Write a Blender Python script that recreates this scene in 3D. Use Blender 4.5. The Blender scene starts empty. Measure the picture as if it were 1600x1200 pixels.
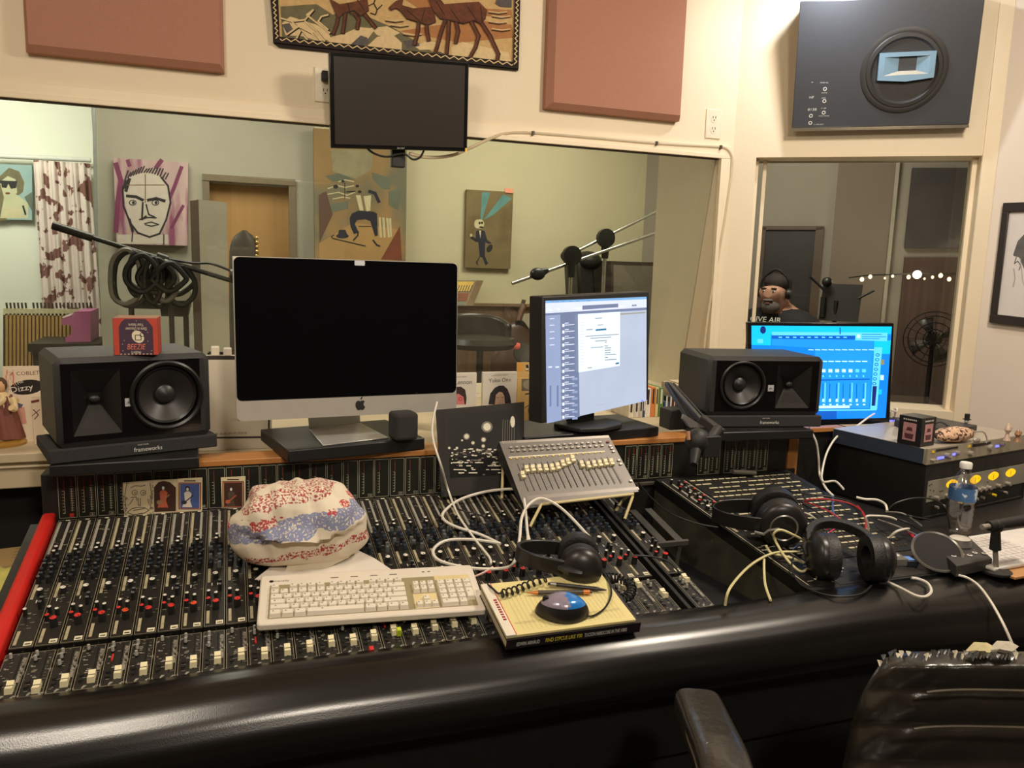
import bpy, bmesh, math, random
import numpy as np
from mathutils import Vector, Matrix
random.seed(7)
S = bpy.context.scene
COL = S.collection

# ------------------------------------------------------------------ camera
FPX = 1233.0                                   # focal length in pixels of a 1600 px wide frame
_u = np.array([3514, -79, FPX]); _u /= np.linalg.norm(_u)
_d = np.array([-245, 8320, FPX]); _d -= _u * (_d @ _u); _d /= np.linalg.norm(_d)
_w = np.cross(_d, _u)
if _w[2] < 0: _w = -_w
RC = np.array([_u, _w, -_d])                   # world X = along the console, Y = away, Z = up
CAM = np.array([0.0, 0.0, 1.44])
cam = bpy.data.cameras.new('camera'); cam_ob = bpy.data.objects.new('camera', cam); COL.objects.link(cam_ob)
cam.sensor_width = 36; cam.lens = 36 * FPX / 1600; cam.clip_start = .02; cam.clip_end = 60
_r, _up, _bk = RC @ [1, 0, 0], RC @ [0, -1, 0], RC @ [0, 0, -1]
cam_ob.matrix_world = Matrix(((_r[0], _up[0], _bk[0], CAM[0]), (_r[1], _up[1], _bk[1], CAM[1]), (_r[2], _up[2], _bk[2], CAM[2]), (0, 0, 0, 1)))
S.camera = cam_ob

# ------------------------------------------------------------------ light
S.view_settings.view_transform = 'Standard'; S.view_settings.look = 'None'
S.view_settings.gamma = 1; S.view_settings.use_curve_mapping = False
S.view_settings.exposure = 0.48
wd = bpy.data.worlds.new('world'); S.world = wd; wd.use_nodes = True
wd.node_tree.nodes['Background'].inputs[0].default_value = (.9, .8, .68, 1)
wd.node_tree.nodes['Background'].inputs[1].default_value = .02

def area(name, loc, target, size, power, col, sy=None):
    l = bpy.data.lights.new(name, 'AREA'); l.energy = power; l.color = col
    l.shape = 'RECTANGLE' if sy else 'SQUARE'; l.size = size
    if sy: l.size_y = sy
    o = bpy.data.objects.new(name, l); COL.objects.link(o)
    o.matrix_world = Matrix.Translation(loc) @ (Vector(target) - Vector(loc)).to_track_quat('-Z', 'Y').to_matrix().to_4x4()
    return o
WARM = (1, .87, .71)
area('ceiling_light_right', (1.75, 1.05, 2.66), (1.35, 2.0, .9), .30, 22, WARM)
area('ceiling_light_left', (-.5, .75, 2.66), (-.2, 2.2, .8), .40, 13, WARM)
area('ceiling_light_back', (.4, -.9, 2.66), (.5, .8, .8), .22, 20, WARM)
area('live_room_light', (-.3, 4.4, 2.7), (-.3, 4.6, 0), 1.0, 24, (.98, .93, .78))
area('corner_light', (1.97, 2.36, 2.54), (2.16, 2.55, 2.2), .06, 3.2, (.86, .93, 1))
area('live_room_light_right', (1.9, 4.3, 2.7), (1.7, 5.0, .8), .8, 30, (1, .93, .76))
area('alcove_light', (-1.7, 5.7, 2.65), (-1.7, 6.8, 1.3), .6, 25, (.95, .97, .85))
area('booth_light', (2.75, 3.55, 2.55), (3.4, 4.8, .9), .6, 18, (1, .92, .80))

# ------------------------------------------------------------------ picture rays to real surfaces
def ray(x, y): return RC @ np.array([x - 800, y - 600, FPX])
def onz(x, y, z): r = ray(x, y); return Vector(CAM + r * ((z - CAM[2]) / r[2]))
def ony(x, y, v): r = ray(x, y); return Vector(CAM + r * (v / r[1]))
def onx(x, y, v): r = ray(x, y); return Vector(CAM + r * (v / r[0]))
def atd(x, y, Z): return Vector(CAM + ray(x, y) * Z / FPX)
def onp(x, y, p, n):
    r = ray(x, y); p = np.array(p); n = np.array(n); return Vector(CAM + r * (((p - CAM) @ n) / (r @ n)))
TILT = math.radians(11)
CN = Vector((0, -math.sin(TILT), math.cos(TILT))); CV = Vector((0, math.cos(TILT), math.sin(TILT)))
C0 = Vector((-.358, 1.29, .78))
def con(x, y, o=0): return onp(x, y, C0 + CN * o, CN)       # a point on (o above) the sloped console top

# ------------------------------------------------------------------ materials
def lin(c):
    c = c / 255; return c / 12.92 if c <= .04045 else ((c + .055) / 1.055) ** 2.4
MATS = {}
def mat(name, rgb=(128, 128, 128), rough=.5, metal=0, emit=0, var=.08, vs=30, bump=0, bs=300, coat=0, mix=None, mixlo=.55, mixhi=.6, mixs=60, stretch=None, spec=.5):
    if name in MATS: return MATS[name]
    m = bpy.data.materials.new(name); m.use_nodes = True; nt = m.node_tree; b = nt.nodes['Principled BSDF']
    c = tuple(lin(x) for x in rgb) + (1,)
    tc = nt.nodes.new('ShaderNodeTexCoord'); src = tc.outputs['Object']
    if stretch:
        mp = nt.nodes.new('ShaderNodeMapping'); mp.inputs['Scale'].default_value = stretch
        nt.links.new(src, mp.inputs[0]); src = mp.outputs[0]
    nz = nt.nodes.new('ShaderNodeTexNoise'); nz.inputs['Scale'].default_value = vs; nz.inputs['Detail'].default_value = 3
    nt.links.new(src, nz.inputs['Vector'])
    mr = nt.nodes.new('ShaderNodeMapRange'); mr.inputs[1].default_value = .25; mr.inputs[2].default_value = .75
    mr.inputs[3].default_value = 1 - var; mr.inputs[4].default_value = 1 + var
    nt.links.new(nz.outputs[0], mr.inputs[0])
    hs = nt.nodes.new('ShaderNodeHueSaturation'); hs.inputs['Color'].default_value = c
    nt.links.new(mr.outputs[0], hs.inputs['Value'])
    out = hs.outputs[0]
    if mix:                                                     # a second colour in patches (wear, print, weave)
        n2 = nt.nodes.new('ShaderNodeTexNoise'); n2.inputs['Scale'].default_value = mixs; n2.inputs['Detail'].default_value = 4
        nt.links.new(src, n2.inputs['Vector'])
        m2 = nt.nodes.new('ShaderNodeMapRange'); m2.inputs[1].default_value = mixlo; m2.inputs[2].default_value = mixhi
        nt.links.new(n2.outputs[0], m2.inputs[0])
        mx = nt.nodes.new('ShaderNodeMix'); mx.data_type = 'RGBA'
        nt.links.new(m2.outputs[0], mx.inputs[0]); nt.links.new(out, mx.inputs[6])
        mx.inputs[7].default_value = tuple(lin(x) for x in mix) + (1,)
        out = mx.outputs[2]
    nt.links.new(out, b.inputs['Base Color'])
    b.inputs['Roughness'].default_value = rough; b.inputs['Metallic'].default_value = metal
    b.inputs['Specular IOR Level'].default_value = spec
    b.inputs['Coat Weight'].default_value = coat
    if emit:
        b.inputs['Emission Color'].default_value = c; b.inputs['Emission Strength'].default_value = emit
        if emit >= .5: nt.links.new(out, b.inputs['Emission Color'])
    if bump:
        n3 = nt.nodes.new('ShaderNodeTexNoise'); n3.inputs['Scale'].default_value = bs; n3.inputs['Detail'].default_value = 3
        nt.links.new(src, n3.inputs['Vector'])
        bp = nt.nodes.new('ShaderNodeBump'); bp.inputs['Strength'].default_value = bump; bp.inputs['Distance'].default_value = .004
        nt.links.new(n3.outputs[0], bp.inputs['Height']); nt.links.new(bp.outputs[0], b.inputs['Normal'])
    MATS[name] = m; return m
def glow(name, rgb, k=1.0):                                      # a lit screen pixel field, lamp or diode
    if name in MATS: return MATS[name]
    m = bpy.data.materials.new(name); m.use_nodes = True; nt = m.node_tree; b = nt.nodes['Principled BSDF']
    c = tuple(lin(x) for x in rgb) + (1,)
    tc = nt.nodes.new('ShaderNodeTexCoord'); nz = nt.nodes.new('ShaderNodeTexNoise'); nz.inputs['Scale'].default_value = 12
    nt.links.new(tc.outputs['Object'], nz.inputs['Vector'])
    mr = nt.nodes.new('ShaderNodeMapRange'); mr.inputs[3].default_value = .93; mr.inputs[4].default_value = 1.07
    hs = nt.nodes.new('ShaderNodeHueSaturation'); hs.inputs['Color'].default_value = c
    nt.links.new(nz.outputs[0], mr.inputs[0]); nt.links.new(mr.outputs[0], hs.inputs['Value'])
    nt.links.new(hs.outputs[0], b.inputs['Emission Color']); b.inputs['Emission Strength'].default_value = k
    b.inputs['Base Color'].default_value = (.01, .01, .01, 1); b.inputs['Roughness'].default_value = .3
    MATS[name] = m; return m
def glass(name, tint=(.93, .95, .92), ior=1.45, rough=.01, fres=True, fac=.1):
    if name in MATS: return MATS[name]
    m = bpy.data.materials.new(name); m.use_nodes = True; nt = m.node_tree; nt.nodes.clear()
    o = nt.nodes.new('ShaderNodeOutputMaterial'); mx = nt.nodes.new('ShaderNodeMixShader')
    t = nt.nodes.new('ShaderNodeBsdfTransparent'); t.inputs[0].default_value = tint + (1,)
    g = nt.nodes.new('ShaderNodeBsdfGlossy'); g.inputs['Roughness'].default_value = rough
    fr = nt.nodes.new('ShaderNodeFresnel'); fr.inputs[0].default_value = ior
    if fres: nt.links.new(fr.outputs[0], mx.inputs[0])
    else: mx.inputs[0].default_value = fac
    nt.links.new(t.outputs[0], mx.inputs[1]); nt.links.new(g.outputs[0], mx.inputs[2]); nt.links.new(mx.outputs[0], o.inputs[0])
    MATS[name] = m; return m

# ------------------------------------------------------------------ mesh builder
def frame(o, x, y, z):
    x, y, z, o = Vector(x), Vector(y), Vector(z), Vector(o)
    return Matrix(((x[0], y[0], z[0], o[0]), (x[1], y[1], z[1], o[1]), (x[2], y[2], z[2], o[2]), (0, 0, 0, 1)))
def yaw(o, deg): return Matrix.Translation(Vector(o)) @ Matrix.Rotation(math.radians(deg), 4, 'Z')
def fr_xz(o, x, zhint=(0, 0, 1)):               # x along x, z close to zhint
    x = Vector(x).normalized(); y = Vector(zhint).cross(x).normalized(); return frame(o, x, y, x.cross(y))
def spline(p, k=8, closed=False):
    p = [Vector(q) for q in p]; n = len(p); out = []
    rng = range(n if closed else n - 1)
    for i in rng:
        g = lambda j: p[j % n] if closed else p[max(0, min(n - 1, j))]
        a, b, c, d = g(i - 1), g(i), g(i + 1), g(i + 2)
        for t in range(k):
            t = t / k
            out.append(.5 * ((2 * b) + (c - a) * t + (2 * a - 5 * b + 4 * c - d) * t * t + (3 * b - a - 3 * c + d) * t ** 3))
    if not closed: out.append(p[-1])
    return out
class M:
    def __init__(s, T=None): s.v = []; s.f = []; s.m = []; s.mats = []; s.T = T or Matrix()
    def mi(s, m):
        if m not in s.mats: s.mats.append(m)
        return s.mats.index(m)
    def vert(s, p): s.v.append(s.T @ Vector(p)); return len(s.v) - 1
    def face(s, pts, m): s.f.append([s.vert(p) for p in pts]); s.m.append(s.mi(m)); return s
    def faces(s, vs, fs, m):
        b = len(s.v); k = s.mi(m)
        for p in vs: s.vert(p)
        for f in fs: s.f.append([b + i for i in f]); s.m.append(k)
        return s
    def hexa(s, q, d, m, mf=None):
        q = [Vector(a) for a in q]; d = Vector(d); v = q + [a + d for a in q]
        s.faces(v, [(0, 1, 2, 3)], mf or m) if mf else None
        b = [] if mf else [(0, 1, 2, 3)]
        return s.faces(v, b + [(7, 6, 5, 4), (0, 4, 5, 1), (1, 5, 6, 2), (2, 6, 7, 3), (3, 7, 4, 0)], m)
    def box(s, c, z, m, R=None):
        h = Vector(z) / 2; c = Vector(c); v = []
        for k in (-1, 1):
            for a, b in ((-1, -1), (1, -1), (1, 1), (-1, 1)):
                p = Vector((a * h.x, b * h.y, k * h.z)); v.append(c + (R @ p if R else p))
        return s.faces(v, [(3, 2, 1, 0), (4, 5, 6, 7), (0, 1, 5, 4), (1, 2, 6, 5), (2, 3, 7, 6), (3, 0, 4, 7)], m)
    def prism(s, pl, z0, z1, m, mtop=None):
        n = len(pl); v = [(a, b, z0) for a, b in pl] + [(a, b, z1) for a, b in pl]
        s.faces(v, [tuple(range(n))[::-1]] + [(i, (i + 1) % n, n + (i + 1) % n, n + i) for i in range(n)] + ([] if mtop else [tuple(range(n, 2 * n))]), m)
        if mtop: s.faces(v[n:], [tuple(range(n))], mtop)
        return s
    def cyl(s, a, b, r, m, r1=None, n=14, caps=True, mcap=None):
        a, b = Vector(a), Vector(b); r1 = r if r1 is None else r1
        w = (b - a).normalized(); x = w.orthogonal().normalized(); y = w.cross(x)
        v = [a + (x * math.cos(t) + y * math.sin(t)) * r for t in [2 * math.pi * i / n for i in range(n)]]
        v += [b + (x * math.cos(t) + y * math.sin(t)) * r1 for t in [2 * math.pi * i / n for i in range(n)]]
        s.faces(v, [(i, (i + 1) % n, n + (i + 1) % n, n + i) for i in range(n)], m)
        if caps:
            s.faces(v[:n], [tuple(range(n))[::-1]], m); s.faces(v[n:], [tuple(range(n))], mcap or m)
        return s
    def tube(s, p, r, m, n=8, closed=False):
        p = [Vector(q) for q in p]; k = len(p); R = r if isinstance(r, (list, tuple)) else [r] * k
        v = []; nrm = None
        for i in range(k):
            t = (p[(i + 1) % k] - p[i - 1]) if closed else (p[min(i + 1, k - 1)] - p[max(i - 1, 0)])
            if t.length < 1e-9: t = Vector((0, 0, 1))
            t.normalize()
            nrm = t.orthogonal().normalized() if nrm is None else (nrm - t * nrm.dot(t))
            if nrm.length < 1e-6: nrm = t.orthogonal()
            nrm.normalize(); bn = t.cross(nrm)
            for j in range(n):
                a = 2 * math.pi * j / n; v.append(p[i] + (nrm * math.cos(a) + bn * math.sin(a)) * R[i])
        f = []
        for i in range(k if closed else k - 1):
            for j in range(n):
                i2 = (i + 1) % k; f.append((i * n + j, i * n + (j + 1) % n, i2 * n + (j + 1) % n, i2 * n + j))
        if not closed: f += [tuple(range(n))[::-1], tuple(range((k - 1) * n, k * n))]
        return s.faces(v, f, m)
    def lathe(s, pr, m, n=24, O=(0, 0, 0), ax=(0, 0, 1), cap=True):
        O = Vector(O); w = Vector(ax).normalized(); x = w.orthogonal().normalized(); y = w.cross(x); v = []; k = len(pr)
        for r, z in pr:
            for j in range(n):
                a = 2 * math.pi * j / n; v.append(O + w * z + (x * math.cos(a) + y * math.sin(a)) * max(r, 1e-5))
        f = [(i * n + j, i * n + (j + 1) % n, (i + 1) * n + (j + 1) % n, (i + 1) * n + j) for i in range(k - 1) for j in range(n)]
        if cap: f += [tuple(range(n))[::-1], tuple(range((k - 1) * n, k * n))]
        return s.faces(v, f, m)
    def ball(s, c, r, m, nu=16, nv=10, fn=None):
        c = Vector(c); r = (r, r, r) if not isinstance(r, (list, tuple)) else r; v = []; f = []
        for i in range(nv + 1):
            a = math.pi * i / nv
            for j in range(nu):
                b = 2 * math.pi * j / nu
                d = Vector((math.sin(a) * math.cos(b), math.sin(a) * math.sin(b), math.cos(a)))
                k = fn(d) if fn else 1
                v.append(c + Vector((d.x * r[0], d.y * r[1], d.z * r[2])) * k)
        for i in range(nv):
            for j in range(nu): f.append((i * nu + j, (i + 1) * nu + j, (i + 1) * nu + (j + 1) % nu, i * nu + (j + 1) % nu))
        return s.faces(v, f, m)
    def grid(s, fn, nu, nv, m, closeu=False):
        v = [fn(i / nu, j / nv) for j in range(nv + 1) for i in range(nu + (0 if closeu else 1))]; w = nu if closeu else nu + 1; f = []
        for j in range(nv):
            for i in range(nu): f.append((j * w + i, j * w + (i + 1) % w, (j + 1) * w + (i + 1) % w, (j + 1) * w + i))
        return s.faces(v, f, m)
    def text(s, body, T, h, m, width=None, align='CENTER', shear=0, bold=0):   # lettering in the XY plane of T, cap height about h
        c = bpy.data.curves.new('t', 'FONT'); c.body = body; c.size = h * 1.4; c.align_x = align; c.resolution_u = 2; c.shear = shear; c.offset = bold
        o = bpy.data.objects.new('t', c); COL.objects.link(o)
        me = bpy.data.meshes.new_from_object(o.evaluated_get(bpy.context.evaluated_depsgraph_get()))
        vs = [v.co.copy() for v in me.vertices]
        if vs and width:
            w = max(v.x for v in vs) - min(v.x for v in vs); vs = [Vector((v.x * width / w, v.y, v.z)) for v in vs]
        s.faces([T @ v for v in vs], [tuple(p.vertices) for p in me.polygons], m)
        bpy.data.objects.remove(o); bpy.data.curves.remove(c); bpy.data.meshes.remove(me)
        return s
W = {}
def link(name, me):
    o = bpy.data.objects.new(name, me); COL.objects.link(o); return o
def tag(o, label=None, cat=None, group=None, kind=None):
    if label: o['label'] = label
    if cat: o['category'] = cat
    if group: o['group'] = group
    if kind: o['kind'] = kind
    return o
def thing(name, label, cat, T=None, group=None):                 # Empty at the thing's base
    T = T if isinstance(T, Matrix) else Matrix.Translation(Vector(T or (0, 0, 0)))
    o = bpy.data.objects.new(name, None); COL.objects.link(o); o.empty_display_size = .05
    o.matrix_world = T; W[o] = T.copy(); return tag(o, label, cat, group)
def mesh_of(m, name, flat=False, ang=38, norm=True):
    me = bpy.data.meshes.new(name); me.from_pydata([tuple(v) for v in m.v], [], m.f)
    for x in m.mats: me.materials.append(x)
    me.polygons.foreach_set('material_index', m.m)
    if norm:
        b = bmesh.new(); b.from_mesh(me); bmesh.ops.recalc_face_normals(b, faces=b.faces); b.to_mesh(me); b.free()
    if not flat:
        me.polygons.foreach_set('use_smooth', [True] * len(me.polygons)); me.set_sharp_from_angle(angle=math.radians(ang))
    me.update(); return me
def part(name, m, parent, world=True, T=None, bev=0, flat=False, label=None, seg=2, sub=0, norm=True, ang=38):
    """a mesh child; its vertices are in world space (world), else in the parent's space; T = its own frame in the parent's space"""
    P = W[parent]
    if T is not None:
        loc = T
    elif world and m.v:
        lo = [min(v[i] for v in m.v) for i in range(3)]; hi = [max(v[i] for v in m.v) for i in range(3)]
        c = Vector(((lo[0] + hi[0]) / 2, (lo[1] + hi[1]) / 2, lo[2]))
        Pr = P.to_3x3().to_4x4(); Wm = Matrix.Translation(c) @ Pr; inv = Wm.inverted()
        m.v = [inv @ v for v in m.v]; loc = P.inverted() @ Wm
    else:
        lo = [min(v[i] for v in m.v) for i in range(3)]; hi = [max(v[i] for v in m.v) for i in range(3)]
        c = Vector(((lo[0] + hi[0]) / 2, (lo[1] + hi[1]) / 2, lo[2])); m.v = [v - c for v in m.v]; loc = Matrix.Translation(c)
    o = link(name, mesh_of(m, name, flat, ang, norm)); o.parent = parent; o.matrix_local = loc; W[o] = P @ loc
    mods(o, bev, seg, sub)
    if label: o['label'] = label
    return o
def mods(o, bev, seg=2, sub=0):
    if bev:
        b = o.modifiers.new('bevel', 'BEVEL'); b.width = bev; b.segments = seg; b.limit_method = 'ANGLE'; b.angle_limit = math.radians(40); b.harden_normals = False
    if sub:
        b = o.modifiers.new('subdivision', 'SUBSURF'); b.levels = sub; b.render_levels = sub
def solo(name, m, label=None, cat=None, group=None, kind=None, bev=0, flat=False, sub=0, seg=2, norm=True, T=None, ang=38):
    """a top-level thing that is one mesh, vertices in world space (or in T's space)"""
    if T is None:
        lo = [min(v[i] for v in m.v) for i in range(3)]; hi = [max(v[i] for v in m.v) for i in range(3)]
        T = Matrix.Translation(Vector(((lo[0] + hi[0]) / 2, (lo[1] + hi[1]) / 2, lo[2]))); inv = T.inverted(); m.v = [inv @ v for v in m.v]
    o = link(name, mesh_of(m, name, flat, ang, norm)); o.matrix_world = T; W[o] = T.copy(); mods(o, bev, seg, sub)
    return tag(o, label, cat, group, kind)
def copy_part(o, parent, loc):
    c = o.copy(); COL.objects.link(c); c.parent = parent; c.matrix_parent_inverse = Matrix(); c.matrix_local = loc; W[c] = W[parent] @ loc; return c
class Art(M):
    """flat picture on a real plane: shapes are traced on that plane in thin raised layers of paint"""
    def __init__(s, p, n):
        super().__init__(); s.p = Vector(p); s.n = Vector(n).normalized(); s.l = 0
    def at(s, x, y, l=None): return onp(x, y, s.p + s.n * .00006 * (s.l if l is None else l), s.n)
    def poly(s, pts, m, up=True):
        s.l += 1 if up else .2
        return s.face([s.at(x, y) for x, y in pts], m)
    def line(s, pts, w, m, up=True):
        s.l += 1 if up else .2
        for (a, b), (c, d) in zip(pts, pts[1:]):
            L = math.hypot(c - a, d - b) or 1; nx, ny = -(d - b) / L * w / 2, (c - a) / L * w / 2
            ex, ey = (c - a) / L * w * .3, (d - b) / L * w * .3; s.l += .2
            s.face([s.at(a + nx - ex, b + ny - ey), s.at(c + nx + ex, d + ny + ey), s.at(c - nx + ex, d - ny + ey), s.at(a - nx - ex, b - ny - ey)], m)
        return s
    def oval(s, x, y, rx, ry, m, n=14, rot=0, up=True):
        c, q = math.cos(rot), math.sin(rot)
        return s.poly([(x + rx * math.cos(t) * c - ry * math.sin(t) * q, y + rx * math.cos(t) * q + ry * math.sin(t) * c) for t in [2 * math.pi * i / n for i in range(n)]], m, up)
    def rect(s, x0, y0, x1, y1, m, up=True): return s.poly([(x0, y0), (x1, y0), (x1, y1), (x0, y1)], m, up)
    def words(s, body, x0, y0, x1, y1, h, m, flip=False, shear=0):   # lettering from (x0,y0) to (x1,y1), h pixels tall
        s.l += 1
        a, b = s.at(x0, y0), s.at(x1, y1); c = s.at((x0 + x1) / 2, (y0 + y1) / 2); t = s.at((x0 + x1) / 2, (y0 + y1) / 2 - h)
        ex = (b - a).normalized(); ey = (t - c); hh = ey.length; ey = (ey - ex * ey.dot(ex)).normalized()
        if flip: c = t; ex = -ex; ey = -ey
        return s.text(body, frame(c, ex, ey, s.n), hh, m, width=(b - a).length, shear=shear)

# ================================================================== the setting
def struct(name, m, bev=0, **k): return solo(name, m, kind='structure', bev=bev, **k)
PAINT = mat('cream_paint', (228, 213, 185), .62, var=.03, vs=3, bump=.12, bs=120)
TRIM = mat('trim_paint', (235, 219, 190), .45, var=.03, vs=6)
GREY = mat('grey_plaster', (168, 164, 148), .7, var=.07, vs=2.5, mix=(190, 186, 172), mixlo=.62, mixhi=.66, mixs=2.2, bump=.1)
CREAM = mat('pale_cream_plaster', (206, 198, 166), .7, var=.04, vs=2)
WHITE = mat('white_plaster', (236, 236, 220), .7, var=.03, vs=2)
TAUPE = mat('taupe_board', (122, 110, 96), .8, var=.05, vs=2)
PANE = glass('window_glass', (.93, .94, .91), 1.42)
YW = 2.8
AX = Vector((math.cos(math.radians(35)), -math.sin(math.radians(35)), 0)); AN = Vector((-AX.y * -1, -AX.x, 0))   # angled wall: along, and towards the room
AN = Vector((-math.sin(math.radians(35)), -math.cos(math.radians(35)), 0))
AC = Vector((1.909, YW, 0))
def ona(x, y, off=0): return onp(x, y, AC + AN * off, AN)
def asl(p): return (p - AC).dot(AX)
RCN = AC + AX * asl(ona(1566, 160))                              # far right corner of the room
BX = Vector((math.cos(math.radians(70)), -math.sin(math.radians(70)), 0)); BN = Vector((-math.sin(math.radians(70)), -math.cos(math.radians(70)), 0))
def onb(x, y, off=0): return onp(x, y, RCN + BN * off, BN)
XR = 1.854; ZT = 1.903; ZB = .93; XL = -1.5
m = M(); m.box((1, 2.2, -.05), (9, 11, .1), mat('dark_carpet', (46, 42, 40), .95, var=.2, vs=80, bump=.5, bs=400)); struct('floor', m)
m = M(); m.box((1, 2.2, 2.80), (9, 11, .1), mat('ceiling_white', (225, 218, 205), .8, var=.03)); struct('ceiling', m)
m = M()
for x0, x1, z0, z1, dp in ((-2, XL, 0, 2.75, .5), (XL, XR, ZT, 2.75, .06), (XL, XR, 0, ZB, .5), (XR, 1.93, 0, 2.75, .5)):
    m.box(((x0 + x1) / 2, YW + dp / 2, (z0 + z1) / 2), (x1 - x0, dp, z1 - z0), PAINT)
struct('wall_front', m)
m = M(); m.box((-2.05, .4, 1.375), (.1, 5.9, 2.75), PAINT); struct('wall_left', m)
m = M(); m.box((1, -2.65, 1.375), (6.4, .1, 2.75), mat('back_wall_paint', (118, 92, 70), .8, var=.15, vs=1.5)); struct('wall_back', m)
TA = frame(AC, AX, -AN, (0, 0, 1)); LA = asl(RCN)
s0, s1 = asl(ona(1178, 300)), asl(ona(1534, 250))
z2t = ona(1300, 245).z; z2b = .93
m = M(TA)
for a, b, z0, z1 in ((-.03, s0, 0, 2.75), (s0, s1, z2t, 2.75), (s0, s1, 0, z2b), (s1, LA, 0, 2.75)):
    m.box(((a + b) / 2, .09, (z0 + z1) / 2), (b - a, .18, z1 - z0), PAINT)
struct('wall_angled', m)
TB = frame(RCN, BX, -BN, (0, 0, 1)); m = M(TB); m.box((2.5, .06, 1.375), (5.0, .12, 2.75), mat('right_wall_paint', (226, 213, 198), .62, var=.03, vs=3)); struct('wall_right', m)
# casing of the large window: flat board and a thin stop bead
m = M()
def casing(m, x0, x1, z0, z1, w, y0, y1, left=True):
    m.box(((x0 + x1) / 2, (y0 + y1) / 2, z1 + w / 2), (x1 - x0 + 2 * w, y1 - y0, w), TRIM)
    m.box((x1 + w / 2, (y0 + y1) / 2, (z0 + z1) / 2), (w, y1 - y0, z1 - z0), TRIM)
casing(m, XL, XR - .012, ZB, ZT - .010, .048, YW - .014, YW)
casing(m, XL, XR - .012, ZB, ZT - .012, .016, YW - .022, YW - .012)
struct('trim_1', m, bev=.002)
# slanted pane of the large window, its head close to the room and its foot leaning away
m = M(); m.hexa([(XL, 3.01, ZB), (XR, 3.01, ZB), (XR, 2.835, ZT), (XL, 2.835, ZT)], (0, .006, .001), PANE); struct('window_1', m, flat=True)
m = M(); m.box(((XL + XR) / 2, 2.825, ZT - .006), (XR - XL, .02, .012), mat('rubber_seal', (84, 78, 70), .7)); struct('trim_2', m)
# small window: pane leaning away at its foot
m = M(TA); zb = z2b
m.hexa([(s0, .140, zb), (s1, .168, zb), (s1, .145, z2t), (s0, .120, z2t)], (0, .006, 0), PANE); struct('window_2', m, flat=True)
m = M(TA)
for s, d in ((s0, .012), (s1 - .018, .018)): m.hexa([(s, .05, zb), (s + d, .05, zb), (s + d, .05, z2t), (s, .05, z2t)], (0, .02, 0), TRIM)
m.hexa([(s0 + .03, .13, zb), (s0 + .045, .13, zb), (s0 + .045, .08, z2t), (s0 + .03, .08, z2t)], (0, .01, 0), TRIM)
struct('trim_3', m, bev=.002)
m = M(); c = RCN + AN * .006; m.hexa([c - AX * .045, c + AX * .004, c + AX * .004 + Vector((0, 0, 2.75)), c - AX * .045 + Vector((0, 0, 2.75))], AN * -.008, TRIM); struct('trim_4', m)

# ---- rooms beyond the glass
YB = 5.5
xg0, xg1, xg2 = ony(149, 300, YB).x, ony(492, 300, YB).x, 3.9
dl, dr_, dt = ony(322, 300, YB).x, ony(456, 300, YB).x, ony(390, 289, YB).z
m = M()
for a, b, z0, z1 in ((xg0, dl, 0, 2.75), (dl, dr_, dt, 2.75), (dr_, xg1, 0, 2.75)): m.box(((a + b) / 2, YB + .06, (z0 + z1) / 2), (b - a, .12, z1 - z0), GREY)
m.box((xg0 + .05, YB + .7, 1.375), (.1, 1.2, 2.75), GREY)
struct('wall_live_room_grey', m)
m = M(); m.box(((xg1 + xg2) / 2, YB + .06, 1.375), (xg2 - xg1, .12, 2.75), CREAM); struct('wall_live_room_cream', m)
zw = ony(780, 476, YB).z
m = M(); xw0, xw1 = ony(600, 476, YB - .03).x, 3.6
m.box(((xw0 + xw1) / 2, YB - .012, zw / 2), (xw1 - xw0, .024, zw), mat('wood_wainscot', (104, 80, 60), .5, var=.25, vs=6, stretch=(6, 6, .6)))
m.box(((xw0 + xw1) / 2, YB - .03, zw), (xw1 - xw0, .05, .02), mat('wainscot_cap', (128, 106, 80), .5))
struct('trim_5', m)
m = M(); m.box(((dl + dr_) / 2, YB + .10, dt / 2), (dr_ - dl, .04, dt), mat('oak_door', (176, 136, 84), .45, var=.10, vs=4, stretch=(5, 5, .5)))
d1 = struct('door_1', m)
m = M()
for x in (dl, dr_): m.box((x, YB - .008, dt / 2), (.042, .03, dt + .02), mat('door_casing', (120, 108, 86), .5))
m.box(((dl + dr_) / 2, YB - .010, dt + .030), (dr_ - dl + .042, .036, .040), mat('door_casing'))
struct('trim_6', m)
m = M(); m.hexa([ony(144, 168, YB - .02), ony(149, 168, YB - .02), ony(153, 386, YB - .02), ony(148, 386, YB - .02)], (0, .02, 0), mat('steel_edge', (176, 182, 180), .35, .6)); struct('trim_7', m)
YA = 6.9
m = M(); m.box((-1.9, YA + .05, 1.375), (3.6, .1, 2.75), WHITE); m.box((-3.4, 5.6, 1.375), (.1, 3.0, 2.75), WHITE); struct('wall_alcove', m)
# partition between the live room and the booth, and the booth's far wall
pa, pb = Vector((1.95, 3.36, 0)), Vector((3.62, 5.62, 0)); pd = (pb - pa).normalized(); pn = Vector((pd.y, -pd.x, 0))
m = M(); m.hexa([pa, pb, pb + Vector((0, 0, 2.75)), pa + Vector((0, 0, 2.75))], pn * .08, GREY); struct('wall_partition', m)
P0 = atd(1300, 400, 5.6); BBN = Vector((CAM[0] - P0.x, CAM[1] - P0.y, 0)).normalized(); BBX = Vector((-BBN.y, BBN.x, 0))
def onbb(x, y, off=0): return onp(x, y, P0 + BBN * off, BBN)
def bbq(x0, y0, x1, y1, off): return [onbb(x0, y1, off), onbb(x1, y1, off), onbb(x1, y0, off), onbb(x0, y0, off)]
c = Vector((P0.x, P0.y, 0))
m = M(frame(c, BBX, -BBN, (0, 0, 1))); m.box((.3, .06, 1.375), (3.4, .12, 2.75), mat('booth_grey', (150, 142, 128), .75, var=.05, vs=2)); struct('wall_booth', m)
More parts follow.
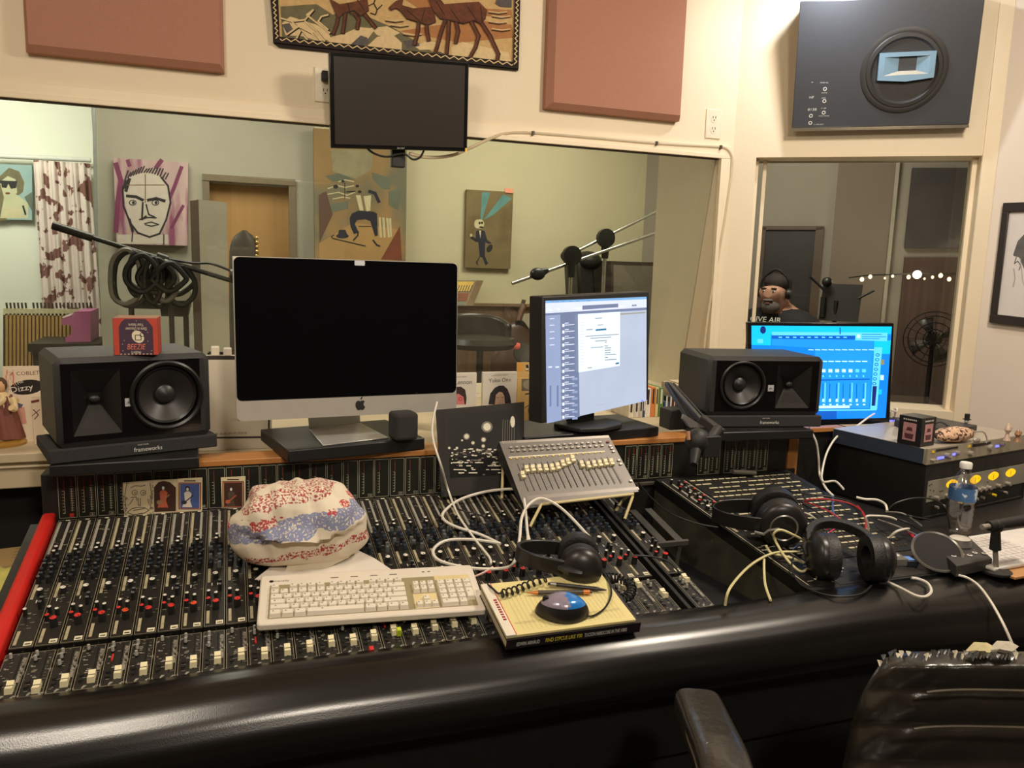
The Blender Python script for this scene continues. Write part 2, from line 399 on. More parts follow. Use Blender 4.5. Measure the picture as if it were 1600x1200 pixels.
def vq(m, x0, x1, y0, y1, off, mt, d=.03, zfloor=None):
    q = [onbb(x0, y1, off), onbb(x1, y1, off), onbb(x1, y0, off), onbb(x0, y0, off)]
    # keep edges plumb: foot directly below the head
    q[0] = Vector((q[3].x, q[3].y, q[0].z)); q[1] = Vector((q[2].x, q[2].y, q[1].z))
    if zfloor is not None: q[0].z = q[1].z = zfloor
    return m.hexa(q, BBN * -d, mt)
m = M(); vq(m, 1196, 1276, 358, 520, .03, mat('dark_door', (46, 42, 40), .5, var=.12, vs=3), zfloor=0); struct('door_2', m)
m = M()
for a, b in ((1190, 1197), (1275, 1288)): vq(m, a, b, 355, 520, .05, mat('dark_casing', (86, 70, 56), .5), .04, 0)
vq(m, 1190, 1288, 353, 359, .05, mat('dark_casing'), .04); struct('trim_8', m)
m = M(); vq(m, 1312, 1402, 240, 520, .04, TAUPE, .04, 0); struct('wall_booth_board', m)
m = M(); vq(m, 1402, 1408, 240, 520, .06, mat('pale_bead', (160, 152, 136), .5), .05, 0); struct('trim_9', m)

# ================================================================== on the walls
FAB = mat('brown_fabric', (176, 126, 106), .95, var=.07, vs=260, bump=.5, bs=900)
def panel(label, bl, br, bbl, bbr, ztop):
    q0, q1 = ony(*bl, YW - .055), ony(*br, YW - .055); z0 = (q0.z + q1.z) / 2
    b0, b1 = ony(*bbl, YW - .03), ony(*bbr, YW - .03); zb = (b0.z + b1.z) / 2
    fx0, fx1, gx0, gx1 = q0.x, q1.x, b0.x, b1.x
    fx0, gx0 = max(fx0, gx0 + .012), gx0; gx1 = max(gx1, fx1 + .012)
    v = [(fx0, YW - .055, z0), (fx1, YW - .055, z0), (fx1, YW - .055, ztop), (fx0, YW - .055, ztop),
         (gx0, YW - .03, zb), (gx1, YW - .03, zb), (gx1, YW - .03, ztop + .012), (gx0, YW - .03, ztop + .012),
         (gx0, YW - .001, zb), (gx1, YW - .001, zb), (gx1, YW - .001, ztop + .012), (gx0, YW - .001, ztop + .012)]
    m = M(); f = [(0, 1, 2, 3), (11, 10, 9, 8)]
    for a in (0, 4):
        for i in range(4): f.append((a + i, a + 4 + i, a + 4 + (i + 1) % 4, a + (i + 1) % 4))
    m.faces(v, f, FAB); solo('acoustic_panel', m, label, 'acoustic panel', 'fabric acoustic panels on the front wall', ang=20)
panel('brown fabric acoustic panel left of the deer tapestry', (43, 71), (344, 98), (41, 83), (350, 111), 2.62)
panel('brown fabric acoustic panel right of the tapestry, above the window', (865, 160), (1063, 180), (852, 168), (1060, 190), 2.62)

# deer tapestry
TN = Vector((0, -1, 0)); TP = Vector((0, YW - .012, 0))
a = Art(TP, TN); a.l = 0
cx = lambda pts: [(410 + x * .25625, y * .25625) for x, y in pts]
BK = mat('tapestry_black', (38, 30, 28), .95, bump=.4); BE = mat('tapestry_beige', (206, 172, 118), .95, var=.14, vs=60, bump=.6, bs=700)
GN = mat('tapestry_green', (112, 106, 78), .95, var=.18, vs=40, bump=.6, bs=700); DE = mat('tapestry_deer_brown', (104, 62, 44), .95, var=.3, vs=45, bump=.6, bs=700)
OR = mat('tapestry_orange', (176, 122, 76), .95, var=.12, vs=40, bump=.6, bs=700); IV = mat('tapestry_ivory', (222, 196, 148), .95, var=.1, vs=70, bump=.6, bs=700)
SL = mat('tapestry_slate', (92, 86, 84), .95, var=.2, vs=60, bump=.6)
q = [a.at(421, -190), a.at(427, 66), a.at(436, 73), a.at(810, 110), a.at(815, -190)]
a.faces(q + [p + Vector((0, .008, 0)) for p in q], [(0, 1, 2, 3, 4), (9, 8, 7, 6, 5)] + [(i, 5 + i, 5 + (i + 1) % 5, (i + 1) % 5) for i in range(5)], BK)
a.poly([(429, -180), (437, 57), (804, 98), (808, -180)], BE)
a.poly(cx([(110, 40), (330, 25), (430, 90), (520, 60), (640, 100), (800, 170), (900, 230), (1060, 330), (700, 300), (420, 255), (120, 225)]), GN)
a.poly(cx([(830, 190), (1090, 150), (1200, 110), (1520, 150), (1530, 230), (1200, 260)]), OR)
a.poly(cx([(860, -10), (1020, -10), (1100, 40), (1520, 60), (1525, 110), (1250, 90), (960, 60)]), OR)
for pts in ([(380, 235), (500, 205), (590, 165), (690, 175), (640, 240), (560, 280), (420, 262)], [(640, 280), (700, 225), (790, 205), (850, 260), (850, 310), (700, 300)], [(660, 170), (760, 160), (840, 200), (780, 230), (700, 215)],
            [(930, 285), (1000, 250), (1080, 260), (1060, 300), (960, 305)], [(1150, 290), (1220, 255), (1330, 280), (1500, 320), (1520, 385), (1340, 370), (1160, 345)], [(120, 140), (170, 100), (260, 130), (330, 150), (400, 190), (420, 240), (340, 250), (240, 220), (140, 215)]): a.poly(cx(pts), IV)
for pts in ([(540, 270), (600, 215), (640, 230), (650, 262), (590, 285)], [(860, 250), (930, 240), (960, 280), (880, 295)], [(1020, 330), (1080, 315), (1150, 345), (1060, 350)], [(120, 150), (165, 140), (190, 185), (150, 205)]): a.poly(cx(pts), SL)
for pts in ([(110, 110), (180, 130), (260, 120), (310, 60), (270, 90), (320, 130), (410, 200)], [(180, 130), (230, 190), (290, 260)], [(230, 190), (200, 250)], [(260, 130), (330, 190), (380, 250)], [(400, 90), (360, 100), (340, 130), (400, 180)], [(150, 210), (220, 160), (300, 200), (340, 250)]):
    a.line(cx([(x + 6, y + 5) for x, y in pts]), 3.2, BK); a.line(cx(pts), 2.6, IV)
for pts in ([(640, 40), (680, 20), (700, 60), (730, 30)], [(680, 20), (690, -10)], [(700, 60), (690, 90), (660, 80)]): a.line(cx(pts), 1.6, BK)
for y, x0 in ((70, 1380), (95, 1400), (130, 1380), (175, 1400), (205, 860), (150, 780), (120, 750)): a.line(cx([(x0, y), (x0 + 60, y + 8), (x0 + 110, y + 2)]), 1.6, IV); a.line(cx([(x0, y + 9), (x0 + 60, y + 18), (x0 + 110, y + 11)]), 1.2, BK)
a.poly(cx([(1430, -10), (1520, -10), (1520, 45), (1450, 40), (1420, 20)]), SL)
DK = mat('tapestry_dark_brown', (58, 36, 30), .95, bump=.4)
def deer(body, legs, extra=()):
    for l in legs: a.line(cx(l), 6.2, DK); a.line(cx([(x - 3, y) for x, y in l]), 3.6, DE)
    a.poly(cx([(x, y + 7) for x, y in body]), DK); a.poly(cx(body), DE)
    for e in extra: a.line(cx(e), 1.6, DK)
deer([(410, -10), (470, 25), (560, 10), (640, -12), (650, 60), (600, 95), (560, 60), (500, 75), (460, 110), (440, 60)],
     [[(470, 80), (455, 150), (435, 205)], [(510, 70), (500, 140), (492, 200)], [(560, 80), (590, 120), (580, 175)], [(620, 80), (660, 130), (690, 168)]], [[(520, 20), (540, 90)], [(580, 0), (620, 60)]])
deer([(770, 45), (815, 5), (860, -10), (850, 30), (920, 50), (1040, 40), (1060, 130), (1010, 150), (950, 130), (880, 110), (840, 60), (815, 45), (785, 60)],
     [[(955, 120), (950, 190), (930, 270)], [(1000, 130), (1005, 190), (1015, 245)]], [[(880, 60), (960, 130)], [(990, 60), (970, 130)]])
deer([(1015, -12), (1080, -12), (1110, 25), (1240, 15), (1320, 10), (1370, 60), (1360, 110), (1330, 140), (1290, 120), (1230, 140), (1150, 120), (1085, 110), (1040, 60)],
     [[(1120, 110), (1090, 200), (1055, 325)], [(1140, 110), (1135, 220), (1125, 325)], [(1180, 120), (1195, 190), (1180, 260)], [(1265, 110), (1320, 220), (1300, 290), (1262, 360)], [(1325, 120), (1390, 220), (1440, 330), (1432, 372)]],
     [[(1060, 10), (1110, 90)], [(1250, 40), (1310, 130)], [(1330, 40), (1340, 130)], [(1150, 60), (1200, 130)]])
n = 54                                                           # zigzag border
zz = [(434 + (806 - 434) * i / n, 60.5 + (100.5 - 60.5) * i / n + (2.2 if i % 2 else -2.2)) for i in range(n + 1)]; a.line([(434, 62), (806, 102)], 10, BK); a.line(zz, 1.5, IV)
a.line([(806, 104), (809, -20)], 9, BK); a.line([(805.5 + .03 * (100 - y) + (2 if i % 2 else -2), y) for i, y in enumerate(range(100, -20, -4))], 1.5, IV)
a.line([(433, 64), (425, -20)], 9, BK); a.line([(433 - .08 * (60 - y) + (2 if i % 2 else -2), y) for i, y in enumerate(range(60, -20, -4))], 1.5, IV)
solo('tapestry', a, 'woven tapestry of brown deer in a snowy landscape above the wall screen', 'tapestry', norm=False)

# wall screen with its arm
def bil(q, a, b): return (q[0] * (1 - a) + q[1] * a) * (1 - b) + (q[3] * (1 - a) + q[2] * a) * b     # q = bl, br, tr, tl
def rectq(q, a0, b0, a1, b1, off=0):
    n = (q[1] - q[0]).cross(q[3] - q[0]).normalized() * off
    return [bil(q, a0, b0) + n, bil(q, a1, b0) + n, bil(q, a1, b1) + n, bil(q, a0, b1) + n]
GB = mat('gloss_black_plastic', (20, 19, 19), .22, var=.1); MB = mat('matt_black_plastic', (30, 29, 28), .55, var=.1, vs=60); SCR = mat('off_screen', (52, 46, 43), .35, var=.03, vs=3)
SILV = mat('silver_print', (190, 190, 188), .4, .3)
q = [ony(517, 231.5, 2.68), ony(730, 237, 2.68), ony(733, 97, 2.63), ony(514, 80, 2.63)]
nt_ = -(q[1] - q[0]).cross(q[3] - q[0]).normalized()
t = thing('wall_monitor', 'black flat wall screen, switched off, hanging under the tapestry', 'screen', (q[0] + q[1]) / 2)
m = M(); m.hexa(q, nt_ * .035, GB); part('bezel', m, t, bev=.003)
m = M(); m.hexa(rectq(q, .03, .045, .97, .955, .001), nt_ * .002, SCR); part('display', m, t)
m = M(); c = rectq(q, .44, .012, .56, .04, .0012); ex = (c[1] - c[0]).normalized(); ey = (c[3] - c[0]).normalized()
m.text('acer', frame((c[0] + c[1]) / 2, ex, ey, -nt_), .008, SILV, width=.026); part('lettering', m, t, label='silver maker lettering', norm=False)
m = M(); c = bil(q, .5, .0) + nt_ * .05; m.box(c + Vector((0, 0, -.01)), (.045, .03, .10), MB); m.box((c + Vector((0, .06, .15))), (.08, .14, .08), MB); m.cyl(c + Vector((0, 0, .02)), c + Vector((0, .02, .15)), .02, MB)
part('wall_arm', m, t, bev=.003)
m = M(); g = mat('green_led', (240, 200, 40), .4); m.box(bil(q, .99, .02) + nt_ * -.001, (.006, .003, .012), g); part('power_light', m, t, label='small yellow label at corner')

# outlets
OW = mat('outlet_ivory', (226, 216, 192), .4)
def outlet(label, x, y, plug):
    c = ony(x, y, YW); t = thing('wall_outlet', label, 'outlet', c, 'duplex wall outlets')
    m = M(); m.box(c + Vector((0, -.003, 0)), (.07, .006, .112), OW); part('cover_plate', m, t, bev=.003)
    dk = mat('slot_black', (30, 26, 24), .6)
    for s in (1, -1):
        m = M(); k = c + Vector((0, -.007, .021 * s)); m.cyl(k + Vector((0, .004, 0)), k, .017, OW, n=16)
        for d in (-.006, .006): m.box(k + Vector((d, -.0005, .004)), (.0022, .001, .009), dk)
        m.cyl(k + Vector((0, .0005, -.007)), k + Vector((0, -.0006, -.007)), .0026, dk, n=8); part('receptacle', m, t)
    if plug:
        m = M(); k = c + Vector((0, -.022, .024)); m.box(k, (.028, .03, .03), MB); solo('power_plug', m, 'black plug in the wall outlet left of the hanging screen', 'plug', bev=.004)
outlet('ivory duplex outlet on the wall near the right end of the window head', 1114, 194, False)
outlet('ivory duplex outlet half hidden behind the hanging screen', 508, 133, True)

# conduit along the casing
CB = mat('putty_cable', (196, 180, 150), .5)
pts = [(640, 240), (668, 246), (705, 243), (735, 231), (765, 217), (790, 209), (830, 208), (930, 216), (1030, 224.5), (1110, 229), (1132, 231), (1142, 242), (1143, 262), (1134, 330), (1122, 400), (1108, 480), (1100, 545), (1097, 600)]
p3 = []
for i, (x, y) in enumerate(pts): p3.append(ony(x, y, 2.70 + min(i, 5) * .0172))
t = thing('wall_cable', 'putty coloured cable stapled along the head and right side of the large window', 'cable', p3[-1])
m = M(); m.tube(spline(p3, 6), .0055, CB); part('cord', m, t)
for x, y in ((833, 208), (1026, 224), (1126, 230)):
    m = M(); m.box(ony(x, y, YW - .02), (.008, .012, .014), mat('staple_dark', (70, 58, 48), .5)); part('staple', m, t)
BC = mat('black_cable', (24, 23, 22), .5)
m = M(); m.tube(spline([ony(574, 232, 2.71), ony(585, 240, 2.71), ony(605, 245, 2.71), ony(630, 240, 2.70), ony(645, 249, 2.70), ony(656, 246, 2.70), ony(662, 236, 2.71)], 6), .0035, BC); solo('monitor_cable', m, 'black cable looping under the hanging wall screen', 'cable')

# large studio speaker on the angled wall
qo = [ona(1237, 200, .06), ona(1514, 194, .06), ona(1540, -8, .17), ona(1250, 2, .17)]
sn = -(qo[1] - qo[0]).cross(qo[3] - qo[0]).normalized(); sx = (qo[1] - qo[0]).normalized(); sy = (qo[3] - qo[0]); sy = (sy - sx * sy.dot(sx)).normalized(); sf = -sn
def sp(x, y, off=0): return onp(x, y, qo[0] + sf * off, sf)
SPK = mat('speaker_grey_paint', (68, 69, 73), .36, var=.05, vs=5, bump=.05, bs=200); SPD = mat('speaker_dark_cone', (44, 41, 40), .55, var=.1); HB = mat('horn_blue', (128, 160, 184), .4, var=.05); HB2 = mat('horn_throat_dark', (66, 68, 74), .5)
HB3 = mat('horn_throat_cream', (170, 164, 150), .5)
t = thing('main_speaker', 'large dark grey studio speaker with blue horn on the angled wall', 'speaker', ona(1380, 203))
m = M(); back = [ona(1237, 200, .003), ona(1514, 194, .003), ona(1520, -8, .003), ona(1262, 2, .003)]
m.faces(qo + back, [(0, 1, 2, 3), (7, 6, 5, 4), (0, 4, 5, 1), (1, 5, 6, 2), (2, 6, 7, 3), (3, 7, 4, 0)], SPK); part('cabinet', m, t, bev=.003)
m = M(); m.hexa([sp(1237, 205.5), sp(1514, 199.5), sp(1514, 195, .004), sp(1237, 200.5, .004)], sn * .012, mat('aluminium_strip', (205, 196, 180), .3, .7)); part('edge_strip', m, t, label='bright metal lower edge')
c0 = sp(1412, 110); R = (sp(1473, 110) - c0).length
m = M(); m.lathe([(R * 1.13, 0), (R * 1.13, .004), (R * 1.06, .007), (R * 1.0, .006), (R * .97, .010), (R * .88, .011), (R * .82, .004), (R * .5, .003), (R * .3, .002)], SPD, 48, c0 + sf * .0005, sf); part('woofer', m, t)
m = M()
o = [sp(1371, 126, .02), sp(1459, 121, .02), sp(1464, 79, .02), sp(1375, 83, .02)]; bot = sp(1415, 127.5, .02)
i_ = rectq(o, .10, .16, .90, .84); k = rectq(o, .36, .30, .68, .84, 0); k = [p + sf * -.0 + sn * .012 for p in k]; i2 = [p + sn * .004 for p in i_]
for a_, b_, mm in ((o, i_, HB), ):
    for j in range(4): m.face([a_[j], a_[(j + 1) % 4], b_[(j + 1) % 4], b_[j]], mm)
m.face([o[0], bot, o[1]], HB)
for j in range(4): m.face([o[j], o[(j + 1) % 4], o[(j + 1) % 4] + sn * .02, o[j] + sn * .02], HB)
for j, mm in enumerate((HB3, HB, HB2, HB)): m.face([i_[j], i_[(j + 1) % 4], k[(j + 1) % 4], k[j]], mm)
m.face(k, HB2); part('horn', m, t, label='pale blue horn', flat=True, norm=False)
m = M(); WPm = mat('white_print', (206, 204, 200), .5)
def stext(body, x, y, wpx, hpx):
    p = sp(x, y, .0008); w = (sp(x + wpx, y, .0008) - p).length; h = (sp(x, y - hpx, .0008) - p).length; m.text(body, frame(p, sx, sy, sf), h, WPm, width=w)
for bd, x, y, w, h in (('813B', 1269, 173, 14, 4), ('TIME ALIGN', 1291, 130, 20, 2), ('MONITOR', 1288, 146, 9, 1.8), ('LEVEL', 1287, 154, 7, 1.8), ('0 dB', 1287, 170, 8, 1.8), ('STUDIO SPEAKER', 1287, 182, 17, 1.8), ('+', 1269, 130, 3, 3), ('HF', 1268, 154, 7, 4), ('UREI', 1279, 195, 15, 1.4)): stext(bd, x, y, w, h)
for x, y in ((1289, 139), (1288, 158), (1287, 176), (1267, 181), (1266, 192)): m.lathe([(.004, 0), (.007, 0), (.007, .001), (.004, .001)], WPm, 12, sp(x, y, .0008), sf, cap=False)
part('front_print', m, t, label='small white printed legends', norm=False)

# framed drawing on the right wall
q = [onb(1548, 504, .02), onb(1690, 521, .02), onb(1704, 312, .02), onb(1567, 317, .02)]; q[0] = Vector((q[3].x, q[3].y, q[0].z)); q[1] = Vector((q[2].x, q[2].y, q[1].z))
t = thing('framed_drawing', 'black framed drawing of a dark haired head on the right wall', 'picture', (q[0] + q[1]) / 2)
m = M(); fw = .085
for a0, b0, a1, b1 in ((0, 0, 1, .075), (0, .925, 1, 1), (0, .075, fw, .925), (1 - fw, .075, 1, .925)): m.hexa(rectq(q, a0, b0, a1, b1), -(BN) * .018, mat('black_wood_frame', (44, 38, 38), .4, var=.1))
part('frame', m, t, bev=.002)
m = M(); m.hexa(rectq(q, fw, .075, 1 - fw, .925, -.010), -BN * .004, mat('drawing_paper', (214, 208, 204), .7, var=.02)); 
A2 = Art(q[0] - BN * .010, BN); A2.l = 1; GRH = mat('graphite', (92, 90, 88), .8, var=.2, vs=40); GR2 = mat('graphite_light', (168, 164, 160), .8)
A2.poly([(1583, 398), (1590, 377), (1604, 362), (1630, 355), (1660, 372), (1665, 420), (1620, 440), (1600, 420), (1592, 402), (1584, 400)], GRH)
A2.line([(1588, 402), (1585, 412), (1590, 408), (1595, 415), (1592, 422)], 1.5, GRH); A2.line([(1584, 420), (1586, 435), (1583, 448)], 2, GR2); A2.line([(1594, 404), (1598, 440), (1610, 470)], 1.5, GR2)
part('drawing', m, t); part('portrait_ink', A2, t, norm=False, label='grey graphite head')

# ================================================================== the mixing console
CF = frame(C0, (1, 0, 0), CV, CN)                                 # console top: u along, v away, h up
DKP = mat('console_black', (26, 25, 23), .45, var=.25, vs=40)
STRIP = mat('channel_panel', (33, 31, 28), .42, var=.3, vs=60, mix=(86, 80, 70), mixlo=.63, mixhi=.70, mixs=160)
WORN = mat('fader_panel', (34, 33, 31), .42, var=.35, vs=60, mix=(150, 146, 138), mixlo=.60, mixhi=.66, mixs=90)
EDGE = mat('strip_edge_line', (146, 137, 112), .4); LEG = mat('legend_print', (150, 144, 128), .6)
TAPE = mat('label_tape', (168, 158, 128), .75, var=.15, vs=90); TAPE2 = mat('label_tape_grey', (150, 146, 134), .75, var=.15, vs=90); LABW = mat('white_label', (226, 218, 190), .6)
KB = mat('knob_black', (30, 29, 28), .4); KBL = mat('knob_slate_blue', (44, 52, 64), .45, var=.2); KW = mat('knob_white_cap', (226, 222, 210), .4); KR = mat('knob_red_cap', (206, 52, 48), .4); KO = mat('knob_orange_cap', (214, 78, 40), .4)
FCAP = mat('fader_cap_cream', (236, 226, 186), .45, var=.05); TOG = mat('grey_switch_cap', (170, 168, 160), .4); BLK = mat('slot_black2', (8, 8, 8), .7)
console = thing('mixing_console', 'long black analogue mixing console with red end cheek and padded front', 'mixing console', (C0.x + .6, 1.29, 0))
WP = .037
def strip_mesh(k, w=WP, worn=True):
    r = random.Random(k); m = M(); e = .0007; h = .0008
    m.faces([(e, -.012, -.012), (w - e, -.012, -.012), (w - e, .100, -.012), (e, .100, -.012), (e, -.012, 0), (w - e, -.012, 0), (w - e, .100, 0), (e, .100, 0)], [(0, 1, 5, 4), (1, 2, 6, 5), (2, 3, 7, 6), (3, 0, 4, 7), (4, 5, 6, 7)], WORN)
    m.faces([(e, .112, -.012), (w - e, .112, -.012), (w - e, .545, -.012), (e, .545, -.012), (e, .112, 0), (w - e, .112, 0), (w - e, .545, 0), (e, .545, 0)], [(0, 1, 5, 4), (1, 2, 6, 5), (2, 3, 7, 6), (3, 0, 4, 7), (4, 5, 6, 7)], STRIP)
    def rc(u0, v0, u1, v1, mt, z=h): m.face([(u0, v0, z), (u1, v0, z), (u1, v1, z), (u0, v1, z)], mt)
    for v0, v1 in ((-.010, .098), (.114, .543)):
        rc(.0015, v0, .0022, v1, EDGE); rc(w - .0024, v0, w - .0016, v1, EDGE); rc(.0015, v0, w - .0016, v0 + .0008, EDGE); rc(.0015, v1 - .0008, w - .0016, v1, EDGE)
    # tape strips
    tp = TAPE if r.random() < .6 else TAPE2
    rc(.0035, .385, .0085, .535, tp); rc(.021, .420, .026, .535, tp if r.random() < .5 else TAPE2)
    rc(.0045, .252, .0095, .300, TAPE); rc(.0050, .122, .0100, .160, TAPE); rc(.021, .117, .033, .128, LABW, .0012); rc(.023, .120, .031, .1225, KB, .0016)
    rc(.015, .5385, .023, .5425, LABW)
    # fader slot and its scale
    rc(.0240, .004, .0262, .092, BLK); 
    for i in range(12): rc(.0275, .006 + i * .0073, .0275 + (.004 if i % 3 else .006), .0066 + i * .0073, LEG)
    if worn and r.random() < .6: rc(.0285, .02 + r.random() * .02, .034, .085, mat('worn_metal', (150, 146, 136), .4, .3, var=.4, vs=120, mix=(50, 48, 44), mixlo=.5, mixhi=.6, mixs=200), .0011)
    for v in (.008, .020): rc(.006, v, .013, v + .008, BLK); rc(.0068, v + .001, .0122, v + .007, KB, .003)
    for i in range(46):                                           # tiny printed legends
        v = .165 + r.random() * .36 if i < 34 else r.random() * .09; u = .004 + r.random() * .026
        if 34 <= i and .02 < u < .03: continue
        rc(u, v, u + .002 + r.random() * .005, v + .0009 + r.random() * .0008, LEG)
    for i in range(3): rc(.012 + .005 * i, .235, .0135 + .005 * i, .244, KW, .004) if r.random() < .4 else None
    if r.random() < .5: m.cyl((.012, .04 + r.random() * .03, 0), (.012, .05, .0015), .0016, KR, n=8)
    return mesh_of(m, 'channel_strip', ang=30)
SM = [strip_mesh(i) for i in range(6)]
def knob_mesh(name, r, h, cap, body=KB, n=12):
    m = M(); m.lathe([(r * 1.05, 0), (r * 1.0, h * .25), (r * .92, h * .9), (r * .9, h)], body, n, cap=False); m.lathe([(r * .9, h), (r * .86, h * 1.04), (r * .5, h * 1.06), (0.0001, h * 1.06)], cap, n, cap=False)
    m.box((0, r * .55, h * 1.07), (r * .16, r * .7, .0004), KB if cap is not KB else KW)
    return mesh_of(m, name, norm=True)
KM = dict(white=knob_mesh('white_knob', .0036, .014, KW), big=knob_mesh('level_knob', .0055, .012, KW), red=knob_mesh('red_knob', .0062, .017, KR), orange=knob_mesh('red_knob', .0062, .017, KO), redsmall=knob_mesh('small_red_knob', .0042, .012, KR), blue=knob_mesh('equaliser_knob', .0043, .013, KBL, KB, 10), blue2=knob_mesh('equaliser_knob', .0036, .015, mat('knob_grey_cap', (96, 98, 100), .45), KB, 10))
def fader_mesh():
    m = M(); m.faces([(-.0055, -.011, 0), (.0055, -.011, 0), (.0055, .011, 0), (-.0055, .011, 0), (-.005, -.0095, .010), (.005, -.0095, .010), (.005, -.001, .0075), (-.005, -.001, .0075), (.005, .001, .0075), (-.005, .001, .0075), (.005, .0095, .010), (-.005, .0095, .010)],
        [(0, 3, 2, 1), (0, 1, 5, 4), (4, 5, 6, 7), (7, 6, 8, 9), (9, 8, 10, 11), (11, 10, 2, 3), (1, 2, 10, 8, 6, 5), (3, 0, 4, 7, 9, 11)], FCAP)
    m.box((0, 0, .0078), (.0105, .0012, .0004), KB); return mesh_of(m, 'fader_cap', ang=25)
def tog_mesh():
    m = M(); m.cyl((0, 0, 0), (0, 0, .003), .0032, KB, n=8); m.cyl((0, 0, .003), (0, .001, .011), .0027, TOG, r1=.0024, n=8); return mesh_of(m, 'mute_switch', ang=30)
FM, TM = fader_mesh(), tog_mesh()
CI = W[console].inverted()
eq_left = M(); n_eq = 0; nk = {}
def sub(name, me, parent, u, v, h=0, rot=0):
    o = link(name, me); o.parent = parent; L = Matrix.Translation((u, v, h)) @ Matrix.Rotation(rot, 4, 'Z'); o.matrix_local = L; W[o] = W[parent] @ L; return o
fpos = {0: .012, 1: .006, 2: .012, 3: .014, 4: .016, 5: .016, 6: .022, 7: .018, 8: .020, 9: .022, 10: .016, 11: .018, 12: .020, 13: .026, 14: .022, 15: .027, 16: .034, 17: .030, 18: .034, 19: .036, 20: .038, 21: .04, 29: .086, 30: .088, 32: .086}
def add_strip(i, u0):
    global n_eq
    r = random.Random(100 + i); o = link('channel_strip', SM[i % 6]); o.parent = console
    L = CI @ CF @ Matrix.Translation((u0, 0, 0)); o.matrix_local = L; W[o] = W[console] @ L
    sub('fader_cap', FM, o, .0251, fpos.get(i, .035 + .03 * r.random()))
    for v in ((.086,), (.086, .074), (.084, .072, .055))[i % 3]: sub('mute_switch', TM, o, .011, v)
    sub('white_knob', KM['white'], o, .0195, .412, rot=r.random() * 6); sub('white_knob', KM['white'], o, .0185, .396, rot=r.random() * 6)
    sub('level_knob', KM['big'], o, .0185, .266, rot=r.random() * 6)
    sub('white_knob', KM['white'], o, .0075, .205, rot=r.random() * 6); 
    if i != 0:
        sub('white_knob', KM['white'], o, .0205, .197, rot=r.random() * 6)
        sub('red_knob', KM['orange' if i in (4, 7) else 'red'], o, .0205, .166, rot=r.random() * 6); sub('small_red_knob', KM['redsmall'], o, .0075, .184, rot=r.random() * 6)
    for a in range(6):
        for b in range(2):
            u, v = .0095 + .0165 * b + (.001 if a % 2 else -.001), .305 + a * .0152
            near = i <= 7
            if near: sub('equaliser_knob', KM['blue'] if (a + b) % 3 else KM['blue2'], o, u, v, rot=r.random() * 6); n_eq += 1
            else:
                P = CF @ Matrix.Translation((u0 + u, v, 0)); eq_left.T = P
                eq_left.lathe([(.0045, 0), (.0041, .011), (.0038, .0125), (.0002, .0128)], (KBL if (a + b) % 3 else KB) if r.random() < .8 else mat('knob_grey_cap'), 8, cap=False)
    if i % 2 == 0:
        for v in (.222, .236): sub('trim_knob', KM['blue2'], o, .027, v)
for i in range(32): add_strip(i, i * WP)
add_strip(32, .864 + .358)
eq_left.T = Matrix(); part('equaliser_knobs', eq_left, console, label='remaining small slate blue equaliser knobs')['kind'] = 'stuff'
# frame of the console: bed, cheek, rails, kick panel
m = M(CF); m.box((.62, .267, -.045), (1.26, .56, .03), BLK); m.T = Matrix(); m.box((.60, 1.62, .34), (1.92, .48, .68), DKP); m.box((.63, 1.32, .60), (2.02, .22, .16), DKP); m.box((.585, 1.845, .80), (1.89, .03, .17), DKP); part('console_body', m, console)
m = M(CF); m.box((32.4 * WP + .002, .26, -.012), (.008, .56, .03), DKP); m.box((.860, .26, -.012), (.006, .56, .028), DKP) if 0 else None
m.box((.864 + .358 - .004, .26, -.010), (.006, .56, .026), DKP); m.box((.864 + .358 + .041, .26, -.02), (.006, .56, .03), DKP); part('module_rail', m, console)
RED = mat('red_cheek_paint', (196, 26, 18), .5, var=.10, vs=14, bump=.1)
m = M(CF); m.prism([(-.03, .0), (-.004, .0), (-.004, .555), (-.03, .555)], -.06, .016, RED); part('red_cheek', m, console, bev=.007, seg=3, label='red painted end cheek')
m = M(CF); m.box((-.04, .26, -.1), (.018, .55, .2), DKP); part('side_panel', m, console)
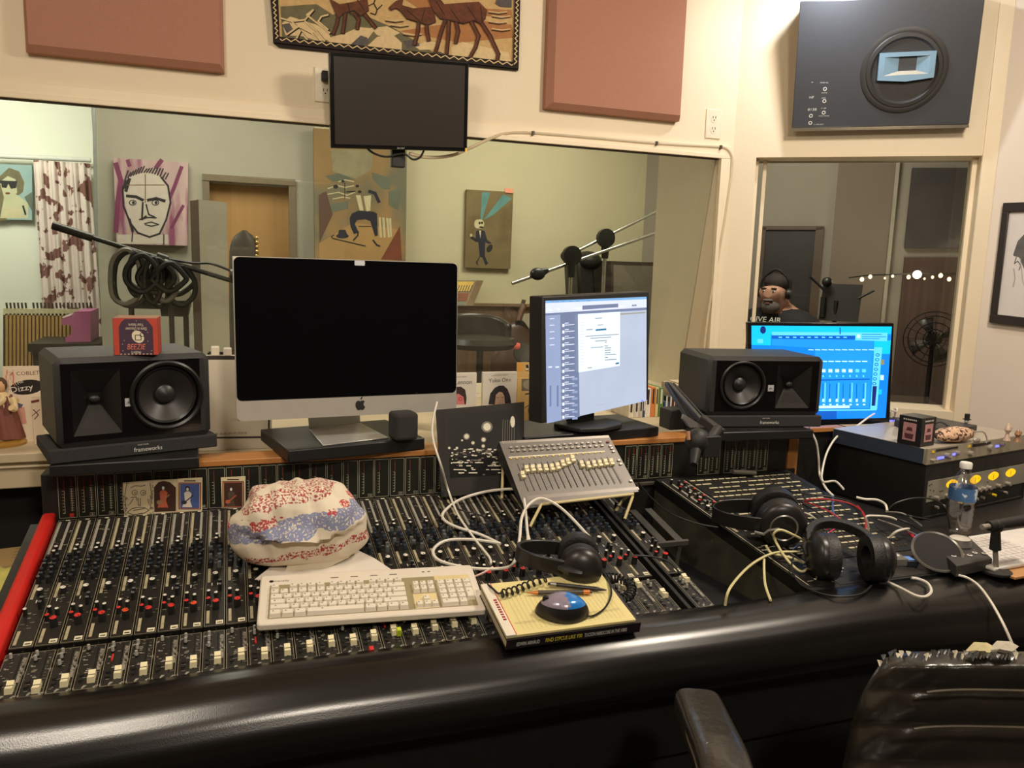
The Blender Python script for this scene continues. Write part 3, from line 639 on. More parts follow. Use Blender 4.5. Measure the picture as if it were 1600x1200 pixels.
# meter bridge
YMB = 1.832
bridge = M(); zb0, zb1 = .876, .982; xb0, xb1 = C0.x - .030, 1.50
bridge.box(((xb0 + xb1) / 2, YMB + .030, (zb0 + zb1) / 2), (xb1 - xb0, .056, zb1 - zb0), DKP)
bridge.box(((xb0 + xb1) / 2, YMB + .018, zb0 - .004), (xb1 - xb0, .05, .010), mat('bridge_ledge', (74, 68, 58), .5))
bridge_o = part('meter_bridge', bridge, console, bev=.002)
MG = mat('meter_face_green_black', (26, 29, 21), .4, var=.1, vs=20); ML = mat('meter_line', (186, 180, 156), .5); MR = mat('meter_red', (150, 52, 42), .5)
def meter(i, x, w=WP, scale2=True):
    m = M(); y = YMB; z0, z1 = .884, .980; e = .0006
    m.box((x + w / 2, y, (z0 + z1) / 2), (w - .001, .003, z1 - z0), MG); y -= .0018
    def rc(a0, b0, a1, b1, mt, k=0): m.face([(x + a0, y - k, z0 + b0), (x + a1, y - k, z0 + b0), (x + a1, y - k, z0 + b1), (x + a0, y - k, z0 + b1)], mt)
    H = z1 - z0
    for a in (.0014, w - .0022): rc(a, .002, a + .0008, H - .002, ML)
    rc(.0014, .002, w - .0014, .0028, ML); rc(.0014, H - .0028, w - .0014, H - .002, ML)
    rc(.0125, .012, .0133, .060, ML); rc(.0125, .060, .0135, .088, MR)
    for j in range(8): rc(.0085, .013 + j * .0068, .0125, .0138 + j * .0068, ML)
    rc(.0085, .012, .0135, .0128, ML)
    if scale2:
        rc(.026, .016, .0272, .072, ML)
        for j in range(11): rc(.0235, .018 + j * .0052, .0305, .0188 + j * .0052, ML)
        rc(.026, .066, .0272, .088, MR)
    if i == 0: rc(.021, .004, .029, .012, KR, .0006)
    elif i % 5 != 3:
        rc(.022, .004, .032, .011, LEG, .0003); rc(.0228, .0048, .0312, .0102, MG, .0006)
        m.text(str(i + 1), frame((x + .027, y - .001, z0 + .0055), (1, 0, 0), (0, 0, 1), (0, -1, 0)), .0042, ML, width=.006)
    part('meter_panel', m, bridge_o, flat=True, norm=False)
i = 0
for i in range(40):
    if 35 <= i <= 35: continue
    meter(i, C0.x + i * WP, scale2=(i < 3 or i > 29))
for j, x in enumerate((1.20, 1.236, 1.285, 1.322, 1.359, 1.396)): meter(44 + j, x)
WOOD = mat('bridge_wood', (176, 118, 62), .4, var=.12, vs=5, stretch=(.7, 6, 6))
m = M(); m.box(((xb0 + xb1) / 2 + .02, YMB + .035, .988), (xb1 - xb0, .075, .014), WOOD); part('wood_top_rail', m, console, bev=.002, label='orange wood rail')
m = M(); m.box((1.635, YMB + .045, .988), (.18, .03, .014), WOOD); part('wood_top_rail', m, console, bev=.002, label='orange wood rail')
m = M(); m.box((1.635, YMB + .05, .86), (.18, .02, .24), DKP); part('rear_panel', m, console)
m = M(); m.box((1.525, YMB + .03, .925), (.035, .05, .135), WOOD); part('wood_end_post', m, console, bev=.002, label='orange wood end post')
# front bolster
PAD = mat('black_leatherette', (13, 12, 11), .26, var=.12, vs=8, bump=.05, bs=520, spec=.8)
prof = [(1.283, .757), (1.281, .778), (1.268, .787), (1.245, .792), (1.215, .790), (1.185, .778), (1.160, .758), (1.146, .735), (1.140, .712), (1.143, .690), (1.158, .676), (1.20, .670), (1.26, .672)]
def bx(u, v):
    x = -1.1 + 3.5 * u; k = v * (len(prof) - 1); a = int(min(k, len(prof) - 2)); t = k - a
    y = prof[a][0] * (1 - t) + prof[a + 1][0] * t; z = prof[a][1] * (1 - t) + prof[a + 1][1] * t
    dep = max(0, (x - .9) / 1.3); y -= dep * .05 * (v > .3) * min(1, (v - .3) * 3); z -= dep * .02 * (v > .5)
    return (x, y + .003 * math.sin(x * 7) * v, z + .002 * math.sin(x * 11 + 1))
m = M(); m.grid(bx, 90, 36, PAD); part('padded_front', m, console, ang=80, label='black leatherette bolster')
m = M(); m.box((.65, 1.24, .48), (3.4, .02, .40), mat('kick_black', (10, 9, 9), .8)); part('kick_panel', m, console)
# open bay between the two sections
BAY = mat('bay_dark_green_black', (66, 64, 52), .55, var=.35, vs=14, mix=(92, 86, 66), mixlo=.68, mixhi=.74, mixs=60)
wFL, wBL, wFR, wBR = Vector((1.13, 1.268, .789)), Vector((1.067, 1.825, .884)), Vector((1.545, 1.268, .789)), Vector((1.50, 1.825, .884))
m = M(); dz = Vector((0, 0, -.20))
m.hexa([wFL + dz, wBL + dz * .8, wBL, wFL], (.012, 0, 0), BAY); part('bay_side_wall', m, console, label='scratched dark green side of the bay')
m = M(); m.box((1.0, 1.56, .695), (.28, .56, .01), BLK); m.T = CF; m.box((1.27, .26, -.08), (.004, .54, .12), BLK); part('bay_floor', m, console)
GM = mat('bay_grey_metal', (92, 90, 84), .45, .3, var=.15)
for k in range(3):
    x = .93 + k * .046; m = M(); T_ = CF @ Matrix.Translation((x + .358, .40, -.055)); m.T = T_; m.box((0, 0, 0), (.020, .17, .003), GM); m.box((0, -.085, -.035), (.010, .004, .07), GM); part('card_guide', m, console)
m = M(CF @ Matrix.Translation((1.335, .313, -.056))); m.box((0, 0, 0), (.13, .008, .012), GM); part('bay_crossbar', m, console)
# right section: master strip at the back left, patchbay, controls in front
wn = (wFR - wFL).cross(wBL - wFL).normalized()
def wp(a, b, h=0): return (wFL * (1 - a) + wFR * a) * (1 - b) + (wBL * (1 - a) + wBR * a) * b + wn * h
m = M(); q = [wp(0, 0), wp(1, 0), wp(1, 1), wp(0, 1)]; m.hexa(q, (0, 0, -.03), DKP); m.hexa([p + Vector((0, 0, -.03)) for p in (wp(.97, 0), wp(1, 0), wp(1, 1), wp(.97, 1))], (0, 0, -.12), DKP); part('patch_section', m, console)
def wrc(m, a0, b0, a1, b1, mt, h=.001): m.face([wp(a0, b0, h), wp(a1, b0, h), wp(a1, b1, h), wp(a0, b1, h)], mt)
m = M(); m.hexa([wp(.01, .02, .001), wp(.175, .02, .001), wp(.175, .97, .001), wp(.01, .97, .001)], wn * -.002, STRIP)
for a in (.012, .168): wrc(m, a, .03, a + .005, .96, ML, .002)
rr = random.Random(5)
for k in range(40):
    a, b = .02 + rr.random() * .12, .05 + rr.random() * .88; wrc(m, a, b, a + .01 + rr.random() * .03, b + .003 + rr.random() * .004, ML if rr.random() < .8 else LABW, .0022)
for a in (.03, .09): wrc(m, a, .45, a + .02, .62, TAPE, .002); wrc(m, a + .02, .72, a + .035, .93, TAPE2, .002)
mst = part('master_strip', m, console, flat=True)
def wsub(name, me, a, b, parent=mst):
    L = W[parent].inverted() @ frame(wp(a, b, .001), (1, 0, 0), CV, CN); o = link(name, me); o.parent = parent; o.matrix_local = L; W[o] = W[parent] @ L
for b in (.93, .86, .79, .72): wsub('red_knob' if b < .9 else 'white_knob', KM['redsmall' if b in (.86, .72) else 'white'], .05, b); wsub('grey_knob', KM['blue2'], .085, b - .02); wsub('small_red_knob', KM['redsmall'], .12, b - .03)
for b in (.66, .60): wsub('grey_knob', KM['big'], .05, b); wsub('grey_knob', KM['blue2'], .11, b)
PB = mat('patch_strip_cream', (206, 196, 160), .6, var=.15, vs=120); JK = mat('jack_brass', (150, 128, 84), .35, .8)
m = M(); m.hexa([wp(.19, .18, .0015), wp(.96, .18, .0015), wp(.96, .97, .0015), wp(.19, .97, .0015)], wn * -.002, BLK)
for k in range(17):
    b = .94 - k * .044; a = .20
    while a < .93:
        w = .03 + .035 * rr.random(); 
        if rr.random() < .86: wrc(m, a, b, min(a + w, .955), b + .010, PB, .0025)
        a += w + .010
    for j in range(24):
        if rr.random() < .7: p = wp(.21 + j * .031, b - .016, .0018); m.lathe([(.0017, 0), (.0030, 0), (.0030, .0012), (.0017, .0012)], JK, 6, p, wn, cap=False)
part('patchbay', m, console, flat=True, norm=False)
m = M(); m.hexa([wp(.19, .01, .001), wp(.96, .01, .001), wp(.96, .17, .001), wp(.19, .17, .001)], wn * -.002, STRIP)
for k in range(26):
    a, b = .21 + rr.random() * .68, .02 + rr.random() * .12; wrc(m, a, b, a + .012 + rr.random() * .03, b + .004 + rr.random() * .01, ML if rr.random() < .6 else KB, .003)
part('talkback_panel', m, console, flat=True, norm=False)
o = link('pink_knob', knob_mesh('pink_knob', .007, .012, mat('knob_pink_cap', (220, 50, 90), .4))); o.parent = console; L = CI @ frame(wp(.12, .07, .001), (1, 0, 0), CV, CN); o.matrix_local = L; W[o] = W[console] @ L
# loose switch caps lying on the faders
for lab, x, y, c in (('loose red and cream cap lying at the front edge of the faders', 580, 1020, KR), ('bright yellow green cap standing among the faders under the keyboard', 623, 990, mat('lime_cap', (190, 210, 40), .4))):
    p = con(x, y, .004); m = M(frame(p, (1, 0, 0), CV, CN)); m.box((0, 0, .004), (.008, .010, .014), c); solo('switch_cap', m, lab, 'switch cap', bev=.001)

# ================================================================== counter under the window, risers, screens, speakers
ZC = .955
CTR = mat('counter_cream', (206, 190, 158), .5, var=.06, vs=4)
m = M(); m.box((.645, 2.357, ZC - .012), (2.09, .884, .024), CTR); m.box((-1.05, 2.484, ZC - .012), (1.30, .63, .024), CTR); m.box((-1.05, 2.22, ZC - .046), (1.28, .07, .092), CTR); m.box((-1.05, 2.212, ZC - .036), (1.29, .07, .008), CTR)
solo('window_counter', m, 'long cream painted counter running under the large window', 'counter', bev=.003)
m = M(); m.box((-1.05, 2.40, .42), (1.36, .25, .84), mat('recess_shade', (14, 13, 13), .8)); struct('recess_shade_block', m)  # near-black block fills the space under the counter, shade as colour
def base(bl, br, z):
    a, b = onz(*bl, z), onz(*br, z); return fr_xz(a, b - a), (b - a).length
RIS = mat('riser_black', (24, 23, 23), .45, var=.12, vs=30)
def riser(label, x0, x1, y0, y1, z0, z1, T=None):
    m = M(T); m.box(((x0 + x1) / 2, (y0 + y1) / 2, (z0 + z1) / 2), (x1 - x0, y1 - y0, z1 - z0), RIS)
    return solo('monitor_riser', m, label, 'riser', 'black risers on the console bridge', bev=.003)
ZR = 1.025
T, w = base((450, 704), (664, 684), ZR); riser('black flat riser under the all-in-one computer', 0, w, 0, .25, -.029, 0, T)
T, w = base((853, 681), (1030, 667), ZR - .003); riser('black flat riser under the screen with a white window open', -.06, w, 0, .20, -.026, 0, T)
zs = 1.020
T, w = base((76, 728), (311, 714), zs); riser('black riser box under the left studio monitor', 0, w, 0, .17, -.024, 0, T)
T, w = base((1108, 676), (1272, 672), zs); riser('black riser box under the right studio monitor', 0, w, 0, .16, -.024, 0, T)

# ---- studio monitors lying on their sides
CAB = mat('monitor_vinyl', (38, 36, 36), .55, var=.08, vs=60, bump=.1, bs=400); GLB = mat('gloss_baffle', (14, 13, 14), .14, var=.05, coat=.5); RUB = mat('rubber_surround', (18, 17, 17), .35); CONE = mat('woofer_cone', (36, 34, 33), .4, var=.1)
FOAM = mat('foam_pad_grey', (44, 43, 43), .9, var=.15, vs=120, bump=.4, bs=500); PRW = mat('print_white', (214, 212, 206), .5)
def circ_plate(m, x0, x1, z0, z1, cx, cz, r, y, mt, n=40):
    ci, ou = [], []
    for i in range(n):
        a = 2 * math.pi * i / n; c, s = math.cos(a), math.sin(a); ci.append((cx + r * c, y, cz + r * s))
        t = min(((x1 - cx) / c if c > 1e-6 else (x0 - cx) / c if c < -1e-6 else 9), ((z1 - cz) / s if s > 1e-6 else (z0 - cz) / s if s < -1e-6 else 9)); ou.append((cx + t * c, y, cz + t * s))
    for X, Z in ((x0, z0), (x1, z0), (x1, z1), (x0, z1)):            # pull the nearest outer points into the corners
        k = min(range(n), key=lambda i: (ou[i][0] - X) ** 2 + (ou[i][2] - Z) ** 2); ou[k] = (X, y, Z)
    for i in range(n): m.face([ci[i], ou[i], ou[(i + 1) % n], ci[(i + 1) % n]], mt)
def studio_monitor(label, T, w, h, d, left):
    t = thing('studio_monitor', label, 'studio monitor', T, 'near field studio monitors')
    c = .012; m = M(); sh = .012
    fr = [(c, 0, 0), (w - c, 0, 0), (w, 0, c), (w, 0, h - c), (w - c, 0, h), (c, 0, h), (0, 0, h - c), (0, 0, c)]
    fi = [(c + sh, -.006, sh), (w - c - sh, -.006, sh), (w - sh, -.006, c + sh), (w - sh, -.006, h - c - sh), (w - c - sh, -.006, h - sh), (c + sh, -.006, h - sh), (sh, -.006, h - c - sh), (sh, -.006, c + sh)]
    bk = [(x, d, z) for x, y, z in fr]
    m.faces(fr + bk, [tuple(range(15, 7, -1))] + [(i, (i + 1) % 8, 8 + (i + 1) % 8, 8 + i) for i in range(8)], CAB)
    m.faces(fr + fi, [(i, 8 + i, 8 + (i + 1) % 8, (i + 1) % 8) for i in range(8)], CAB)
    part('cabinet', m, t, world=False, ang=25)
    m = M(); X = (lambda a: a * w) if left else (lambda a: w - a * w)   # a = 0 at the horn end
    r = h * .385; wx, wz = X(.70), h * .52; hx0, hx1 = sorted((X(.10), X(.40))); hz0, hz1 = h * .13, h * .86; y = -.006
    sx0, sx1 = sorted((X(.455), X(.93))); a0, a1 = sh, w - sh
    circ_plate(m, sx0, sx1, sh, h - sh, wx, wz, r, y, GLB)
    xs = sorted((a0, sx0)) if left else sorted((sx1, a1))
    xa, xb = (sh, sx0) if left else (sx1, w - sh)
    for q in ((xa, hx0, sh, h - sh), (hx1, xb, sh, h - sh), (hx0, hx1, sh, hz0), (hx0, hx1, hz1, h - sh)): m.face([(q[0], y, q[2]), (q[1], y, q[2]), (q[1], y, q[3]), (q[0], y, q[3])], GLB)
    xa, xb = (sx1, w - sh) if left else (sh, sx0); m.face([(xa, y, sh), (xb, y, sh), (xb, y, h - sh), (xa, y, h - sh)], CAB)
    part('baffle', m, t, world=False, flat=True, norm=False, label='glossy black front baffle')
    m = M(); m.lathe([(r * 1.0, 0), (r * 1.06, .004), (r * 1.0, .006), (r * .93, .004), (r * .90, -.004), (r * .84, .002), (r * .78, -.002)], RUB, 40, (wx, y, wz), (0, -1, 0), cap=False); wf = part('woofer', m, t, world=False, norm=False)
    m = M(); m.lathe([(r * .78, -.002), (r * .45, -.014), (r * .30, -.020), (r * .28, -.014), (r * .18, -.009), (.0001, -.007)], CONE, 40, (wx, y, wz), (0, -1, 0), cap=False); part('cone', m, wf, world=False, norm=False, T=Matrix.Translation((0, 0, 0)) if 0 else None, label='dark grey cone') if 0 else part('cone', m, t, world=False, norm=False)
    m = M(); cxh = (hx0 + hx1) / 2; tw, tz0, tz1 = (hx1 - hx0) * .13, h * .44, h * .58; yd = y + .030
    o = [(hx0, y, hz0), (hx1, y, hz0), (hx1, y, hz1), (hx0, y, hz1)]; k = [(cxh - tw, yd, tz0), (cxh + tw, yd, tz0), (cxh + tw, yd, tz1), (cxh - tw, yd, tz1)]
    for j in range(4): m.face([o[j], o[(j + 1) % 4], k[(j + 1) % 4], k[j]], RUB if j != 0 else mat('horn_lip_lit', (44, 43, 42), .2))  # lower flare face in a lighter tone, painted as lit
    m.face(k, RUB); m.ball((cxh, yd - .004, (tz0 + tz1) / 2), (.011, .006, .008), CONE, 12, 8)
    m.faces([(cxh - (hx1 - hx0) * .42, y + .001, hz0), (cxh + (hx1 - hx0) * .42, y + .001, hz0), (cxh + (hx1 - hx0) * .14, yd - .008, tz0 - .01), (cxh - (hx1 - hx0) * .14, yd - .008, tz0 - .01)], [(0, 1, 2, 3)], mat('horn_fin_lit', (46, 44, 43), .16))  # lower fin, light on it put into its paler colour
    part('horn', m, t, world=False, flat=True, norm=False)
    m = M(); lx = X(.452); m.box((lx, y - .001, h * .47), (.017, .002, .017), mat('badge_silver', (200, 200, 204), .35, .3)); m.text('JBL', frame((lx, y - .0022, h * .47 - .003), (1, 0, 0), (0, 0, 1), (0, -1, 0)), .005, GLB, width=.012); part('badge', m, t, world=False, label='small silver badge')
    return t
def foam_pad(label, T, w, d, hf, hb):
    t = thing('foam_pad', label, 'foam pad', T, 'grey foam pads under the studio monitors')
    m = M(); m.faces([(0, 0, 0), (w, 0, 0), (w, d, 0), (0, d, 0), (0, 0, hf), (w, 0, hf), (w, d, hb), (0, d, hb)], [(3, 2, 1, 0), (0, 1, 5, 4), (1, 2, 6, 5), (2, 3, 7, 6), (3, 0, 4, 7), (4, 5, 6, 7)], FOAM); part('wedge', m, t, world=False, bev=.003)
    m = M(); m.text('frameworks', frame((w * .56, -.0022, hf * .30), (1, 0, 0), (0, 0, 1), (0, -1, 0)), .0095, PRW, width=.056); m.text('GATOR', frame((w * .53, -.0022, hf * .76), (1, 0, 0), (0, 0, 1), (0, -1, 0)), .0026, PRW, width=.022); part('lettering', m, t, world=False, norm=False, label='white lettering on the front edge'); return t
Tp, wpd = base((77, 727), (340, 698), zs + .001); foam_pad('grey foam pad under the left studio monitor', Tp, wpd, .20, .029, .024)
Q1 = Tp @ Vector((.016, .010, .0285)); Q2 = Tp @ Vector((wpd - .012, .010, .0285)); LX = (Q2 - Q1).normalized()
Ts = fr_xz(Q1, LX); WL = (Q2 - Q1).length; HL = .185; studio_monitor('dark studio monitor on its side left of the computer, woofer at right', Ts, WL, HL, .215, True)
Tq, wqd = base((1094, 668), (1283, 667), zs + .001); foam_pad('grey foam pad under the right studio monitor', Tq, wqd, .20, .032, .026)
Q1 = Tq @ Vector((.014, .010, .0315)); Q2 = Tq @ Vector((wqd - .006, .010, .0315)); RX = (Q2 - Q1).normalized()
Tr = fr_xz(Q1, RX); studio_monitor('dark studio monitor on its side in front of the blue screen, woofer at left', Tr, (Q2 - Q1).length, .165, .20, False)

# ---- printed cardboard box on the left speaker
ztop = Q1.z; zt = (Ts @ Vector((0, 0, HL))).z + .0005
T, w = base((178.5, 555), (247, 554.5), zt); hgt = w * .92
t = thing('printed_box', 'red and purple cardboard box with upside down print on the left studio monitor', 'box', T)
m = M(); m.box((w / 2, w / 2, hgt / 2), (w, w, hgt), mat('box_red', (184, 66, 52), .55, var=.08)); m.box((w / 2, w / 2, hgt + .0004), (w, w, .0008), mat('box_brown', (150, 104, 70), .6)); m.box((-.0004, w / 2, hgt / 2), (.0008, w * .98, hgt), mat('box_olive', (104, 84, 56), .6, var=.3, vs=60)); part('carton', m, t, world=False, bev=.001)
m = M(); PUR = mat('box_purple', (66, 44, 62), .6, var=.08); y = -.0006
m.face([(w * .13, y, 0.001), (w * .90, y, 0.001), (w * .90, y, hgt * .76), (w * .82, y, hgt * .90), (w * .74, y, hgt * .985), (w * .27, y, hgt * .985), (w * .19, y, hgt * .90), (w * .13, y, hgt * .76)], PUR)
IVO = mat('box_ivory', (226, 214, 186), .6); COR = mat('box_coral', (220, 120, 96), .6)
y -= .0004; m.face([(w * (.555 + .14 * math.cos(a)), y, hgt * (.50 + .165 * math.sin(a) - .03 * math.cos(a))) for a in [2 * math.pi * i / 24 for i in range(24)]], IVO)
y -= .0004
def ringq(cx, cz, a, bw):
    for (x0, z0, x1, z1) in ((-a, -a, a, -a + bw), (-a, a - bw, a, a), (-a, -a + bw, -a + bw, a - bw), (a - bw, -a + bw, a, a - bw)): m.face([(w * (cx + x0), y, hgt * (cz + z0)), (w * (cx + x1), y, hgt * (cz + z0)), (w * (cx + x1), y, hgt * (cz + z1)), (w * (cx + x0), y, hgt * (cz + z1))], PUR)
ringq(.56, .48, .075, .018); ringq(.655, .555, .05, .015)
F = lambda x, z, f=1: frame((w * x, y, hgt * z), (f, 0, 0), (0, 0, f), (0, -1, 0))
m.text('Dare to Discover', F(.52, .755, -1), .0065, IVO, width=w * .48); m.text('Your future', F(.52, .86, -1), .0065, IVO, width=w * .34)
m.text('BEEZIE', F(.50, .155), .012, COR, width=w * .42, shear=.2); m.text('PRESENTS', F(.5, .11, -1), .005, IVO, width=w * .22)
for i in range(9): m.box((w * (.16 + .085 * i), y, .0022), (.003, .0002, .0015), IVO)
for a, b in ((.2, .3), (.24, .4), (.78, .38), (.86, .12), (.2, .12), (.78, .62), (.53, .93)): m.box((w * a, y, hgt * b), (.0012, .0002, .0012), IVO)
part('printed_front', m, t, world=False, norm=False, label='purple arch with white disc')

# ---- all-in-one computer
Q1, Q2 = atd(370, 663, 1.775), atd(713, 637.5, 1.985); e = Q2 - Q1; zQ = (Q1.z + Q2.z) / 2; Q1.z = zQ
T = fr_xz(Q1, (e.x, e.y, 0)); w = Vector((e.x, e.y, 0)).length; H = onp(368, 400, Q1, T.col[1].to_3d()).z - zQ
T = T @ Matrix.Rotation(math.radians(-1.5), 4, 'X')
t = thing('all_in_one_computer', 'large silver all-in-one computer with black switched off screen', 'computer', T)
ALU = mat('aluminium_silver', (206, 200, 190), .35, .45, var=.03); ALD = mat('aluminium_grey', (172, 170, 166), .32, .5)
def rrect(x0, z0, x1, z1, r, n=5):
    p = []
    for cx, cz, a in ((x1 - r, z0 + r, -90), (x1 - r, z1 - r, 0), (x0 + r, z1 - r, 90), (x0 + r, z0 + r, 180)):
        for i in range(n + 1): b = math.radians(a + 90 * i / n); p.append((cx + r * math.cos(b), cz + r * math.sin(b)))
    return p
XZ = frame((0, 0, 0), (1, 0, 0), (0, 0, 1), (0, -1, 0))
ch = H * .125
m = M(XZ); m.prism(rrect(0, 0, w, H, .014), -.006, 0, ALU); m.T = Matrix()
for s_, y0, y1 in ((.0, .006, .012), (.05, .012, .030), (.14, .030, .042)):
    m.hexa([(w * s_, y0, H * s_), (w * (1 - s_), y0, H * s_), (w * (1 - s_), y0, H * (1 - s_)), (w * s_, y0, H * (1 - s_))], (0, y1 - y0, 0), ALU)
part('housing', m, t, world=False)
m = M(XZ); m.prism(rrect(.0015, ch, w - .0015, H - .0015, .012), 0, .0012, mat('screen_black_glass', (8, 9, 12), .10, var=.05, vs=4)); part('display', m, t, world=False)
m = M(XZ); m.prism(rrect(.0, .0, w, ch - .0006, .013), .0001, .0012, ALU); chin = part('chin', m, t, world=False, label='silver strip below the display')
lx, lz = w * .535, ch * .56; s_ = ch * .29
ap = [(0, .62), (.18, .72), (.42, .78), (.68, .66), (.80, .50), (.58, .28), (.56, -.02), (.70, -.28), (.86, -.36), (.74, -.66), (.52, -.94), (.30, -.98), (.02, -.88), (-.28, -.98), (-.50, -.94), (-.76, -.60), (-.90, -.18), (-.88, .28), (-.66, .64), (-.40, .78), (-.16, .72)]
lf = [(0.0, .88), (.02, 1.10), (.16, 1.34), (.38, 1.46), (.38, 1.22), (.24, 1.0)]
m = M(XZ); 
for pl in (ap, lf): m.prism([(lx + a * s_, lz + b * s_) for a, b in pl], .0012, .0017, MB)
part('logo', m, t, world=False, label='black apple shaped emblem')
m = M(XZ); m.prism(rrect(w * .535 - .012, H - .013, w * .535 + .012, H - .002, .002), .0012, .0024, mat('sticker_white', (206, 208, 214), .5)); part('camera_cover', m, t, world=False, label='white sticker over the camera')
bp = [onz(504, 695, ZR + .004), onz(607, 683, ZR + .004), onz(563, 660, ZR + .004), onz(483, 670, ZR + .004)]
m = M(); d_ = (bp[3] - bp[0]); m.hexa([bp[0], bp[1], bp[2], bp[3]], (0, 0, -.004), ALD); part('foot', m, t, bev=.0015)
m = M(); nb = [bp[3], bp[2]]; yy = T.col[1].to_3d(); up_ = [nb[0] + yy * .035 + Vector((0, 0, .10)), nb[1] + yy * .035 + Vector((0, 0, .10))]
m.hexa([nb[0], nb[1], up_[1], up_[0]], yy * .004 + Vector((0, 0, -.002)), ALD); part('neck', m, t)

# ---- small fabric speaker on the riser
p = onz(632, 687, ZR + .0005); m = M(Matrix.Translation(p) @ Matrix.Rotation(.15, 4, 'Z'))
m.prism(rrect(-.030, -.02, .030, .04, .014), .001, .066, mat('speaker_mesh_fabric', (52, 50, 48), .9, var=.2, vs=400, bump=.6, bs=1500)); solo('smart_speaker', m, 'small dark grey fabric cube speaker beside the computer foot', 'speaker', bev=.008, seg=3)

# ---- screen with a white window open
Q1, Q2 = atd(846, 662, 1.955), atd(1013, 625, 2.275); e = Q2 - Q1; 
T = fr_xz(Q1, (e.x, e.y, 0)); nf = -T.col[1].to_3d(); w = Vector((e.x, e.y, 0)).length
q = [Q1, Q2, onp(1015, 455.5, Q1, nf), onp(848, 463.5, Q1, nf)]
t = thing('lcd_monitor', 'black framed screen showing a pale recording program with a white window', 'monitor', frame(onz(925, 668, ZR), T.col[0].to_3d(), T.col[1].to_3d(), (0, 0, 1)))
m = M(); m.hexa(q, -nf * .045, MB); m.hexa(rectq(q, .15, .15, .85, .85), -nf * .07, MB); part('bezel', m, t, bev=.003)
a = Art(Q1, nf); a.l = 2; c7 = lambda pts: [(830 + x / 8, 440 + y / 8) for x, y in pts]
G1 = glow('ui_grey_blue', (176, 186, 206), .9); G2 = glow('ui_pale', (214, 220, 240), .9); G3 = glow('ui_window', (222, 236, 244), .95); G4 = glow('ui_bar_blue', (118, 170, 220), .9); G5 = glow('ui_slate', (108, 120, 150), .9); G6 = glow('ui_mid', (142, 156, 190), .9); G7 = glow('ui_teal', (40, 110, 150), .9); G8 = glow('ui_ink', (120, 132, 150), .8); G9 = glow('ui_white', (246, 248, 252), 1.0)
def cp(pts, mt): a.poly(c7(pts), mt)
cp([(178, 240), (1442, 190), (1440, 1490), (195, 1775)], G1)
a.l += 0; cp([(178, 240), (1442, 190), (1442, 218), (178, 268)], G4); cp([(178, 270), (1442, 220), (1442, 320), (178, 395)], G2)
cp([(640, 300), (1088, 275), (1088, 320), (640, 352)], G5); cp([(178, 398), (1442, 325), (1442, 355), (178, 428)], G5); cp([(178, 425), (360, 412), (372, 1735), (195, 1775)], G6); cp([(362, 412), (585, 400), (606, 1690), (374, 1735)], G5)
cp([(1112, 400), (1430, 380), (1430, 392), (1112, 415)], mat('x', emit=0) if 0 else glow('ui_olive', (150, 148, 120), .8))
for k in range(15):
    y = 480 + k * 82; cp([(390, y + 50), (415, y + 50), (415, y + 85), (390, y + 87)], G9); cp([(420, y + 60), (540, y + 50), (540, y + 60), (420, y + 70)], G2); cp([(420, y + 36), (470, y + 32), (470, y + 42), (420, y + 47)], G2)
    cp([(512, y + 70), (580, y + 64), (580, y + 92), (512, y + 98)], G6) if k > 7 else None
    if k < 5: cp([(230, y - 20), (290, y - 24), (290, y - 14), (230, y - 9)], G2)
for x in (230, 320): cp([(x, 1300), (x + 22, 1297), (x + 22, 1560), (x, 1565)], G5); cp([(x - 15, 1060), (x + 30, 1056), (x + 30, 1075), (x - 15, 1080)], G2)
for x in (250, 300, 380, 470, 560, 700): cp([(x, 252 - x * .02), (x + 40, 251 - x * .02), (x + 40, 257 - x * .02), (x, 258 - x * .02)], G8)
for x, y in ((225, 345), (330, 335), (560, 328), (600, 325), (1110, 300), (1260, 290), (1290, 288)): cp([(x, y), (x + 26, y - 2), (x + 26, y + 18), (x, y + 20)], G9 if x < 1200 else G8)
cp([(584, 412), (1112, 378), (1108, 1052), (592, 1136)], G3)
cp([(805, 596), (940, 584), (940, 606), (805, 618)], G7); cp([(1055, 1015), (1098, 1008), (1098, 1028), (1055, 1036)], G7)
for y in range(500, 1060, 38): cp([(610, y + 8), (660, y + 4), (660, y + 8), (610, y + 12)], G1)
for x0, y, x1 in ((800, 455, 885), (830, 540, 900), (690, 598, 770), (680, 680, 1095), (740, 705, 1000), (800, 740, 950), (920, 755, 945), (745, 820, 900), (915, 800, 960), (920, 828, 1000), (920, 855, 995), (920, 885, 990), (920, 910, 1060), (920, 945, 960), (920, 975, 1065), (705, 1075, 760)): cp([(x0, y), (x1, y - (x1 - x0) * .06), (x1, y - (x1 - x0) * .06 + 9), (x0, y + 9)], G8)
part('display', a, t, norm=False, flat=True, label='lit pale blue screen')
m = M(); P = onp(938, 633, Q1 + nf * .0012, nf); m.text('ViewSonic', frame(P, T.col[0].to_3d(), (0, 0, 1), nf), .004, PRW, width=.030); part('lettering', m, t, norm=False, label='white maker name')
m = M(); m.box(onp(1003, 626, Q1 + nf * .001, nf), (.004, .003, .004), glow('blue_led', (60, 70, 255), 3)); part('power_light', m, t, label='blue power light')
m = M(); bc = W[t].translation; F_ = frame(bc + Vector((0, 0, .001)), T.col[0].to_3d(), T.col[1].to_3d(), (0, 0, 1)); m.T = F_
m.prism([(-.085, -.03), (-.03, -.06), (.05, -.06), (.09, -.03), (.09, .06), (.04, .09), (-.05, .09), (-.085, .06)], 0, .012, MB); m.box((.01, .05, .06), (.08, .035, .12), MB); part('stand', m, t, bev=.003)

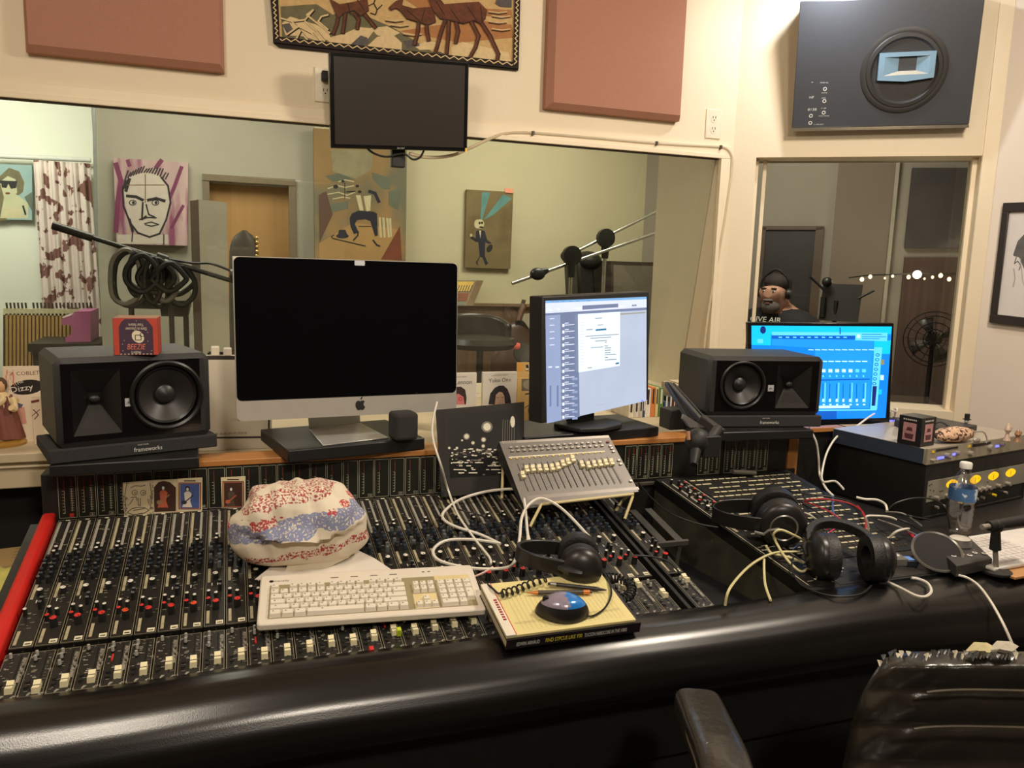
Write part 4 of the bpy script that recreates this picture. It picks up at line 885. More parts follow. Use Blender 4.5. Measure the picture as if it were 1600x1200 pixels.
# ---- blue lit screen at the right
Q1, Q2 = atd(1170, 666, 2.50), atd(1390, 662, 2.46); e = Q2 - Q1; T = fr_xz(Q1, (e.x, e.y, 0)); nf = -T.col[1].to_3d()
q = [Q1, Q2, onp(1397, 505, Q1, nf), onp(1168, 503.5, Q1, nf)]
t = thing('blue_screen_monitor', 'monitor with glowing blue mixer program behind the right studio monitor', 'monitor', frame((q[0] + q[1]) / 2 - Vector((0, 0, .03)), T.col[0].to_3d(), T.col[1].to_3d(), (0, 0, 1)))
m = M(); m.hexa(q, -nf * .03, GB); m.hexa(rectq(q, .2, .1, .8, .7), -nf * .05, GB); part('bezel', m, t, bev=.002)
a = Art(Q1, nf); a.l = 2; c8 = lambda pts: [(1170 + x / 6.665, 490 + y / 6.665) for x, y in pts]
def cp(pts, mt): a.poly(c8(pts), mt)
B1 = glow('blue_ui_base', (0, 128, 238), 1.0); B2 = glow('blue_ui_cyan', (0, 192, 255), 1.0); B3 = glow('blue_ui_light', (96, 208, 255), 1.0); B4 = glow('blue_ui_deep', (0, 92, 196), .9); B5 = glow('blue_ui_mid', (24, 146, 250), 1.0); B6 = glow('blue_ui_navy', (8, 40, 120), .8); B7 = glow('blue_ui_white', (196, 244, 255), 1.0)
cp([(28, 125), (1490, 135), (1425, 1085), (28, 1120)], B1); cp([(28, 125), (1490, 135), (1480, 215), (28, 215)], B2); cp([(28, 215), (232, 215), (228, 330), (28, 325)], B2); cp([(1305, 280), (1480, 280), (1470, 420), (1300, 420)], B2)
cp([(240, 190), (1110, 195), (1110, 228), (240, 225)], B3); cp([(240, 228), (1110, 232), (1105, 268), (240, 262)], B4); cp([(240, 264), (1300, 275), (1250, 985), (690, 990), (690, 360), (240, 330)], B5)
cp([(560, 1000), (1330, 995), (1330, 1008), (560, 1015)], B3); cp([(600, 1015), (915, 1012), (915, 1100), (600, 1105)], B4)
a.oval(1170 + 148 / 6.665, 490 + 170 / 6.665, 4.6, 6, B6); cp([(90, 265), (148, 265), (148, 308), (90, 308)], B3); cp([(945, 145), (958, 145), (958, 215), (945, 215)], B4)
cp([(1110, 195), (1445, 200), (1440, 288), (1108, 278)], B3); cp([(1125, 218), (1160, 218), (1160, 255), (1125, 255)], B7)
for y, x1 in ((212, 1385), (236, 1430), (256, 1360)): cp([(1178, y), (x1, y + 2), (x1, y + 8), (1178, y + 6)], B4)
for x in range(310, 1010, 75): cp([(x, 240), (x + 36, 241), (x + 36, 254), (x, 253)], B3)
for k in range(10):
    x = 560 + k * 70; cp([(x + 60, 372), (x + 115, 374), (x + 115, 382), (x + 60, 380)], B7)
    if k > 2: cp([(x - 10, 492), (x + 45, 493), (x + 45, 503), (x - 10, 502)], B7); cp([(x - 10, 578), (x + 30, 578), (x + 30, 612), (x - 10, 612)], B7 if k < 8 else B3); cp([(x - 4, 640), (x + 12, 640), (x + 12, 662), (x - 4, 662)], B3)
    cp([(x, 730), (x + 8, 730), (x + 4, 900), (x - 4, 900)], B4); cp([(x + 20, 720), (x + 34, 720), (x + 28, 925), (x + 14, 925)], B3) if k % 2 else None; cp([(x - 4, 888), (x + 16, 888), (x + 14, 920), (x - 6, 920)], B7); cp([(x, 940), (x + 22, 940), (x + 21, 955), (x - 1, 955)], B7)
cp([(690, 686), (1260, 676), (1260, 690), (690, 700)], B4); cp([(560, 962), (1050, 956), (1050, 984), (560, 990)], B7)
cp([(1308, 350), (1390, 352), (1335, 998), (1265, 995)], B3); cp([(1290, 755), (1334, 755), (1315, 960), (1278, 960)], B6)
for k in range(7): a.oval(1170 + (1342 - k * 6) / 6.665, 490 + (430 + k * 50) / 6.665, 3.2, 2.6, B4); a.oval(1170 + (1342 - k * 6) / 6.665, 490 + (430 + k * 50) / 6.665, 2.0, 1.5, B3)
for x, y, mt in ((1375, 480, mat('icon_tan', (170, 170, 130), .5)), (1370, 640, B7), (1350, 790, B2)): cp([(x, y), (x + 36, y), (x + 34, y + 52), (x - 2, y + 52)], mt)
part('display', a, t, norm=False, flat=True, label='glowing blue screen')
m = M(); c = (q[0] + q[1]) / 2 + T.col[1].to_3d() * .05; m.box(c + Vector((0, 0, .02)), (.06, .03, .14), GB); m.box(Vector((c.x, c.y, ZC + .006)), (.2, .12, .010), GB); part('stand', m, t, bev=.003)

# ---- puzzle box, books and prints standing on the counter
yb = 2.12
def standing(name, label, cat, x0, x1, y0, Y, th, mt, y1=None, group=None, art=None, ybot=None, lean=.0, zbot=None):
    """an upright flat thing on the counter whose top corners fall at (x0,y0),(x1,y1)"""
    a_, b_ = ony(x0, y0, Y), ony(x1, y1 or y0, Y); z1 = (a_.z + b_.z) / 2; zb_ = ZC + .0005 if zbot is None else zbot
    t = thing(name, label, cat, ((a_.x + b_.x) / 2, Y, zb_), group); m = M()
    m.hexa([(a_.x, Y, zb_), (b_.x, Y, zb_), (b_.x, Y, z1), (a_.x, Y, z1)], (0, th, 0), mt); part(art[0] if art else 'cover', m, t, bev=.0008)
    if art:
        A = Art((0, Y, 0), (0, -1, 0)); A.l = 1; art[1](A); part(art[2], A, t, norm=False, flat=True)
    return t
PW = mat('puzzle_white', (214, 204, 184), .5, var=.02); FRK = mat('frame_dark', (52, 46, 42), .5)
def f(A):
    A.rect(300, 556, 420, 562, FRK); A.line([(330, 684), (420, 683)], 3, FRK); A.line([(421, 560), (420, 684)], 2.5, FRK); A.words('THE ALBUM PUZZLE', 330, 680, 386, 678, 3.4, mat('print_dark', (70, 62, 56), .6)); A.words('Chris', 360, 658, 376, 657, 4.5, mat('print_faint', (178, 166, 146), .6), shear=.3)
pz = standing('puzzle_box', 'white boxed album puzzle with dark edge standing behind the left studio monitor', 'box', 296, 423, 556, 2.10, .05, PW, 560, art=('box', f, 'box_print'))
zpz = ony(360, 557, 2.10).z + .001
for k, (lab, x0, x1, h, c) in enumerate((('small white adapter block on the puzzle box, next to the computer edge', 349, 362, .018, (214, 206, 190)), ('small cream block on the puzzle box, behind the left studio monitor', 330, 343, .022, (220, 210, 190)))):
    a_, b_ = ony(x0, 557, 2.12).x, ony(x1, 557, 2.12).x; m = M(); m.box(((a_ + b_) / 2, 2.125, zpz + h / 2), (b_ - a_, .03, h), mat('adapter_%d' % k, c, .5)); solo('power_adapter', m, lab, 'adapter', bev=.002)
m = M(); m.cyl(ony(345, 553, 2.14), ony(368, 546, 2.14), .0025, MB); m.cyl(ony(326, 551, 2.14), ony(352, 552, 2.14), .0035, MB); m.cyl(ony(326, 551, 2.14), (ony(326, 551, 2.14).x, 2.14, zpz), .003, MB); solo('hand_tool', m, 'small black tool lying on the white puzzle box', 'tool')
BW = mat('book_white', (224, 216, 202), .5, var=.02); INK = mat('book_ink', (40, 34, 34), .6); HAIRB = mat('book_hair_brown', (62, 44, 38), .6); FACEP = mat('book_face_pink', (216, 130, 128), .6); FACET = mat('book_face_tan', (206, 170, 146), .6); REDG = mat('book_red', (190, 40, 60), .5)
def f(A):
    A.words('A KIDS BOOK ABOUT', 704, 590.5, 730, 589.5, 1.8, INK); A.words('John Lennon', 692, 601, 738, 600, 7, INK)
    A.poly([(700, 632), (703, 612), (710, 605), (720, 604), (727, 609), (729, 622), (728, 632)], HAIRB); A.poly([(704, 632), (706, 619), (716, 615), (724, 620), (726, 632)], FACEP)
    for x in (709, 719.5): A.oval(x, 623.5, 3.4, 3.2, REDG); A.oval(x, 623.5, 2.2, 2.0, FACEP)
def f2(A):
    A.words('A KIDS BOOK ABOUT', 768, 588, 794, 586.5, 1.8, INK); A.words('Yoko Ono', 764, 598, 799, 596, 6.5, INK)
    A.poly([(763, 632), (766, 615), (773, 606), (780, 602.5), (787, 602.5), (793, 608), (797, 618), (799, 632)], mat('book_hair_black', (48, 42, 46), .6)); A.poly([(773, 632), (775, 617), (780, 612), (785, 613), (788, 619), (789, 632)], FACET)
    A.line([(776, 621), (779, 621.5)], .8, INK); A.line([(784, 621), (787, 620.5)], .8, INK)
standing('picture_book', 'white picture book with pink face in red glasses, half hidden by the computer', 'book', 690, 745, 582.5, 2.20, .012, BW, 583.5, 'white picture books by the window', ('cover', f, 'cover_print'))
standing('picture_book', 'white picture book with long black haired face, behind the night photograph', 'book', 754.5, 808, 582, 2.20, .012, BW, 580.5, 'white picture books by the window', ('cover', f2, 'cover_print'))
TANP = mat('print_tan', (206, 172, 108), .6, var=.05); ORP = mat('print_orange', (222, 160, 72), .6); GRP = mat('print_olive_grey', (112, 104, 84), .6)
def f(A): A.rect(809, 567, 817, 580, ORP); [A.oval(828 + random.uniform(-5, 5), 578 + random.uniform(-8, 8), 2.2, 1.6, INK if k % 2 else BW) for k in range(9)]
standing('art_card', 'orange cartoon card standing beside the screen, uppermost of two', 'card', 808, 850, 566, 2.30, .004, TANP, 566, art=('card', f, 'card_print'))
def f(A): A.rect(815, 592, 850, 611, GRP); A.oval(829, 601, 12, 8, mat('print_grey_blob', (150, 140, 120), .6)); A.line([(821, 616), (832, 614)], 2, INK); A.line([(820, 637), (828, 632), (832, 640), (838, 632)], 1, INK); A.oval(830, 641, 5, 9, mat('print_brown', (96, 60, 44), .6)); A.oval(828, 599, .8, 1.2, INK); A.oval(832, 599, .8, 1.2, INK)
standing('art_card', 'tan printed card with grey creature, behind the lit program screen', 'card', 809, 860, 590, 2.26, .004, TANP, 590, art=('card', f, 'card_print'))
BK_ = [('white spined paperback at the left end of the book row', 983, 991, 631, (206, 196, 176)), ('off white paperback second from the left in the book row', 991.5, 999, 629, (196, 188, 172)), ('pale grey paperback third in the row under the screen corner', 999.5, 1005, 627, (180, 172, 160)), ('slim dark blue paperback between pale ones', 1005.5, 1009, 626, (52, 66, 92)),
       ('tall white hardback beside the orange book', 1009.5, 1018, 607, (214, 206, 190)), ('orange spined book beside the tall white one', 1018.5, 1025, 605, (204, 120, 60)), ('cream yellow spined book between orange and green ones', 1025.5, 1030, 606, (214, 200, 140)), ('green spined book at the right of the cream one', 1030.5, 1038, 606, (92, 128, 66)), ('short blue and white book leaning after the green one', 1038.5, 1045, 628, (70, 96, 140)), ('dark slate spined book behind the folded arm', 1045.5, 1052, 620, (56, 58, 78)), ('dark red spined book behind the folded arm', 1052.5, 1056, 622, (126, 44, 40)), ('olive brown spined book behind the folded arm', 1056.5, 1061, 622, (122, 102, 54)), ('narrow cream box file behind the folded arm', 1064, 1074, 604, (190, 172, 144)), ('wide cream box file behind the right studio monitor', 1074.8, 1090, 602, (198, 180, 150))]
for lab, x0, x1, y0, c in BK_:
    Y = 2.30; a_, b_ = ony(x0, y0, Y), ony(x1, y0, Y); t = thing('shelf_book', lab, 'book', ((a_.x + b_.x) / 2, Y, ZC + .0005), 'books in the row on the counter'); mt = mat('spine_%d_%d_%d' % c, c, .6, var=.15, vs=90)
    m = M(); m.hexa([(a_.x, Y, ZC + .0005), (b_.x, Y, ZC + .0005), (b_.x, Y, a_.z), (a_.x, Y, a_.z)], (0, .13, 0), mt); part('cover', m, t, bev=.001)
    m = M(); zz_ = (ZC + a_.z) / 2 + .02; k_ = (b_.x - a_.x); m.box(((a_.x + b_.x) / 2, Y - .0006, zz_), (k_ * .35, .0006, .05), INK if sum(c) > 380 else BW); part('spine_title', m, t)

# ---- folded spring arm with a dark microphone
t = thing('boom_arm', 'folded black spring microphone arm clamped between the two right risers', 'boom arm', onz(1062, 672, .996))
ARM = mat('arm_grey_black', (62, 58, 56), .4, .3)
Pa, Pb, Pc, Pd = atd(1046, 600, 2.15), atd(1100, 662, 1.93), atd(1078, 660, 1.98), atd(1114, 668, 1.90)
def bar(m, a, b, w, h, mt):
    d = (b - a).normalized(); s = d.cross(Vector((0, 0, 1))).normalized(); u_ = s.cross(d)
    m.hexa([a - s * w / 2 - u_ * h / 2, a + s * w / 2 - u_ * h / 2, a + s * w / 2 + u_ * h / 2, a - s * w / 2 + u_ * h / 2], b - a, mt)
s_ = Vector((.012, 0, 0))
m = M(); bar(m, Pa, Pb, .010, .012, ARM); bar(m, Pa + s_, Pb + s_ * 1.2, .006, .008, MB); part('upper_arm', m, t, bev=.001)
m = M(); bar(m, Pa + Vector((-.004, .01, 0)), Pc, .008, .012, MB); bar(m, Pa + Vector((.006, .02, 0)), Pc + Vector((.02, .01, 0)), .006, .008, ARM); part('lower_arm', m, t, bev=.001)
m = M(); bar(m, Pb + Vector((-.01, 0, .012)), Pd + Vector((.012, -.02, -.012)), .020, .024, ARM); part('elbow', m, t, bev=.003)
m = M(); m.hexa([atd(1070, 648, 1.95), atd(1102, 668, 1.90), atd(1078, 668, 1.90), atd(1068, 655, 1.93)], (0, .012, 0), ARM); part('bracket', m, t)
m = M(); m.box(onz(1062, 673, .9965) + Vector((0, .04, .029)), (.055, .06, .058), MB); part('base_block', m, t, bev=.003)
m = M(); c = atd(1108, 690, 1.84); m.box(c + Vector((0, 0, -.01)), (.045, .03, .05), MB); m.ball(atd(1090, 690, 1.84), (.030, .028, .032), MB, 14, 10); m.cyl(Pd + Vector((0, -.02, 0)), c, .012, MB); m.cyl(atd(1088, 700, 1.83), atd(1084, 726, 1.80), .014, MB, r1=.008)
part('microphone', m, t, bev=.002, label='dark foam covered microphone hanging from the arm')
m = M(); m.cyl(atd(1075, 674, 1.815), atd(1076, 687, 1.815), .0045, mat('clip_copper', (190, 140, 104), .4), n=10); part('clamp_screw', m, t)

# ---- night photograph in a black mat, leaning on the bridge
b0, b1 = con(691, 779, .001), con(800, 770, .001); yb_ = max(b0.y, b1.y); b0, b1 = Vector((b0.x, 1.785, 0)), Vector((b1.x, 1.785, 0))
b0.z = b1.z = (C0 + CV * ((1.785 - C0.y) / CV.y)).z + .002
t0, t1 = ony(681, 641, 1.826), ony(819, 628, 1.826)
pn_ = (b1 - b0).cross(t0 - b0).normalized(); pn_ = pn_ if pn_.y < 0 else -pn_
gp = lambda x, y: onp(x, y, b0, pn_)
q = [gp(690, 777), gp(818.5, 764), gp(819, 628), gp(681, 640.5)]
t = thing('photo_print', 'black and white night street photograph in a black mat leaning on the meters', 'photograph', (q[0] + q[1]) / 2)
m = M(); m.hexa(q, -pn_ * .004, mat('mat_board_black', (42, 39, 37), .7, var=.05)); part('mat_board', m, t)
A = Art(b0, pn_); A.l = 1; NG = mat('photo_dark', (46, 44, 44), .4, var=.12, vs=25); LW = mat('photo_white', (232, 226, 204), .4); LG = mat('photo_grey', (134, 128, 116), .4); LD = mat('photo_black', (22, 21, 21), .4)
A.poly([(699, 647), (806, 640), (810, 741), (703, 747)], NG); A.poly([(702, 716), (808, 706), (810, 741), (703, 747)], LD)
rr = random.Random(3)
for k in range(6): A.line([(786 + k * 3.5, 655 + 3 * rr.random()), (785 + k * 3.6, 700)], .7, LG, up=k == 0)
for x, y, r in ((761, 667, 7), (729, 682, 4.2), (739, 692, 2.6), (755.5, 687, 3.4), (755, 697, 2.6), (722, 688, 1.6), (702, 700, 2), (714, 700, 2), (746, 703, 2)): A.oval(x, y, r * 1.25, r * 1.25, LG); A.oval(x, y, r * .85, r * .85, LW)
A.oval(801, 659, 3.6, 9, LW)
A.l += 1
for k in range(120):
    x = 704 + rr.random() * 102; y = 700 + abs(rr.gauss(0, 16)); 
    if y > 741: continue
    A.rect(x, y, x + 1.5 + rr.random() * 5, y + .7 + rr.random() * 1.6, LW if rr.random() < .55 else LG, up=False)
for y0 in (722, 727, 733, 738):
    for k in range(7): x = 706 + rr.random() * 90; A.rect(x, y0, x + 5 + rr.random() * 10, y0 + 1.6, LW, up=False)
part('photograph', A, t, norm=False, flat=True, label='grey night scene with white lights')

# ---- trading cards on the meters
YQ = YMB - .006
def card(label, q, fn, base_):
    P = [ony(x, y, YQ) for x, y in q]; zl = .884; t = thing('trading_card', label, 'card', ((P[0].x + P[1].x) / 2, YQ, P[0].z), 'picture cards stuck on the meters')
    m = M(); m.hexa(P, (0, .0006, 0), base_); part('card', m, t, flat=True)
    A = Art((0, YQ, 0), (0, -1, 0)); A.l = 0; fn(A); part('card_print', A, t, norm=False, flat=True)
CW = mat('card_cream', (216, 200, 164), .55); CI_ = mat('card_ink', (48, 42, 40), .6); CBR = mat('card_brown', (66, 40, 30), .5, var=.3, vs=300); COO = mat('card_orange', (190, 96, 66), .5); CBL = mat('card_blue', (72, 92, 150), .5, var=.2, vs=200); CSK = mat('card_pale', (224, 214, 200), .5)
g6 = lambda pts: [(180 + x / 7.273, 730 + y / 7.273) for x, y in pts]
def f(A):
    for e_ in (222, 318): A.oval(*g6([(e_, 290)])[0], 4.6, 4.4, CI_); A.oval(*g6([(e_, 290)])[0], 3.7, 3.5, CW); A.oval(*g6([(e_ + 4, 292)])[0], 1.7, 1.7, CI_); A.oval(*g6([(e_ + 4, 292)])[0], .9, .9, CW)
    for l in ([(175, 235), (225, 210), (300, 215), (340, 205)], [(180, 345), (240, 340), (250, 380)], [(262, 350), (262, 430), (285, 440), (285, 350)], [(140, 510), (190, 470), (260, 455), (335, 460), (385, 490), (330, 520), (200, 540), (140, 515)], [(210, 490), (330, 470)], [(165, 420), (205, 360)], [(370, 360), (390, 430)], [(130, 190), (110, 330), (125, 500)], [(395, 180), (420, 330), (400, 470)]): A.line(g6(l), .9, CI_, up=False)
    for k in range(60): x, y = (random.choice((random.uniform(95, 145), random.uniform(390, 425))), random.uniform(170, 540)); A.line(g6([(x, y), (x + random.uniform(-14, 14), y + random.uniform(-18, 18))]), .7, CI_, up=False)
card('ink drawn sad face card, leftmost on the meters', [(194, 808), (239.5, 804), (238.5, 750), (192, 754)], f, CW)
def rocker(A, x, y, s, coat, guitar):
    A.oval(x, y, 3.6 * s, 4.6 * s, CI_); A.oval(x, y + .6 * s, 1.9 * s, 2.5 * s, CSK)
    A.poly([(x - 5 * s, y + 6 * s), (x - 2 * s, y + 3.6 * s), (x + 2.5 * s, y + 3.6 * s), (x + 6 * s, y + 7 * s), (x + 4 * s, y + 18 * s), (x + 7 * s, y + 27 * s), (x - 8 * s, y + 27 * s), (x - 4 * s, y + 17 * s)], coat)
    A.line([(x - 7 * s, y + 22 * s), (x + 8 * s, y + 10 * s)], 1.6 * s, guitar); A.oval(x - 5 * s, y + 20 * s, 4 * s, 3 * s, guitar)
def f(A):
    A.poly(g6([(440, 230), (490, 170), (550, 155), (620, 170), (690, 230), (690, 500), (445, 510)]), CBR); rocker(A, 255, 762, 1.15, COO, mat('card_tan', (156, 120, 84), .5))
card('painted face card with a guitarist in red under a brown arch, second from left', [(240, 803), (276.5, 800), (276.5, 748.5), (238.5, 750)], f, CW)
def border(A, x0, y0, x1, y1):
    A.rect(x0, y0, x1, y1, CI_); A.rect(x0 + 1, y0 + 1, x1 - 1, y1 - 1, COO); A.rect(x0 + 2, y0 + 2, x1 - 2, y1 - 2, CW); A.rect((x0 + x1) / 2 - 9, y0 - 3.6, (x0 + x1) / 2 + 9, y0 - 1.8, CBR)
def f(A): border(A, 279, 754, 314, 796); A.rect(281.5, 756, 311.5, 794, CBL); rocker(A, 293, 764, 1.05, CSK, CI_)
card('card with white suited guitarist on a blue ground, third on the meters', [(276.8, 800), (316, 798), (316.3, 746), (277, 748)], f, CW)
def f(A): border(A, 347.5, 752, 381, 793); A.rect(350, 754, 378.5, 791, CBR); rocker(A, 361, 764, 1.0, mat('card_dark_suit', (84, 70, 58), .5), COO)
card('dark card with a guitarist, beside the bundled cloth', [(347, 796.5), (384, 795), (383.5, 744), (345, 746)], f, CW)

# ================================================================== on the console
def wsf(x, y, o=0.0): return onp(x, y, wFL + wn * o, wn)        # on (o above) the right hand patch section
def cable(name, label, pts, r, mt, k=7, cat='cable', group=None, n=6):
    m = M(); m.tube(spline(pts, k), r, mt, n); return solo(name, m, label, cat, group)
KW1 = mat('keyboard_white', (222, 212, 196), .45, var=.03, vs=20); KW2 = mat('key_ivory', (228, 220, 204), .45, var=.03); KYL = mat('keyboard_yellowed', (218, 200, 150), .5); KIN = mat('key_print', (112, 106, 98), .6)
WCB = mat('white_cable', (224, 218, 204), .45)
# ---- full size white keyboard
o = .034; FL, FR, BL, BR = con(400.5, 975, o), con(746, 950, o), con(403, 896, o), con(735, 879.5, o)
ex = ((FR - FL) + (BR - BL)).normalized(); ey = (CN.cross(ex)).normalized(); KW_ = .405; KD = .152
T = frame(FL - CN * .016, ex, ey, CN); t = thing('keyboard', 'full size white computer keyboard lying across the console faders', 'keyboard', T)
m = M(); m.prism(rrect(0, 0, KW_, KD, .008), 0, .014, KW1); part('keyboard_body', m, t, world=False, bev=.003)
m = M(); z = .0146
m.face([(.018, .014, z), (KW_ - .014, .014, z), (KW_ - .014, KD - .036, z), (.018, KD - .036, z)], mat('key_bed_shadow', (150, 138, 104), .7))  # darker copy of the yellowed plastic, shade between keys painted in
m.face([(KW_ - .130, .014, z + .0004), (KW_ - .086, .014, z + .0004), (KW_ - .086, .060, z + .0004), (KW_ - .130, .060, z + .0004)], KYL); m.face([(KW_ - .082, .102, z + .0004), (KW_ - .014, .102, z + .0004), (KW_ - .014, KD - .036, z + .0004), (KW_ - .082, KD - .036, z + .0004)], KYL)
part('key_bed', m, t, world=False, norm=False, label='yellowed key bed with shade painted between the keys')
km = {}
def key(u, v, w, h, mt=KW2):
    kk = (round(w, 4), round(h, 4), mt.name)
    if kk not in km:
        m = M(); w2, h2 = w - .0012, h - .0012; a, b = .0016, .0018
        m.faces([(0, 0, 0), (w2, 0, 0), (w2, h2, 0), (0, h2, 0), (a, b, .0075), (w2 - a, b, .0075), (w2 - a, h2 - a, .0075), (a, h2 - a, .0075)], [(0, 1, 5, 4), (1, 2, 6, 5), (2, 3, 7, 6), (3, 0, 4, 7), (4, 5, 6, 7)], mt)
        m.face([(w2 * .25, h2 * .58, .0077), (w2 * .25 + .003, h2 * .58, .0077), (w2 * .25 + .003, h2 * .58 + .0022, .0077), (w2 * .25, h2 * .58 + .0022, .0077)], KIN); km[kk] = mesh_of(m, 'key', ang=20)
    o = link('key', km[kk]); o.parent = t; L = Matrix.Translation((u, v, z)); o.matrix_local = L; W[o] = W[t] @ L
p = .0163; x0 = .020; y0 = .0158; R = .0158
for r_, row in enumerate(([1.3, 1.3, 1.3, 6.2, 1.3, 1.2, 1.3, 1.1], [2.2] + [1] * 10 + [2.8], [1.7] + [1] * 11 + [2.3], [1.4] + [1] * 12 + [1.6], [1] * 13 + [2.0])):
    u = x0
    for w in row: key(u, y0 + r_ * R, w * p, R); u += w * p
u = x0
for g in (1, 0, 1, 1, 1, 1, .4, 1, 1, 1, 1, .4, 1, 1, 1, 1):
    if g == 1: key(u, y0 + 5 * R + .003, p, R * .75)
    u += p if g in (0, 1) else p * g
xa = KW_ - .128
for r_ in (3, 4):
    for c in range(3): key(xa + c * .0142, y0 + r_ * R, .0142, R)
key(xa + .0142, y0 + R, .0142, R)
for c in range(3): key(xa + c * .0142, y0, .0142, R)
xa = KW_ - .081
for r_ in range(5):
    for c in range(4):
        if r_ == 0 and c == 1 or r_ in (0, 2) and c == 3: continue
        key(xa + c * .0166, y0 + r_ * R, .0166 * (2 if r_ == 0 and c == 0 else 1), R * (2 if c == 3 and r_ in (1, ) else 1))
m = M(); m.T = Matrix(); m.text('macally', frame((.038, KD - .024, .0142), (1, 0, 0), (0, 1, 0), (0, 0, 1)), .0055, INK, width=.028); m.cyl((.020, KD - .022, .0138), (.020, KD - .022, .0143), .004, INK)
for x in (.135, .172, .209, .246): m.box((x, KD - .021, .0143), (.014, .0022, .0006), KIN)
for x in (.305, .316): m.box((x, KD - .018, .0143), (.005, .003, .0006), KIN)
part('printed_marks', m, t, world=False, norm=False, label='dark printed maker name and marks')
# ---- crumpled white sheet under the keyboard and the bundle
m = M(); o = .016
q = [con(398, 905, o), con(430, 880, .02), con(470, 862, .02), con(560, 860, .018), con(585, 872, .02), con(612, 890, o), con(600, 905, o), con(500, 915, o)]; m.faces(q + [p_ - CN * .0012 for p_ in q], [tuple(range(8)), tuple(range(15, 7, -1))] + [(i, 8 + i, 8 + (i + 1) % 8, (i + 1) % 8) for i in range(8)], mat('white_sheet', (214, 206, 194), .6, var=.05)); solo('paper_sheet', m, 'creased white sheet lying under the keyboard and the bundled cloth', 'sheet', norm=False)

# ---- bundled patterned cloth
cl = bpy.data.materials.new('printed_cloth'); cl.use_nodes = True; nt = cl.node_tree; bs_ = nt.nodes['Principled BSDF']; bs_.inputs['Roughness'].default_value = .8
tc = nt.nodes.new('ShaderNodeTexCoord'); mp = nt.nodes.new('ShaderNodeMapping'); mp.inputs['Rotation'].default_value = (0, math.radians(9), 0); nt.links.new(tc.outputs['Object'], mp.inputs[0])
sep = nt.nodes.new('ShaderNodeSeparateXYZ'); nt.links.new(mp.outputs[0], sep.inputs[0])
nz = nt.nodes.new('ShaderNodeTexNoise'); nz.inputs['Scale'].default_value = 22; nz.inputs['Detail'].default_value = 3; nt.links.new(tc.outputs['Object'], nz.inputs[0])
fl = nt.nodes.new('ShaderNodeTexNoise'); fl.inputs['Scale'].default_value = 240; fl.inputs['Detail'].default_value = 3; nt.links.new(tc.outputs['Object'], fl.inputs[0])
def mth(op, a, b=None):
    n = nt.nodes.new('ShaderNodeMath'); n.operation = op
    for i, v in enumerate((a, b)):
        if v is None: continue
        if isinstance(v, (int, float)): n.inputs[i].default_value = v
        else: nt.links.new(v, n.inputs[i])
    return n.outputs[0]
hz = mth('ADD', sep.outputs['Z'], mth('MULTIPLY', mth('SUBTRACT', nz.outputs[0], .5), .045))
def band(lo, hi, thr): return mth('MULTIPLY', mth('MULTIPLY', mth('GREATER_THAN', hz, lo), mth('LESS_THAN', hz, hi)), mth('GREATER_THAN', fl.outputs[0], thr))
def mixc(a, rgb, fac):
    n = nt.nodes.new('ShaderNodeMix'); n.data_type = 'RGBA'; nt.links.new(fac, n.inputs[0])
    if isinstance(a, tuple): n.inputs[6].default_value = a
    else: nt.links.new(a, n.inputs[6])
    n.inputs[7].default_value = tuple(lin(x) for x in rgb) + (1,); return n.outputs[2]
c_ = mixc(tuple(lin(x) for x in (224, 212, 190)) + (1,), (134, 140, 172), band(.072, .108, .42))
c_ = mixc(c_, (168, 70, 74), band(.132, .160, .52)); c_ = mixc(c_, (170, 64, 68), band(.024, .040, .50)); c_ = mixc(c_, (186, 66, 70), mth('MULTIPLY', band(.104, .122, .46), mth('GREATER_THAN', nz.outputs[0], .53)))
nt.links.new(c_, bs_.inputs['Base Color'])
bp_ = nt.nodes.new('ShaderNodeBump'); bp_.inputs['Strength'].default_value = .25; bp_.inputs['Distance'].default_value = .01; nt.links.new(nz.outputs[0], bp_.inputs['Height']); nt.links.new(bp_.outputs[0], bs_.inputs['Normal'])
B0 = con(468, 872, .012); Tb = Matrix.Translation(B0) @ Matrix.Rotation(math.radians(-3), 4, 'Z')
def sq(c, p): return math.copysign(abs(c) ** p, c)
def bun(u, v):
    a = 2 * math.pi * u; b = math.pi * (v - .5)
    x = .133 * sq(math.cos(b), .42) * sq(math.cos(a), .75); y = .076 * sq(math.cos(b), .45) * sq(math.sin(a), .75); z = .080 + .080 * sq(math.sin(b), .75)
    x *= 1 - .30 * max(0, z - .085) / .075; x += .010 * max(0, z - .08) / .08
    z -= .022 * max(0, x) / .134 * (z / .16)
    f_ = .004 * math.sin(x * 44 + z * 30 + 1) + .003 * math.sin(z * 60 - x * 34 + y * 30) + .003 * math.sin(x * 80 + y * 60)
    tri = lambda q: abs((q % 2) - 1)
    f_ += .007 * (tri(x * 19 + z * 14 + 3 * math.sin(x * 12)) - .5) * (z > .02) + .005 * (tri(z * 33 - x * 7 + .8 * math.sin(x * 25)) - .5)
    if y < 0:                                                     # front fold: a flap rolled over the lower lip
        w_ = 1 - (x / .14) ** 2; zf = .060 + .10 * x * x * 20 - .03 * x
        if z > zf: y -= .016 * w_ * math.exp(-(z - zf) / .035)
        else: y += .016 * w_ * math.exp(-(zf - z) / .016)
    n_ = math.sqrt(x * x + y * y) + 1e-6
    return (x + f_ * x / n_, y + f_ * y / n_ , max(.0, z + .5 * f_))
m = M(); m.grid(bun, 96, 56, cl, closeu=True); t = thing('bundled_cloth', 'bundled white cloth printed with red and blue patches, sitting on the console', 'cloth', Tb); part('cloth', m, t, world=False, ang=80, T=Matrix())
